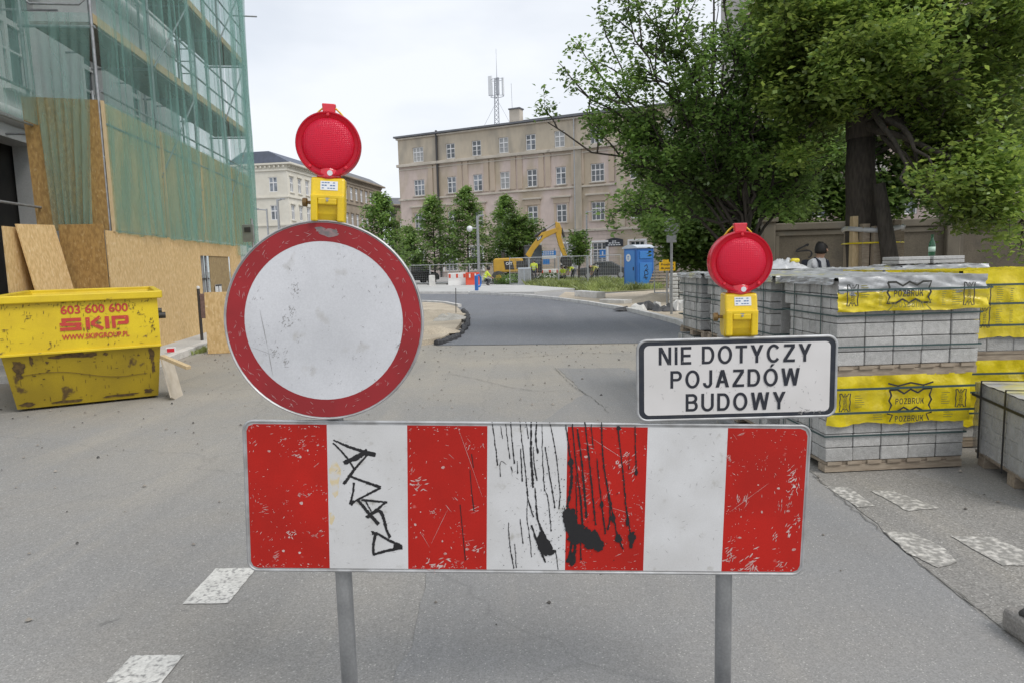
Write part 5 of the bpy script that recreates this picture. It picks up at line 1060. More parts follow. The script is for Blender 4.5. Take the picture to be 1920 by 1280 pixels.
# cream corner house and the brown row behind it
m_cream = mat('cream_render', (.66, .635, .56), (.6, .57, .49), .9, .4, speck=.04, sscale=2)
m_brown = mat('brown_render', (.3, .25, .19), (.23, .19, .145), .95, .5)
m_slate = mat('blue_slate', (.12, .14, .19), (.1, .115, .15), .7, 2)
def row_house(label, corner, rz, length, H, m, ncol, rows, roof_m, win=(1.0, 2.1), gap=None, front_len=0, dep=12, name='corner_house', cornice=.5, glass=m_cur):
    """facade along local +x facing -y; an optional second facade (front_len) turns the corner at x=0 facing -x"""
    t = thing(name, label, 'building', corner, rz); step = length / ncol; hs = []
    for i in range(ncol):
        for z in rows: hs.append((step * (i + .5) - win[0] / 2, step * (i + .5) + win[0] / 2, z, z + win[1]))
    wall_with_holes(length, H, hs, .2).build('wall', m, t)
    part(MB().box((length / 2 + .2, dep / 2 + .3, H / 2 - .05), (length - .5, dep - .3, H - .12)), 'inner_mass', m_reveal, t)
    for a, b, c, d in hs: window(t, a + .02, b - .02, c + .02, d - .02, .1, 2, (.62,), m_winwhite, glass, .09); part(MB().box(((a + b) / 2, -.08, c - .1), (b - a + .4, .18, .14)), 'sill', m, t); part(MB().box(((a + b) / 2, -.1, d + .2), (b - a + .5, .22, .16)), 'hood', m, t)
    part(MB().box((length / 2, dep / 2 - .3, H + .12), (length + .8, dep + 1.0, .3)), 'eaves', m, t, bevel=.06)
    for z in [r - .75 for r in rows] + [H - .75]: part(MB().box((length / 2, -.08, z), (length + .05, .22, .2)), 'string_course', m, t)
    for k in range(int(length / .7)): part(MB().box((.35 + k * .7, -.18, H - .25), (.18, .34, .26)), 'corbel', m, t)
    part(MB().prism([(-.4, -.6, H + .27), (-.4, dep + .3, H + .27), (-.4, dep - 2.5, H + 1.9), (-.4, 2.4, H + 1.9)], (length + .8, 0, 0)), 'roof', roof_m, t)
    if front_len:
        hs = [(front_len * f - .65, front_len * f + .65, z, z + win[1]) for f in (.3, .75) for z in rows]; w_ = wall_with_holes(front_len, H, hs, .2); w_.v = [(y, front_len - x, z) for x, y, z in w_.v]; w_.build('corner_wall', m, t)
        for a, b, c, d in hs:
            mb = MB(); q = front_len - (a + b) / 2; mb.box((.1, q, (c + d) / 2), (.05, .12, d - c)); mb.box((.1, q - .6, (c + d) / 2), (.05, .1, d - c)); mb.box((.1, q + .6, (c + d) / 2), (.05, .1, d - c)); mb.box((.11, q, c + (d - c) * .62), (.05, 1.25, .14)); mb.box((.11, q, c + .05), (.05, 1.25, .1)); mb.box((.11, q, d - .05), (.05, 1.25, .1)); wo = mb.build('window', m_winwhite, t)
            part(MB().box((.14, q, (c + d) / 2), (.012, 1.28, d - c - .02)), 'pane', glass, wo)
        for z in [r - .75 for r in rows] + [H - .75]: part(MB().box((-.08, front_len / 2, z), (.22, front_len + .05, .2)), 'string_course', m, t)
        for k in range(int(front_len / .7)): part(MB().box((-.18, .35 + k * .7, H - .25), (.34, .18, .26)), 'corbel', m, t)
    return t
cd = Vector((.16, .985, 0)).normalized(); c0 = Vector((-31.6, 100, 0))
# facade towards the side street: local +x along cd, so it faces right; local y points left
row_house('cream three-storey corner house with slate roof behind the netted scaffold', tuple(c0), math.atan2(cd.y, cd.x), 15, 16.4, m_cream, 6, (4.6, 8.6, 12.6), m_slate, front_len=9, dep=9)
c1 = c0 + cd * 15.3; row_house('brown weathered terrace behind the left warning lamp', tuple(c1), math.atan2(cd.y, cd.x), 24, 17.0, m_brown, 10, (4.6, 8.8, 13.4), m_roof, name='terrace_house')
c2 = Vector((-24.5, 150, 0)); row_house('small distant house with dark mansard left of the tenement', tuple(c2), R(20), 12, 14.5, m_brown, 4, (5, 9.5), m_roof, name='distant_house', dep=8)
# apartment block behind the trees
m_apt = mat('pink_panel', (.36, .29, .27), (.31, .26, .24), .9, .5); m_aptred = mat('red_panel', (.45, .1, .09), rough=.8); m_aptgrey = mat('grey_panel', (.42, .4, .38), (.36, .345, .33), .9, .5)
ab = thing('apartment_block', 'tall pink and grey apartment block glimpsed through the trees', 'building', (17.5, 52, 0), R(-8)); hs = []
for i in range(9):
    for j in range(7): hs.append((1.4 + i * 3.1, 3.0 + i * 3.1, 1.2 + j * 3.1, 2.7 + j * 3.1))
wall_with_holes(29, 24, hs, .2).build('wall', m_apt, ab); part(MB().box((14.5, 5.5, 11.9), (28.9, 10.4, 23.8)), 'inner_mass', m_aptgrey, ab)
for k, (a, b, c, d) in enumerate(hs): window(ab, a, b, c, d, .1, 2, (), m_winwhite, m_cur, .08)
for i in (2, 5):
    for j in range(7): part(MB().box((1.0 + i * 3.1 + 1.2, -.5, .95 + j * 3.1), (2.8, 1.0, .14)), 'balcony_slab', m_aptgrey, ab); part(MB().box((1.0 + i * 3.1 + 1.2, -1.0, 1.5 + j * 3.1), (2.8, .06, .95)), 'balcony_front', m_aptred if j % 2 else m_aptgrey, ab)
ag = thing('side_house', 'beige gabled house partly hidden by leaves at the far right', 'building', (17.5, 24, 0), R(-20)); hs = [(1 + i * 2.6, 2.2 + i * 2.6, z, z + 1.7) for i in range(3) for z in (2, 5.2)]
wall_with_holes(8.5, 9, hs, .2).build('wall', mat('beige_render', (.5, .45, .38), (.42, .38, .32), .95, .6), ag); part(MB().box((4.25, 3.2, 4.45), (8.4, 6, 8.9)), 'inner_mass', m_reveal, ag)
for a, b, c, d in hs: window(ag, a, b, c, d, .1, 2, (.6,), m_winwhite, m_cur, .07)
part(MB().prism([(-.3, -.4, 9), (-.3, 6.6, 9), (-.3, 3.1, 11.5)], (9.1, 0, 0)), 'roof', m_roof, ag)

# ================================================================ CONCRETE WALL ON THE RIGHT
m_conc = mat('stained_shaded_concrete', (.135, .115, .086), (.095, .082, .062), .95, .9, c3=(.075, .066, .054), c3lo=.56, c3hi=.7, c3scale=1.1, speck=.12, sscale=25, bump=.3, bscale=20)  # wall base tone darkened to carry the trees' shade, stains over it
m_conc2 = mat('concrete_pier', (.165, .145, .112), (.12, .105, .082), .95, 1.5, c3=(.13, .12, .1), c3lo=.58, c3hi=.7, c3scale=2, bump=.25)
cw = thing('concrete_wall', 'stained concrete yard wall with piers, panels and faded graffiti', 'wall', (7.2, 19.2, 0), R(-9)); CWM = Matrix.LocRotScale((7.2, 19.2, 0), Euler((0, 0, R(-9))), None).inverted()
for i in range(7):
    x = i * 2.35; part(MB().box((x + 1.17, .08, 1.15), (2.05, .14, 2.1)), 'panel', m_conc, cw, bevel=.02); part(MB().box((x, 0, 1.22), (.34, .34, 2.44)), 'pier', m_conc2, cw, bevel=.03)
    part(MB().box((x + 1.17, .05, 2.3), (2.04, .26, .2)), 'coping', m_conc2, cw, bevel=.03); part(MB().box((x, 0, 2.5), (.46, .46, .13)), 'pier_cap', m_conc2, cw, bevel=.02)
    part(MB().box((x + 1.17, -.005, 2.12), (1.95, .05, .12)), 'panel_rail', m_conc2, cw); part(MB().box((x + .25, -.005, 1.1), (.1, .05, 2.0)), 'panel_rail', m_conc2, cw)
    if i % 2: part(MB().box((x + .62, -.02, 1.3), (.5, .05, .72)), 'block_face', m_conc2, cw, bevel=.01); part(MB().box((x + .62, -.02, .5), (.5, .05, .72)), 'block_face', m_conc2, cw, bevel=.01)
mb = MB(); random.seed(5)
for cx, cz, sc in ((.9, 1.6, .3), (3.05, 1.5, .28), (8.0, 1.75, .35), (9.6, 1.1, .22), (11.5, 1.45, .5), (12.6, 1.4, .5)):
    pts = [(cx + random.uniform(-1, 1) * sc, cz + random.uniform(-.8, .8) * sc) for _ in range(7)]; sm = []
    for k in range(len(pts) - 2):
        a, b, c = pts[k:k + 3]
        for t in (0, .25, .5, .75): m1 = ((a[0] + b[0]) / 2, (a[1] + b[1]) / 2); m2 = ((b[0] + c[0]) / 2, (b[1] + c[1]) / 2); sm.append(((1 - t) ** 2 * m1[0] + 2 * t * (1 - t) * b[0] + t * t * m2[0], (1 - t) ** 2 * m1[1] + 2 * t * (1 - t) * b[1] + t * t * m2[1]))
    ribbon(mb, sm, .05, .04, -.055 - .0004 * len(mb.f) / 10, .3)
mb.build('graffiti', m_tag, cw)
mb = MB()
for cx, cz in ((7.6, 1.3), (8.4, 1.6), (10.2, 1.8)): ribbon(mb, [(cx + .5 * math.cos(a) * (1 + .3 * math.sin(3 * a)), cz + .25 * math.sin(a)) for a in [k * .35 for k in range(17)]], .04, .03, -.056)
mb.build('graffiti', mat('faded_red_paint', (.26, .12, .08), rough=.9), cw)

# ================================================================ TREES
def leaf_material(name, dark, light, trans=.48):
    m = bpy.data.materials.new(name); m.use_nodes = True; n = m.node_tree.nodes; l = m.node_tree.links.new; n.clear(); o = n.new('ShaderNodeOutputMaterial'); g = n.new('ShaderNodeNewGeometry')
    r = n.new('ShaderNodeMix'); r.data_type = 'RGBA'; r.inputs[6].default_value = dark + (1,); r.inputs[7].default_value = light + (1,); l(g.outputs['Random Per Island'], r.inputs[0])
    nz_ = n.new('ShaderNodeTexNoise'); nz_.inputs['Scale'].default_value = .9; l(g.outputs['Position'], nz_.inputs['Vector']); mr = n.new('ShaderNodeMapRange'); mr.inputs[1].default_value = .35; mr.inputs[2].default_value = .65; mr.inputs[3].default_value = .55; mr.inputs[4].default_value = 1.4; l(nz_.outputs[0], mr.inputs[0])  # clump-scale noise paints lit and shaded foliage as lighter and darker colour
    h = n.new('ShaderNodeHueSaturation'); l(mr.outputs[0], h.inputs['Value']); l(r.outputs[2], h.inputs['Color'])
    d = n.new('ShaderNodeBsdfDiffuse'); t = n.new('ShaderNodeBsdfTranslucent'); gl = n.new('ShaderNodeBsdfGlossy'); gl.inputs['Roughness'].default_value = .42; gl.inputs['Color'].default_value = (.8, .85, .8, 1)
    h2 = n.new('ShaderNodeHueSaturation'); h2.inputs['Hue'].default_value = .485; h2.inputs['Value'].default_value = 1.5; l(h.outputs[0], h2.inputs['Color']); l(h.outputs[0], d.inputs[0]); l(h2.outputs[0], t.inputs[0])
    a = n.new('ShaderNodeMixShader'); a.inputs[0].default_value = trans; l(d.outputs[0], a.inputs[1]); l(t.outputs[0], a.inputs[2]); b = n.new('ShaderNodeMixShader'); b.inputs[0].default_value = .05; l(a.outputs[0], b.inputs[1]); l(gl.outputs[0], b.inputs[2]); l(b.outputs[0], o.inputs[0]); return m
m_leafA = leaf_material('leaf_maple', (.085, .165, .04), (.19, .31, .075)); m_leafB = leaf_material('leaf_linden', (.085, .155, .032), (.25, .34, .07)); m_leafC = leaf_material('leaf_shrub', (.07, .135, .032), (.15, .245, .055)); m_leafY = leaf_material('leaf_young', (.095, .18, .045), (.2, .31, .08))
m_bark = mat('bark', (.04, .034, .028), (.072, .061, .05), .95, 9, stretch=(3, 3, .6), bump=.8, bscale=14)
def leaf_arrays(anchors, per, sigma, size, flat=.6, droop=.25):
    A = np.repeat(np.asarray(anchors, float), per, axis=0); n = len(A); A = A + RNG.normal(0, sigma, (n, 3)) * np.array([1, 1, .8])
    nr = RNG.normal(0, 1, (n, 3)); nr[:, 2] = np.abs(nr[:, 2]) + flat * 2; nr /= np.linalg.norm(nr, axis=1)[:, None]
    ax = RNG.normal(0, 1, (n, 3)); ax[:, 2] -= droop; ax -= nr * (ax * nr).sum(1)[:, None]; ax /= np.linalg.norm(ax, axis=1)[:, None] + 1e-9; sd_ = np.cross(nr, ax)
    s = size * RNG.uniform(.6, 1.25, (n, 1)); w_ = s * RNG.uniform(.5, .75, (n, 1))
    P = np.stack([A, A + ax * s * .45 + sd_ * w_ * .5 + nr * s * .06, A + ax * s - nr * s * .08, A + ax * s * .45 - sd_ * w_ * .5 + nr * s * .06], 1).reshape(-1, 3)
    return P, np.arange(n * 4).reshape(-1, 4)
def bez(p0, p1, lift, wob, n):
    p0, p1 = np.asarray(p0, float), np.asarray(p1, float); c = (p0 + p1) / 2 + np.array([0, 0, lift]); t = np.linspace(0, 1, n)[:, None]
    q = (1 - t) ** 2 * p0 + 2 * t * (1 - t) * c + t * t * p1; w_ = RNG.normal(0, wob, (n, 3)); w_[0] = 0; return q + w_
def big_tree(label, name, base, fork, r0, tips, leafm, per, size, sub=9, twig=5, sublen=.34, sigma=.14, cat='tree', density=1.0, trunk_top=None, r_limb=.07, twigl=.5, bare=None):
    t = thing(name, label, cat, base); br = MB(); base = np.asarray(base, float); fork = np.asarray(fork, float); anch = []
    pts = bez(base, fork, .0, .03, 7); br.path([tuple(p) for p in pts], list(np.linspace(r0 * 1.15, r0 * .8, 7)), 12)
    if trunk_top is not None: tt = np.asarray(trunk_top, float); pts2 = bez(fork, tt, .1, .05, 7); br.path([tuple(p) for p in pts2], list(np.linspace(r0 * .8, r0 * .25, 7)), 10)
    for tip in tips:
        tip = np.asarray(tip, float); o_ = fork if trunk_top is None else fork + (np.asarray(trunk_top) - fork) * RNG.uniform(.0, .75)
        if trunk_top is None: o_ = base + (fork - base) * RNG.uniform(.55, 1)
        Ld = np.linalg.norm(tip - o_); lm = bez(o_, tip, .08 * Ld, .02 * Ld, 10); rr_ = list(np.linspace(r_limb, .012, 10)); br.path([tuple(p) for p in lm], rr_, 7)
        for s in range(int(sub)):
            k = RNG.uniform(.22, 1.0); i = min(8, int(k * 9)); p = lm[i] + (lm[i + 1] - lm[i]) * (k * 9 - i); tg = lm[i + 1] - lm[i]; tg /= np.linalg.norm(tg)
            d = tg * .8 + RNG.normal(0, .6, 3) + np.array([0, 0, .12]); d /= np.linalg.norm(d); ln = Ld * sublen * RNG.uniform(.5, 1.1) * (1.15 - .5 * k); 
            if bare and any(bare[0] < w_[0] < bare[1] and bare[2] < w_[1] < bare[3] and w_[2] < bare[4] for w_ in (p + d * ln * .5, p + d * ln)): continue
            sb_ = bez(p, p + d * ln, .05 * ln, .02 * ln, 6); br.path([tuple(q) for q in sb_], list(np.linspace(.02, .006, 6)), 5)
            for q in range(int(twig)):
                kk = RNG.uniform(.25, 1); j = min(4, int(kk * 5)); p2 = sb_[j] + (sb_[j + 1] - sb_[j]) * (kk * 5 - j); d2 = d * .6 + RNG.normal(0, .6, 3) + np.array([0, 0, -.05]); d2 /= np.linalg.norm(d2); l2 = twigl * RNG.uniform(.4, 1.1); e2 = p2 + d2 * l2
                br.path([tuple(p2), tuple(e2)], [.005, .002], 3, caps=False)
                for z in np.linspace(.25, 1, max(2, int(4 * density))): anch.append(p2 + d2 * l2 * z)
    br.build('trunk', m_bark, t, world=True, smooth=True)
    if bare: anch = [a for a in anch if not (bare[0] < a[0] < bare[1] and bare[2] < a[1] < bare[3] and a[2] < bare[4])]      # cleared stem
    P, f = leaf_arrays(anch, per, sigma, size); P = P - base; link('crown', arrays_mesh('crown', P, f, leafm), t); return t
T = lambda x, y, Y: tuple(at(x, y, Y))
bA = T(1405, 560, 14); bA = (bA[0], 14, 0)
big_tree('loose-crowned maple with many thin spreading stems behind the right lamp', 'maple_tree', bA, T(1396, 400, 14), .13,
         [T(1035, 235, 13.4), T(1075, 165, 13.6), T(1140, 95, 14), T(1165, 30, 13.3), T(1230, -40, 14), T(1300, -130, 14.5), T(1385, -180, 14), T(1460, -60, 14.5), T(1540, 60, 15), T(1140, 400, 13), T(1215, 240, 15), T(1330, 60, 13), T(1480, 210, 14.5), T(1180, 310, 13.4), T(1270, 150, 14.6), T(1500, 330, 14), T(1250, 330, 15), T(1420, 120, 13.2), T(1120, 140, 13.5), T(1200, 20, 13.6), T(1210, 110, 13.2), T(1270, 30, 14), T(1350, -40, 13.4), T(1105, 215, 13.9), T(1160, 180, 13.2), T(1520, 130, 15), T(1570, 230, 15.4), T(1560, 310, 15.2), T(1500, -20, 15), T(1440, 60, 14.8), T(1390, 180, 15.2), T(1460, 280, 15.3), T(1330, 210, 15), T(1290, 270, 14.8)],
         m_leafA, 6, .105, sub=10, twig=5, sublen=.27, sigma=.085, r_limb=.036, twigl=.42)
bB = T(1632, 560, 13); bB = (bB[0], 13, 0)
big_tree('old linden with thick dark trunk and dense low-hanging crown at the right', 'linden_tree', bB, T(1612, 260, 13), .30,
         [T(1470, 40, 12.2), T(1560, -120, 13), T(1700, -80, 12), T(1850, -60, 12), T(1980, 100, 11.4), T(1930, 290, 11.4), T(1760, 320, 10.9), T(1850, 375, 11.4), T(1990, 370, 12), T(1490, 190, 12.4), T(1690, 90, 11), T(1800, 150, 11), T(1600, 110, 11.3), T(1880, 30, 11.2), T(1780, 20, 12), T(1830, 230, 12.5), T(1720, 200, 12.4), T(1520, 110, 13), T(1900, 180, 13), T(1650, 20, 12), T(1960, -60, 12), T(1560, 200, 14.2), T(1450, -60, 13), T(1720, 370, 11), T(1780, 400, 11.2), T(1870, 410, 11), T(1940, 420, 11.5), T(1730, 330, 11.6), T(1820, 330, 10.6), T(1900, 340, 10.8), T(1500, 280, 12.6), T(1480, 120, 13.5), T(1530, 20, 12.4), T(1430, 20, 13.2), T(1450, 160, 12.8), T(1570, 60, 13.8)],
         m_leafB, 8, .115, sub=15, twig=6, sublen=.28, sigma=.13, trunk_top=T(1585, -60, 13.2), r_limb=.09, twigl=.5, bare=(bB[0] - .85, bB[0] + .12, 10.8, 13.3, 4.0))
bD = (11.5, 22.5, 0)
big_tree('broad dark tree standing behind the concrete wall', 'wall_tree', bD, (11.3, 22.5, 2.4), .25, [(8.2, 22, 3.3), (9.4, 22, 3.0), (10.6, 22, 3.2), (12, 22, 3.0), (13.4, 22, 3.1), (14.8, 22, 3.2), (16.5, 22, 3.2), (7.4, 22.4, 4.2), (7.5, 22, 8.5), (9, 23, 10), (11, 22, 11), (13.5, 22.5, 10.5), (16, 22, 8.5), (17, 23, 6.0), (6.8, 22.5, 6), (8.3, 21.6, 4.6), (10, 21.5, 6.5), (13, 21.5, 6), (15, 21.4, 4.6), (19, 22.5, 9.5), (12, 24, 8), (18.5, 22, 7.5), (9.8, 22.8, 4.2)], m_leafC, 6, .22, sub=13, twig=5, sublen=.36, sigma=.25, trunk_top=(11.2, 22.6, 8.5), r_limb=.1, twigl=.7)
bE = T(1320, 560, 25); bE = (bE[0], 25, 0)
big_tree('dense green bushy tree between the portable toilet and the maple', 'bushy_tree', bE, (bE[0], 25, 1.2), .14, [T(1212, 390, 25), T(1225, 350, 25.5), T(1270, 320, 25), T(1330, 290, 25.5), T(1400, 280, 26), T(1470, 300, 26), T(1520, 330, 25.5), T(1540, 380, 25.5), T(1255, 350, 25.5), T(1300, 330, 25), T(1370, 320, 26), T(1450, 340, 25), T(1235, 430, 24.5), T(1270, 430, 24), T(1320, 400, 24), T(1400, 420, 24.5), T(1480, 400, 25), T(1300, 350, 26), T(1430, 380, 26), T(1265, 465, 24.6), T(1350, 460, 24.4), T(1470, 450, 25)], m_leafC, 6, .2, sub=13, twig=5, sublen=.34, sigma=.2, r_limb=.06, twigl=.5)
def young_tree(label, px, top, Y, rad, seed, leafm=m_leafY, base_z=1.2, shape=.85, per=5, size=.24, n=1500, name='street_tree', round_=False):
    g = at(px, 500, Y); H = at(px, top, Y).z; t = thing(name, label, 'tree', (g.x, Y, 0), group='young trees on the plaza'); br = MB(); rg = np.random.default_rng(seed)
    br.path([(0, 0, 0), (.03, 0, H * .4), (0, .02, H * .95)], [.09, .065, .02], 8); an = []
    tiers = int(H * 4.2)
    for i in range(tiers):
        h = base_z + (H - base_z) * (i / tiers) ** .95; f_ = (h - base_z) / (H - base_z); r_ = rad * ((1 - f_) ** shape * min(1, .55 + 3 * f_) if not round_ else math.sqrt(max(.02, 1 - (2 * f_ - 1) ** 2))) + .08
        for k in range(7):
            a = rg.uniform(0, 6.283); rl = r_ * rg.uniform(.65, 1.15); e = np.array([rl * math.cos(a), rl * math.sin(a), h + rl * rg.uniform(-.05, .3)]); br.path([(0, 0, h - .1), tuple(e)], [.02, .006], 4, caps=False)
            for z in np.linspace(.35, 1.02, 6): an.append(np.array([0, 0, h - .1]) * (1 - z) + e * z)
    br.build('trunk', m_bark, t); P, f = leaf_arrays(an, per, .13, size); link('crown', arrays_mesh('crown', P, f, leafm), t); return t
young_tree('leafy young tree rising right behind the top edge of the round sign', 718, 362, 46, 2.5, 1, shape=.65)
young_tree('pyramidal young tree in front of the tenement, left of the lamp post', 815, 368, 58, 3.2, 2, shape=.75)
young_tree('tallest pyramidal young tree, just behind the lamp post', 878, 350, 56, 3.1, 3, shape=.75)
young_tree('narrow-topped young tree behind the excavator body', 952, 366, 58, 3.0, 4, shape=.75)
young_tree('rounded dark tree in front of the excavator boom', 975, 404, 53.5, 1.75, 5, leafm=m_leafC, base_z=1.5, round_=True, per=7)
young_tree('small sparse sapling to the right of the excavator arm', 1085, 434, 47, .75, 6, leafm=m_leafC, base_z=1.5, round_=True, per=4, size=.2)
young_tree('leafy tree half hidden behind the left rim of the round sign', 770, 425, 60, 1.6, 7, shape=.6)
# ================================================================ THINGS ON THE SITE
m_blue = mat('toilet_blue', (.03, .16, .5), (.025, .13, .43), .45, 2, speck=.04)
m_bluel = mat('toilet_blue_panel', (.05, .22, .58), rough=.45)
m_pale = mat('pale_plastic', (.55, .6, .66), (.48, .53, .6), .5, 3)
q = G(1198, 541); pt = thing('portable_toilet', 'blue portable toilet with pale roof and black scribble', 'portable toilet', (q.x, q.y, 0), R(-62))
part(MB().box((0, 0, .07), (1.2, 1.2, .14)), 'base', m_dark, pt, bevel=.02); part(MB().box((0, 0, 1.13), (1.12, 1.12, 2.0)), 'cabin', m_blue, pt, bevel=.04)
arc = [(-.62, 2.1)] + [(-.62 + 1.24 * k / 10, 2.16 + .14 * math.sin(math.pi * k / 10)) for k in range(11)] + [(.62, 2.1)]
part(MB().prism([(x, -.62, z) for x, z in arc], (0, 1.24, 0)), 'roof', m_pale, pt)
part(MB().box((0, -.575, 1.1), (.8, .03, 1.8)), 'door', m_bluel, pt, bevel=.015); part(MB().box((.3, -.6, 1.05), (.05, .04, .18)), 'door_handle', m_dark, pt)
part(MB().box((.575, 0, 1.75), (.03, .8, .38)), 'vent_panel', m_bluel, pt, bevel=.015); part(MB().box((.575, 0, .75), (.02, .8, 1.2)), 'side_panel', m_bluel, pt, bevel=.02)
mb = MB(); mb.lathe([(.2, -.600), (.2, -.594)], 24, 'y', (-.12, 0, 1.62)); d_ = mb.build('logo_disc', m_sticker, pt)
mb = MB(); ribbon(mb, [(-.2, 1.70), (-.04, 1.70)], .03, .03, -.603); ribbon(mb, [(-.16, 1.70), (-.16, 1.56), (-.12, 1.52), (-.08, 1.56), (-.08, 1.70)], .03, .03, -.6035); mb.build('logo_mark', m_bluel, d_)
mb = MB(); pts = [(-.1, 1.15), (.05, 1.25), (.1, 1.1), (-.05, .95), (.1, .9), (.15, .75), (-.1, .7), (-.15, .55), (.1, .6), (.0, .45), (-.12, .9), (.16, 1.0)]; ribbon(mb, dense(pts, .05), .035, .03, 0, .3)
mb.v = [(.592, x, z) for x, y, z in mb.v]; mb.build('scribble', m_tag, pt)
# shipping pallets leaning beside it
q = G(1212, 541)
for k, lbl in enumerate(('slatted wooden pallet leaning outermost on the blue toilet', 'slatted wooden pallet leaning between the toilet and the outer pallet')):
    t = thing('shipping_pallet', lbl, 'pallet', (q.x + .45 + .12 * k, q.y - .45 + .2 * k, 0), R(-20), 'wooden pallets beside the toilet', rot=(R(-24 - 5 * k), 0, R(-20)))
    for j in range(7): part(MB().box((0, 0, .1 + j * .17), (1.15, .022, .11)), 'slat', m_oldwood, t)
    for x in (-.52, 0, .52): part(MB().box((x, .06, .6), (.09, .09, 1.15)), 'bearer', m_oldwood, t)
t = thing('timber_stack', 'dark pile of scrap boards beside the yellow footpath sign', 'timber', (q.x + 1.9, q.y + .3, 0), R(8))
for k in range(9): part(MB().box((random.uniform(-.1, .1), random.uniform(-.2, .2), .06 + .11 * k), (1.7, .5, .05), rot=Matrix.Rotation(R(random.uniform(-7, 7)), 3, 'Z')), 'board', m_oldwood, t)
# signs
m_yel = mat('sign_yellow', (.75, .45, .01), rough=.5)
q = G(1251, 570); yp = thing('footpath_sign', 'small yellow sign with two dark text lines on a grey post', 'sign', (q.x, q.y, 0), R(5)); H = at(1247, 500, q.y).z; f_ = q.y / 1280
part(MB().tube((0, .03, 0), (0, .03, H + .1), .03, n=10), 'post', m_steel, yp, auto=40); part(MB().box((0, 0, H), (31 * f_, .03, 16 * f_)), 'board', m_yel, yp, bevel=.005); part(MB().box((-.1 * f_ * 30, 0, H + 10.3 * f_), (12 * f_, .03, 4.5 * f_)), 'board_tab', m_yel, yp)
for s, dz, w_ in (('Przejście', 3.3, 24), ('dla pieszych', -3.6, 25)): link('lettering', fit(text_mesh(s, .2, m_dark, bold=.004), w_ * f_, 5.5 * f_), yp, (0, -.018, H + dz * f_))
q = at(1259, 540, 18.5); rsx = thing('sign_post', 'grey post with the bare back of a round sign and a small plate', 'road sign', (q.x, 18.5, 0), R(-12)); z1 = at(1260, 425, 18.5).z; z2 = at(1260, 446, 18.5).z
part(MB().tube((0, .03, 0), (0, .03, z1 + .25), .035, n=12), 'post', m_steel, rsx, auto=40); part(MB().lathe([(.21, -.008), (.215, 0), (.21, .008)], 36, 'y', (0, 0, z1)), 'round_plate', m_steel, rsx, auto=30); part(MB().box((0, 0, z2 - .03), (.26, .012, .2)), 'small_plate', m_steel, rsx, bevel=.01)
# temporary fence panels, one thing each
m_fence = mat('fence_zinc', (.5, .52, .53), (.42, .43, .44), .5, 6, metal=.4)
def fence_panel(label, a, b, H, name='fence_panel', wires=True):
    a = Vector((a[0], a[1], 0)); b = Vector((b[0], b[1], 0)); L2 = (b - a).length; t = thing(name, label, 'fence', a, math.atan2(b.y - a.y, b.x - a.x), 'temporary site fence panels')
    for x in (.03, L2 - .03): part(MB().tube((x, 0, 0), (x, 0, H), .024, n=8), 'post', m_fence, t, auto=40); part(MB().box((x, 0, .06), (.22, .6, .12)), 'foot', m_rubber, t)
    for z in (.18, H - .02): part(MB().tube((.03, 0, z), (L2 - .03, 0, z), .022, n=8), 'rail', m_fence, t, auto=40)
    if wires:
        mb = MB(); n = int(L2 / .14)
        for k in range(1, n): mb.tube((L2 * k / n, 0, .18), (L2 * k / n, 0, H - .02), .0035, n=3)
        for k in range(1, 8): mb.tube((.03, 0, .18 + (H - .2) * k / 8), (L2 - .03, 0, .18 + (H - .2) * k / 8), .0035, n=3)
        mb.build('wire_mesh', m_fence, t)
    return t
ends = [(768, 52, 1.55), (806, 52, 1.55), (843, 51, 1.55), (880, 50, 1.55), (925, 49, 1.6)]
lbs = ['fence panel beside the round sign in front of the parked car', 'fence panel between the concrete bin and the young trees', 'fence panel behind the white and red barriers', 'fence panel directly behind the lamp post and blue stand']
for k in range(4): a, b = ends[k], ends[k + 1]; p0, p1 = at(a[0], 500, a[1]), at(b[0], 500, b[1]); fence_panel(lbs[k], (p0.x, a[1]), (p1.x, b[1]), a[2])
ends = [(955, 45), (992, 44), (1047, 43), (1102, 42.5), (1165, 41.5)]
lbs = ['fence panel in front of the excavator wheels', 'fence panel beside the grey cabinet', 'fence panel in front of the bending workers', 'fence panel next to the portable toilet, above tall grass']
for k in range(4): a, b = ends[k], ends[k + 1]; p0, p1 = at(a[0], 500, a[1]), at(b[0], 500, b[1]); fence_panel(lbs[k], (p0.x, a[1]), (p1.x, b[1]), 1.85)
ends = [(1226, 27.5), (1285, 26.5), (1345, 25.2)]; lbs = ['fence panel right of the blue toilet with rounded top corner', 'fence panel behind the right warning lamp']
for k in range(2): a, b = ends[k], ends[k + 1]; p0, p1 = at(a[0], 500, a[1]), at(b[0], 500, b[1]); fence_panel(lbs[k], (p0.x, a[1]), (p1.x, b[1]), 2.0)
# plastic barriers
m_wpl = mat('white_plastic', (.68, .68, .67), rough=.5); m_rpl = mat('red_orange_plastic', (.6, .07, .03), rough=.5)
def road_block(label, px, Y, w_, m, band):
    q = at(px, 520, Y); t = thing('plastic_barrier', label, 'barrier', (q.x, Y, 0), R(4), 'plastic site barriers')
    part(MB().prism([(-w_ / 2, -.22, 0), (-w_ / 2, .22, 0), (-w_ / 2, .09, .42), (-w_ / 2, .07, .95), (-w_ / 2, -.07, .95), (-w_ / 2, -.09, .42)], (w_, 0, 0)), 'body', m, t, bevel=.03)
    n = 5
    for k in range(n): part(MB().box((-w_ / 2 + w_ * (k + .5) / n, -.09, .74), (w_ / n * .55, .02, .26)), 'stripe', m_rpl if k % 2 == 0 else band, t)
    for k in (-1, 1): part(MB().box((k * w_ * .28, -.2, .06), (w_ * .2, .06, .1)), 'slot', m_dark, t)
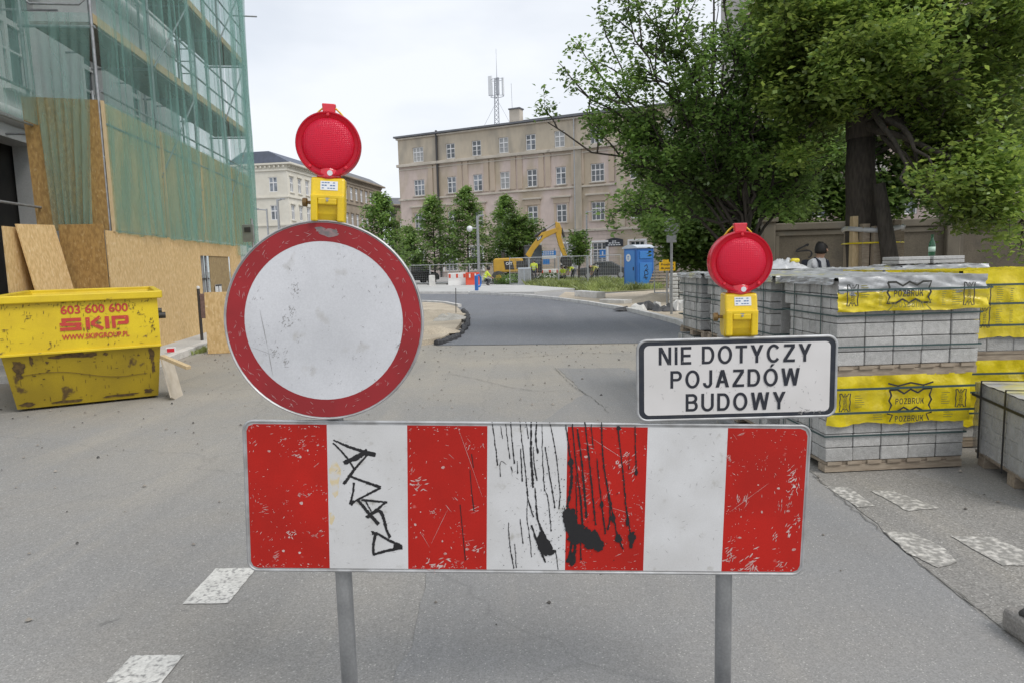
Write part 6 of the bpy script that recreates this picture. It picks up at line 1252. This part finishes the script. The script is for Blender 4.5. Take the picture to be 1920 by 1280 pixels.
road_block('white plastic barrier with red stripes by the blue stand', 857, 47, 1.25, m_wpl, m_wpl); road_block('orange-red plastic barrier with white stripes left of the blue stand', 886, 46.6, .95, m_rpl, m_wpl); road_block('white plastic barrier with red marks behind the working men', 1031, 56, 1.6, m_wpl, m_wpl)
q = G(894, 549); bs = thing('bicycle_stand', 'bright blue hoop-shaped stand on the pavement edge', 'bike stand', (q.x, q.y, .11), R(60)); f_ = q.y / 1280
part(MB().box((0, 0, 14 * f_), (.16, .16, 28 * f_)), 'post', m_blue, bs, bevel=.03); part(MB().path([(0, 0, 27 * f_), (.25, 0, 29 * f_), (.42, 0, 24 * f_), (.42, 0, 12 * f_), (.3, 0, 7 * f_), (0, 0, 8 * f_)], .05, 8), 'hoop', m_blue, bs, smooth=True)
# lamp posts
def lamp_post(label, px, top, Y, arm, r_=.06, globe=False):
    q = at(px, 500, Y); z = at(px, top, Y).z; t = thing('street_lamp', label, 'street lamp', (q.x, Y, 0), group='grey street lamps')
    part(MB().tube((0, 0, 0), (0, 0, z), r_ * 1.3, r_, n=12), 'pole', m_steel, t, auto=40); part(MB().tube((0, 0, z - .1), (arm, 0, z), r_ * .7, n=8), 'arm', m_steel, t, auto=40)
    part(MB().box((arm * 1.15, 0, z + .02), (abs(arm) * .55 + .2, .18, .1)), 'lamp_head', m_steel, t, bevel=.02)
    if globe: part(MB().tube((0, 0, z - .85), (-.5, 0, z - .8), .04, n=8), 'camera_arm', m_steel, t, auto=40); part(MB().lathe([(.02, -.22), (.16, -.16), (.2, 0), (.17, .13), (.02, .2)], 16, 'z', (-.55, 0, z - .85)), 'camera_globe', m_sticker, t, smooth=True)
lamp_post('grey street lamp with white camera globe in front of the young trees', 898, 405, 47, .25, .09, True); lamp_post('slim grey street lamp before the tenement near the sapling', 1101, 396, 62, .9, .07); lamp_post('slim street lamp with left-hand arm before the cream house', 507, 392, 60, -.9, .07); lamp_post('tall street lamp standing in front of the cream house', 528, 374, 62, .4, .1)
# excavator
m_cat = mat('machine_yellow', (.56, .34, .04), (.48, .28, .04), .5, 2, speck=.05, c3=(.3, .18, .05), c3lo=.66, c3hi=.75, c3scale=2)
EY = 50.; ex = thing('excavator', 'yellow wheeled excavator with raised folded boom behind the fence', 'excavator', (at(955, 500, EY).x, EY, 0), 0); f_ = EY / 1280
def ep(px, py, y=0.0): p_ = at(px, py, EY); return (p_.x - ex.location.x, y, p_.z)
a, b = ep(926, 511), ep(980, 484)
part(MB().prism([(a[0], -1.1, a[2]), (b[0], -1.1, a[2]), (b[0], -1.1, b[2] - .05), (a[0] + 1.3, -1.1, b[2] + .02), (a[0] + .1, -1.1, b[2]), (a[0], -1.1, b[2] - .15)], (0, 2.2, 0)), 'body', m_cat, ex, bevel=.08, seg=3)
part(MB().box((b[0] + .75, .4, b[2] - .1), (1.3, 1.2, 2.0)), 'cab', m_dark, ex, bevel=.06); part(MB().box((b[0] + .75, -.21, b[2] + .1), (1.1, .03, 1.2)), 'cab_window', m_glass, ex)
part(MB().prism([(a[0] + .85, -1.115, a[2] + .18), (a[0] + 1.5, -1.115, a[2] + .18), (a[0] + 1.35, -1.115, b[2] - .2), (a[0] + .75, -1.115, b[2] - .2)], (0, .02, 0)), 'badge', m_dark, ex); link('lettering', fit(text_mesh('CAT', .3, m_sticker, bold=.01), .45, .2), ex, (a[0] + 1.12, -1.125, b[2] - .38)); part(MB().box((a[0] + 2.0, -1.11, (a[2] + b[2]) / 2), (.7, .02, .55)), 'grille', m_dark, ex)
part(MB().tube((a[0] + .7, .3, b[2]), (a[0] + .7, .3, b[2] + .45), .12, n=10), 'exhaust', m_dark, ex, auto=40); part(MB().box((a[0] + 1.4, 0, a[2] - .25), (2.6, 1.6, .35)), 'chassis', m_dark, ex, bevel=.05)
for x in (a[0] + .35, a[0] + 2.4):
    for y in (-.95, .95):
        wo = part(MB().lathe([(.2, -.2), (.44, -.2), (.5, -.12), (.5, .12), (.44, .2), (.2, .2)], 24, 'y', (x, y, .5)), 'wheel', m_rubber, ex, auto=35); part(MB().lathe([(.02, -.22), (.22, -.21), (.22, .21), (.02, .22)], 16, 'y', (x, y, .5)), 'rim', m_cat, wo, auto=35)
def boom(pts, wd, name, m=m_cat): return part(MB().prism([(x, -wd / 2, z) for x, _, z in [ep(*p_) for p_ in pts]], (0, wd, 0)), name, m, ex, bevel=.03)
boom([(985, 478), (996, 461), (1015, 437), (1042, 428), (1044, 436), (1020, 448), (1002, 470), (994, 486)], .5, 'boom')
boom([(1041, 416), (1049, 419), (1053, 430), (1052, 446), (1060, 470), (1064, 482), (1056, 482), (1047, 460), (1042, 440)], .4, 'stick'); boom([(1054, 480), (1066, 480), (1075, 490), (1070, 500), (1056, 498), (1050, 490)], .9, 'bucket', m_dark)
for p0, p1, r_ in (((1003, 444), (1024, 430), .1), ((1024, 430), (1041, 419), .05), ((1052, 428), (1058, 446), .09), ((1058, 446), (1064, 474), .05)): part(MB().tube(ep(*p0, -.05), ep(*p1, -.05), r_, n=8), 'cylinder', m_dark if r_ > .06 else m_steel, ex, auto=40)
part(MB().prism([(x, -.262, z) for x, _, z in [ep(1006, 446), ep(1018, 441), ep(1014, 449), ep(1007, 453)]], (0, .01, 0)), 'badge', m_dark, ex)
q = ep(1011, 447.5); link('lettering', fit(text_mesh('CAT', .3, m_sticker, bold=.01), .3, .16), ex, (q[0], -.268, q[2]), (0, R(-28), 0))
# people
def skin_body(name, J, E, mats, parent, subdiv=2):
    """J: joint -> (x, y, z, radius); E: list of (joint, joint, material index)"""
    ks = list(J); me = bpy.data.meshes.new(name); me.from_pydata([J[k][:3] for k in ks], [(ks.index(a), ks.index(b)) for a, b, _ in E], []); o = bpy.data.objects.new(name, me); COL.objects.link(o)
    o.modifiers.new('skin', 'SKIN'); sv = me.skin_vertices[0].data
    for i, k in enumerate(ks): r_ = J[k][3]; sv[i].radius = r_ if isinstance(r_, tuple) else (r_, r_); sv[i].use_root = (i == 0)
    s = o.modifiers.new('sub', 'SUBSURF'); s.levels = s.render_levels = subdiv
    dg = bpy.context.evaluated_depsgraph_get(); nm = bpy.data.meshes.new_from_object(o.evaluated_get(dg)); bpy.data.objects.remove(o); nm.materials.clear()
    for m in mats: nm.materials.append(m)
    seg = [(Vector(J[a][:3]), Vector(J[b][:3]), mi) for a, b, mi in E]
    for p_ in nm.polygons:
        c = p_.center; best = 9
        for a, b, mi in seg:
            ab_ = b - a; t = max(0, min(1, (c - a).dot(ab_) / max(ab_.length_squared, 1e-9))); d = (c - a - ab_ * t).length
            if d < best: best = d; p_.material_index = mi
        p_.use_smooth = True
    return link(name, nm, parent)
m_skin = mat('skin', (.42, .25, .17), rough=.6); m_vest = mat('hi_vis_yellow', (.62, .72, .05), (.5, .6, .05), .7, 8); m_trous = mat('work_trousers', (.05, .055, .07), (.08, .08, .09), .9, 8); m_hair = mat('dark_hair', (.012, .01, .009), rough=.6); m_tee = mat('white_shirt', (.6, .61, .63), (.52, .53, .55), .85, 10); m_bag = mat('navy_strap', (.02, .025, .04), rough=.7); m_tape = mat('reflective_tape', (.6, .62, .62), rough=.4); m_shoe = mat('shoe', (.04, .035, .03), rough=.7)
EDG = [('pel', 'sp', 1), ('sp', 'ch', 1), ('ch', 'nk', 1), ('nk', 'hd0', 0), ('hd0', 'hd1', 0), ('hd1', 'hd2', 0), ('ch', 'sl', 1), ('sl', 'el', 1), ('el', 'wl', 0), ('wl', 'fl', 0), ('ch', 'sr', 1), ('sr', 'er', 1), ('er', 'wr', 0), ('wr', 'fr', 0), ('pel', 'hl', 2), ('hl', 'kl', 2), ('kl', 'al', 2), ('al', 'tl', 3), ('pel', 'hr', 2), ('hr', 'kr', 2), ('kr', 'ar', 2), ('ar', 'tr', 3)]
RAD = dict(pel=(.15, .12), sp=(.15, .11), ch=(.17, .12), nk=.06, hd0=.075, hd1=.095, hd2=.06, sl=.075, el=.05, wl=.035, fl=.03, sr=.075, er=.05, wr=.035, fr=.03, hl=.1, kl=.065, al=.045, tl=.04, hr=.1, kr=.065, ar=.045, tr=.04)
POSE = {
 'squat': dict(pel=(-.1, 0, .35), sp=(-.05, 0, .55), ch=(.08, 0, .76), nk=(.14, 0, .92), hd0=(.17, 0, .98), hd1=(.2, 0, 1.06), hd2=(.2, 0, 1.15), sl=(.08, .19, .82), el=(.25, .24, .6), wl=(.45, .15, .5), fl=(.52, .1, .46), sr=(.08, -.19, .82), er=(.26, -.24, .6), wr=(.45, -.12, .48), fr=(.52, -.08, .44), hl=(-.05, .11, .34), kl=(.33, .17, .42), al=(.08, .15, .08), tl=(.24, .17, .04), hr=(-.05, -.11, .34), kr=(.3, -.2, .4), ar=(.05, -.17, .08), tr=(.2, -.19, .04)),
 'bend': dict(pel=(-.15, 0, .9), sp=(.0, 0, 1.02), ch=(.22, 0, 1.1), nk=(.37, 0, 1.12), hd0=(.43, 0, 1.12), hd1=(.51, 0, 1.1), hd2=(.59, 0, 1.1), sl=(.24, .19, 1.08), el=(.32, .22, .8), wl=(.4, .12, .58), fl=(.43, .08, .5), sr=(.24, -.19, 1.08), er=(.34, -.22, .8), wr=(.44, -.1, .58), fr=(.47, -.06, .5), hl=(-.15, .11, .88), kl=(-.02, .13, .48), al=(-.1, .13, .09), tl=(.06, .14, .04), hr=(-.15, -.11, .88), kr=(.02, -.14, .48), ar=(-.04, -.14, .09), tr=(.12, -.15, .04)),
 'stand': dict(pel=(0, 0, .93), sp=(0, 0, 1.1), ch=(.01, 0, 1.3), nk=(.02, 0, 1.47), hd0=(.03, 0, 1.52), hd1=(.05, 0, 1.6), hd2=(.05, 0, 1.69), sl=(.0, .2, 1.38), el=(-.02, .25, 1.1), wl=(.06, .25, .86), fl=(.08, .24, .77), sr=(.0, -.2, 1.38), er=(-.02, -.25, 1.1), wr=(.08, -.24, .86), fr=(.1, -.23, .77), hl=(0, .1, .9), kl=(.02, .11, .5), al=(-.03, .12, .09), tl=(.12, .13, .04), hr=(0, -.1, .9), kr=(.03, -.11, .5), ar=(.0, -.12, .09), tr=(.15, -.13, .04))}
def person(label, loc, rz, pose, top=m_vest, low=m_trous, vest=True, hair=m_hair, group=None, backpack=False, helmet=None):
    t = thing('person', label, 'person', loc, rz, group); P = POSE[pose]; J = {k: (*P[k], RAD[k]) for k in ['pel'] + [k for k in P if k != 'pel']}
    skin_body('body', J, EDG, [m_skin, top, low, m_shoe], t)
    h = Vector(P['hd1']); ax = (Vector(P['hd2']) - Vector(P['hd0'])).normalized(); rot = ax.to_track_quat('Z', 'Y').to_matrix(); mb = MB(); n = 14; pr = [(.02, .135), (.06, .125), (.092, .09), (.108, .04), (.11, .0), (.1, -.045)]
    mb.lathe(pr, n, 'z'); mb.v = [tuple(h + rot @ Vector((v[0] - .012, v[1], max(v[2], .06) if v[0] > .03 else v[2] * (1 + .25 * (v[0] < -.03))))) for v in mb.v]; mb.build('hair', helmet or hair, t, smooth=True)
    fw = Vector((1, 0, 0)) if pose != 'bend' else Vector((.3, 0, -.95)); mb = MB(); c = h + fw * .1; mb.path([tuple(c + ax * .03), tuple(c + fw * .028 - ax * .015), tuple(c - ax * .02)], [.008, .014, .008], 6); mb.build('nose', m_skin, t, smooth=True)
    for s in (-1, 1): mb = MB(); e = h + Vector((0, s * .098, 0)); mb.lathe([(.004, -.008), (.022, -.004), (.022, .004), (.004, .008)], 8, 'y', tuple(e)); mb.build('ear', m_skin, t, smooth=True)
    if vest:
        a, b = Vector(P['sp']), Vector(P['ch']); ax2 = (b - a).normalized()
        for k in (-.02, .12): mb = MB(); c = a + ax2 * k; q = ax2.to_track_quat('Z', 'Y').to_matrix(); mb.path([tuple(c + q @ Vector((.155 * math.cos(w), .185 * math.sin(w), 0))) for w in [i * math.pi / 8 for i in range(17)]], .018, 5); mb.build('reflective_band', m_tape, t, smooth=True)
    if backpack:
        for s in (-1, 1): mb = MB(); mb.path([(-.1, s * .1, 1.1), (.1, s * .12, 1.15), (.125, s * .115, 1.3), (.1, s * .11, 1.4), (.0, s * .1, 1.46), (-.1, s * .1, 1.4)], .026, 6); mb.build('strap', m_bag, t, smooth=True)
        mb = MB(); mb.box((-.2, 0, 1.22), (.16, .3, .44)); mb.build('backpack', m_bag, t, bevel=.05, seg=3)
    return t
q = at(1535, 500, 12.2); person('person in white shirt with dark backpack straps, looking down behind the pallets', (q.x, 12.2, -.0), R(-62), 'stand', m_tee, m_trous, vest=False, backpack=True).scale = (.99, .99, .99)
m_helm = mat('helmet_dark', (.05, .05, .055), rough=.5); wg = 'workers in yellow vests'
q = G(911, 536, .11); person('worker in yellow vest squatting on the pavement by the blue stand', (q.x, q.y, .11), R(20), 'squat', group=wg)
for lbl, px, Y, rz, ps in (('worker in yellow vest standing beside the grey cabinet', 1001, 49, 75, 'stand'), ('worker in yellow vest crouching left of two behind the tall grass', 1056, 48, -120, 'squat'), ('worker in yellow vest bending right of two behind the tall grass', 1073, 50, 200, 'bend'), ('worker in dull vest bending by the fence nearest the toilet', 1119, 49, 190, 'bend')):
    q = at(px, 500, Y); person(lbl, (q.x, Y, 0 if ps != 'squat' else .1), R(rz), ps, group=wg, top=m_vest if 'dull' not in lbl else mat('vest_dull', (.42, .42, .1), rough=.8), helmet=m_helm if px == 1001 else None)
# cabinet, boards, bin, car
q = at(983, 500, 44); cb_ = thing('utility_cabinet', 'light grey utility cabinet standing in front of the excavator', 'cabinet', (q.x, 44, 0), R(-6)); part(MB().box((0, 0, .62), (.8, .4, 1.15)), 'case', m_pale, cb_, bevel=.02)
for k in (-.2, .2): part(MB().box((k, -.205, .63), (.37, .012, 1.0)), 'door', m_steel, cb_, bevel=.006)
q = at(1027, 480, 60); ib = thing('notice_board', 'blue and white notice board before the tenement ground floor', 'notice board', (q.x, 60, 0), R(-12)); f_ = 60 / 1280; z1 = at(1027, 475, 60).z
for x in (-.6, .6): part(MB().tube((x, .05, 0), (x, .05, z1 + .4), .05, n=8), 'leg', m_steel, ib, auto=40)
part(MB().box((0, 0, z1), (1.45, .04, .4)), 'blue_panel', m_bluel, ib); part(MB().box((0, 0, z1 - .34), (1.45, .04, .26)), 'white_panel', m_sticker, ib); part(MB().box((-.15, 0, z1 - .75), (.6, .04, .45)), 'lower_panel', m_bluel, ib)
mb = MB()
for k in range(2):
    for j in range(6): mb.box((-.55 + j * .2, -.024, z1 + .09 - k * .17), (.15, .008, .09))
mb.build('print', m_sticker, ib)
q = at(1130, 476, 66); hs_ = thing('accessibility_sign', 'small blue square sign with white symbol by the arched window', 'sign', (q.x, 66, 0), R(-20)); z1 = at(1130, 476, 66).z; part(MB().tube((0, .05, 0), (0, .05, z1 + .4), .04, n=8), 'post', m_steel, hs_, auto=40); part(MB().box((0, 0, z1), (.6, .03, .75)), 'panel', m_bluel, hs_); part(MB().box((0, -.02, z1 + .05), (.12, .02, .35)), 'symbol', m_sticker, hs_)
q = at(810, 525, 46); bn = thing('litter_bin', 'square concrete bin on the pavement left of the barriers', 'bin', (q.x, 46, 0), R(8)); part(MB().prism([(-.22, -.22, 0), (.22, -.22, 0), (.2, -.22, .85), (-.2, -.22, .85)], (0, .44, 0)), 'shell', m_kerb, bn, bevel=.03); part(MB().box((0, 0, .88), (.3, .3, .06)), 'insert', m_dark, bn)
m_car = mat('car_black', (.015, .016, .018), rough=.25, coat=.6)
def car(label, px, Y, rz, m):
    q = at(px, 510, Y); t = thing('parked_car', label, 'car', (q.x, Y, 0), R(rz), 'cars parked on the plaza')
    pr = [(-2.1, .3), (-2.15, .75), (-2.0, .95), (-1.3, 1.02), (-.75, 1.42), (.55, 1.46), (1.35, 1.0), (2.0, .86), (2.15, .6), (2.12, .3)]; part(MB().prism([(x, -.85, z) for x, z in pr], (0, 1.7, 0)), 'body', m, t, bevel=.08, seg=3)
    for s in (-1, 1): part(MB().prism([(x, s * .853, z) for x, z in ((-1.15, 1.03), (-.68, 1.37), (.5, 1.4), (1.15, 1.02))], (0, s * .012, 0)), 'side_window', m_glass, t)
    for x in (-1.35, 1.35):
        for s in (-1, 1): wo = part(MB().lathe([(.15, -.1), (.3, -.1), (.33, -.06), (.33, .06), (.3, .1), (.15, .1)], 20, 'y', (x, s * .8, .33)), 'wheel', m_rubber, t, auto=35); part(MB().lathe([(.01, -.105), (.2, -.1), (.2, .1), (.01, .105)], 14, 'y', (x, s * .8, .33)), 'rim', m_steel, wo, auto=35)
    for s in (-1, 1): part(MB().box((2.1, s * .6, .68), (.1, .35, .14)), 'headlight', m_sticker, t, bevel=.02); part(MB().box((-2.12, s * .62, .75), (.08, .3, .16)), 'tail_light', m_redpl, t, bevel=.02)
car('black parked car behind the fence beside the round sign', 772, 57, 30, m_car); car('dark grey car parked in front of the tenement by the fence', 1135, 58, -12, mat('car_grey', (.06, .065, .07), rough=.3, coat=.6))
# rubble, bag, slabs, poles
m_tarp = mat('black_sheet', (.03, .031, .034), (.08, .08, .085), .6, 6, bump=.4, bscale=14)
q = G(1232, 583); ru = thing('rubble_heap', 'crumpled heap of black sheeting and broken asphalt on the sand', 'rubble', (q.x, q.y, 0)); random.seed(3)
for k in range(16):
    x, y = random.gauss(0, .45), random.gauss(0, .25); s = random.uniform(.12, .34); n = 6; mb = MB(); top = random.uniform(.08, .3)
    ring_ = [(x + s * random.uniform(.6, 1.2) * math.cos(6.283 * j / n), y + s * random.uniform(.6, 1.2) * math.sin(6.283 * j / n), random.uniform(0, .06)) for j in range(n)]; up_ = [(x + (p_[0] - x) * .5 + random.uniform(-.05, .05), y + (p_[1] - y) * .5, top + random.uniform(-.06, .06)) for p_ in ring_]
    mb.add(ring_ + up_, [(j, (j + 1) % n, (j + 1) % n + n, j + n) for j in range(n)] + [tuple(range(n, 2 * n))]); mb.build('lump', m_tarp if k % 3 else m_kerb, ru)
q = G(1284, 577); bg_ = thing('block_stack', 'tall white wrapped stack standing left of the farthest block stack', 'wrapped stack', (q.x - .1, q.y, 0), R(-6)); f_ = q.y / 1280; H = at(1284, 512, q.y).z
for k in range(9):
    for j in range(3): part(MB().box((-.24 + .24 * j + random.uniform(-.01, .01), random.uniform(-.02, .02), H * (k + .5) / 9), (.22, .5, H / 9 - .008)), 'block', mat('white_block', (.6, .6, .58), (.52, .52, .5), .85, 9, speck=.1), bg_, bevel=.025)
for k, (a, b) in enumerate((((1085, 556), (1127, 560)), ((1131, 568), (1178, 570)))):
    p0, p1 = G(*a), G(*b); t = thing('kerb_block', ('loose pale kerb block at the end of the new pavement', 'loose flat concrete slab lying on the sand')[k], 'kerb block', p0); mb = MB(); mb.beam((p0.x, p0.y, .13 - .06 * k), (p1.x, p1.y, .13 - .06 * k), .4, .26 - .12 * k); mb.build('block', m_kerb, t, world=True, bevel=.02)
# timber guard round the old linden, slabs, bottle
gx, gy = bB[0], bB[1]; tg = thing('trunk_guard', 'upright planks and wrapping tied round the old linden trunk', 'trunk guard', (gx, gy, 0))
for a, m, h in ((200, m_timber, 2.2), (225, m_oldwood, 2.05), (250, m_oldwood, 2.0), (275, m_oldwood, 2.05), (300, m_oldwood, 2.1), (340, m_oldwood, 1.9), (60, m_oldwood, 2.0), (130, m_oldwood, 2.0)): part(MB().box((.44 * math.cos(R(a)), .44 * math.sin(R(a)), h / 2), (.13, .13, h)), 'plank', m, tg)
part(MB().path([(.5 * math.cos(k * .4), .5 * math.sin(k * .4), 1.95 + .03 * math.sin(k)) for k in range(17)], .05, 6), 'wrapping', m_film, tg, smooth=True); part(MB().path([(.52 * math.cos(k * .4), .52 * math.sin(k * .4), 1.7) for k in range(17)], .018, 6), 'band', m_yfilm, tg, smooth=True)
t = thing('leaning_pole', 'thick dark brown trunk pole leaning beside the old linden', 'pole', (at(1665, 500, 12.3).x, 12.3, 0)); p0, p1 = at(1672, 510, 12.3), at(1648, 345, 12.4); part(MB().path([(p0.x + .05, 12.3, 0), tuple(p0), tuple(p1)], [.17, .15, .1], 10), 'stem', m_bark, t, world=True, smooth=True)
ZT = 2 * LOAD + .035
sl = thing('paving_slabs', 'low pile of grey slabs on the farthest pallet under the green bottle', 'slab', (5.15, 8.55, ZT)); 
for k in range(2):
    for j in range(2): part(MB().box((-.22 + .42 * j, 0, .03 + .045 * k), (.38, .38, .04)), 'slab', m_block, sl, bevel=.006)
bt = thing('glass_bottle', 'green glass bottle standing on the grey slabs', 'bottle', (5.22, 8.5, ZT + .1)); bgm = mat('green_glass', (.03, .16, .07), rough=.08, trans=.6, coat=.3)
part(MB().lathe([(.0, 0), (.036, 0), (.038, .01), (.038, .13), (.03, .165), (.015, .2), (.013, .245), (.016, .25), (.016, .26), (.0, .26)], 20), 'glass', bgm, bt, auto=35); part(MB().lathe([(.0385, .05), (.0385, .11)], 20), 'label', mat('bottle_label', (.45, .6, .5), rough=.6), bt, smooth=True)
t = thing('plastic_scrap', 'crumpled white and yellow plastic film lying on the pallets beside the person', 'plastic film', (3.2, 8.0, ZT - .01)); v, f = [], []
for j in range(15):
    for i in range(21): u_, w_ = i / 20 - .5, j / 14 - .5; v.append((u_ * .5, w_ * .3, .01 + max(0, .09 * (1 - (2 * u_) ** 2) * (1 - (2 * w_) ** 2)) * (1 + 1.2 * mnoise.noise((u_ * 9, w_ * 9, 5)))))
for j in range(14):
    for i in range(20): k = j * 21 + i; f.append((k, k + 1, k + 22, k + 21))
link('film', arrays_mesh('film', v, f, m_film), t); part(MB().box((.1, -.05, .1), (.1, .06, .05)), 'yellow_scrap', m_yfilm, t, bevel=.02)
# thin survey stake on the island
q = G(855, 590, .1); t = thing('survey_stake', 'thin dark stake standing at the kerb of the sand island', 'stake', (q.x, q.y, .1)); part(MB().tube((0, 0, 0), (.02, 0, .75), .012, n=6), 'rod', m_dark, t)
# ================================================================ GRASS
m_grass = leaf_material('grass', (.17, .23, .06), (.36, .4, .15), .3)
def grass(name, label, poly, n, h, w_, hump=0.0, z0=0.0):
    P = np.array([tuple(G(*p_))[:2] for p_ in poly]); lo_, hi_ = P.min(0), P.max(0); pts = []
    while len(pts) < n:
        c = RNG.uniform(lo_, hi_, (n, 2)); ins = np.zeros(n, bool); j = len(P) - 1
        for i in range(len(P)):
            cond = ((P[i, 1] > c[:, 1]) != (P[j, 1] > c[:, 1])) & (c[:, 0] < (P[j, 0] - P[i, 0]) * (c[:, 1] - P[i, 1]) / (P[j, 1] - P[i, 1] + 1e-12) + P[i, 0]); ins ^= cond; j = i
        pts += list(c[ins])
    c = np.array(pts[:n]); H = h * RNG.uniform(.4, 1.3, (n, 1)) * (1 + .5 * np.sin(c[:, :1] * 1.7) * np.sin(c[:, 1:] * .9)); a = RNG.uniform(0, 6.283, (n, 1)); s = np.hstack([np.cos(a), np.sin(a), 0 * a]); ln = np.hstack([RNG.normal(0, .35, (n, 2)), np.ones((n, 1))]); B = np.hstack([c, np.full((n, 1), z0)])
    V = np.stack([B - s * w_, B + s * w_, B + ln * H * .6 + s * w_ * .8, B + ln * H * np.array([1.3, 1.3, 1])], 1).reshape(-1, 3); o0 = B.mean(0) * np.array([1, 1, 0]); F = np.arange(n * 4).reshape(-1, 4)
    o = link(name, arrays_mesh(name, V - o0, F, m_grass), None, tuple(o0)); tag(o, label, 'grass', kind='stuff')
sheet('verge', [tuple(G(*p_))[:2] for p_ in ((965, 539), (1080, 545), (1130, 550), (1250, 544), (1250, 526), (1000, 526))], .03, mat('verge_soil', (.16, .17, .07), (.24, .21, .12), .95, 1.5))
grass('tall_grass', 'tall unmown grass verge between the fence and the new pavement', ((985, 538), (1080, 545), (1130, 549), (1245, 542), (1245, 529), (1000, 529)), 20000, .3, .02)
grass('kerb_weeds', 'green weeds growing along the kerb by the chipboard hoarding', ((318, 668), (345, 663), (388, 652), (388, 660), (350, 668), (325, 673)), 700, .11, .006, z0=.0)
# low shrubs by the works
def shrub(label, px, Y, r_, h, seed):
    q = at(px, 520, Y); t = thing('shrub', label, 'shrub', (q.x, Y, 0), group='low shrubs near the excavator'); rg = np.random.default_rng(seed); an = rg.normal(0, 1, (260, 3)); an /= np.linalg.norm(an, axis=1)[:, None]; an *= rg.uniform(.5, 1, (260, 1)); an = an * np.array([r_, r_ * .7, h / 2]) + np.array([0, 0, h / 2]); br = MB()
    for k in range(9): br.path([(0, 0, 0), tuple(an[k])], [.02, .006], 4, caps=False)
    br.build('stem', m_bark, t); P, f = leaf_arrays(an, 5, .08, .14); link('foliage', arrays_mesh('foliage', P, f, m_leafC), t)
shrub('low dark shrub under the excavator body', 955, 46, 1.2, .8, 1); shrub('low shrub between the workers and cabinet', 1032, 51, 1.3, .8, 2)
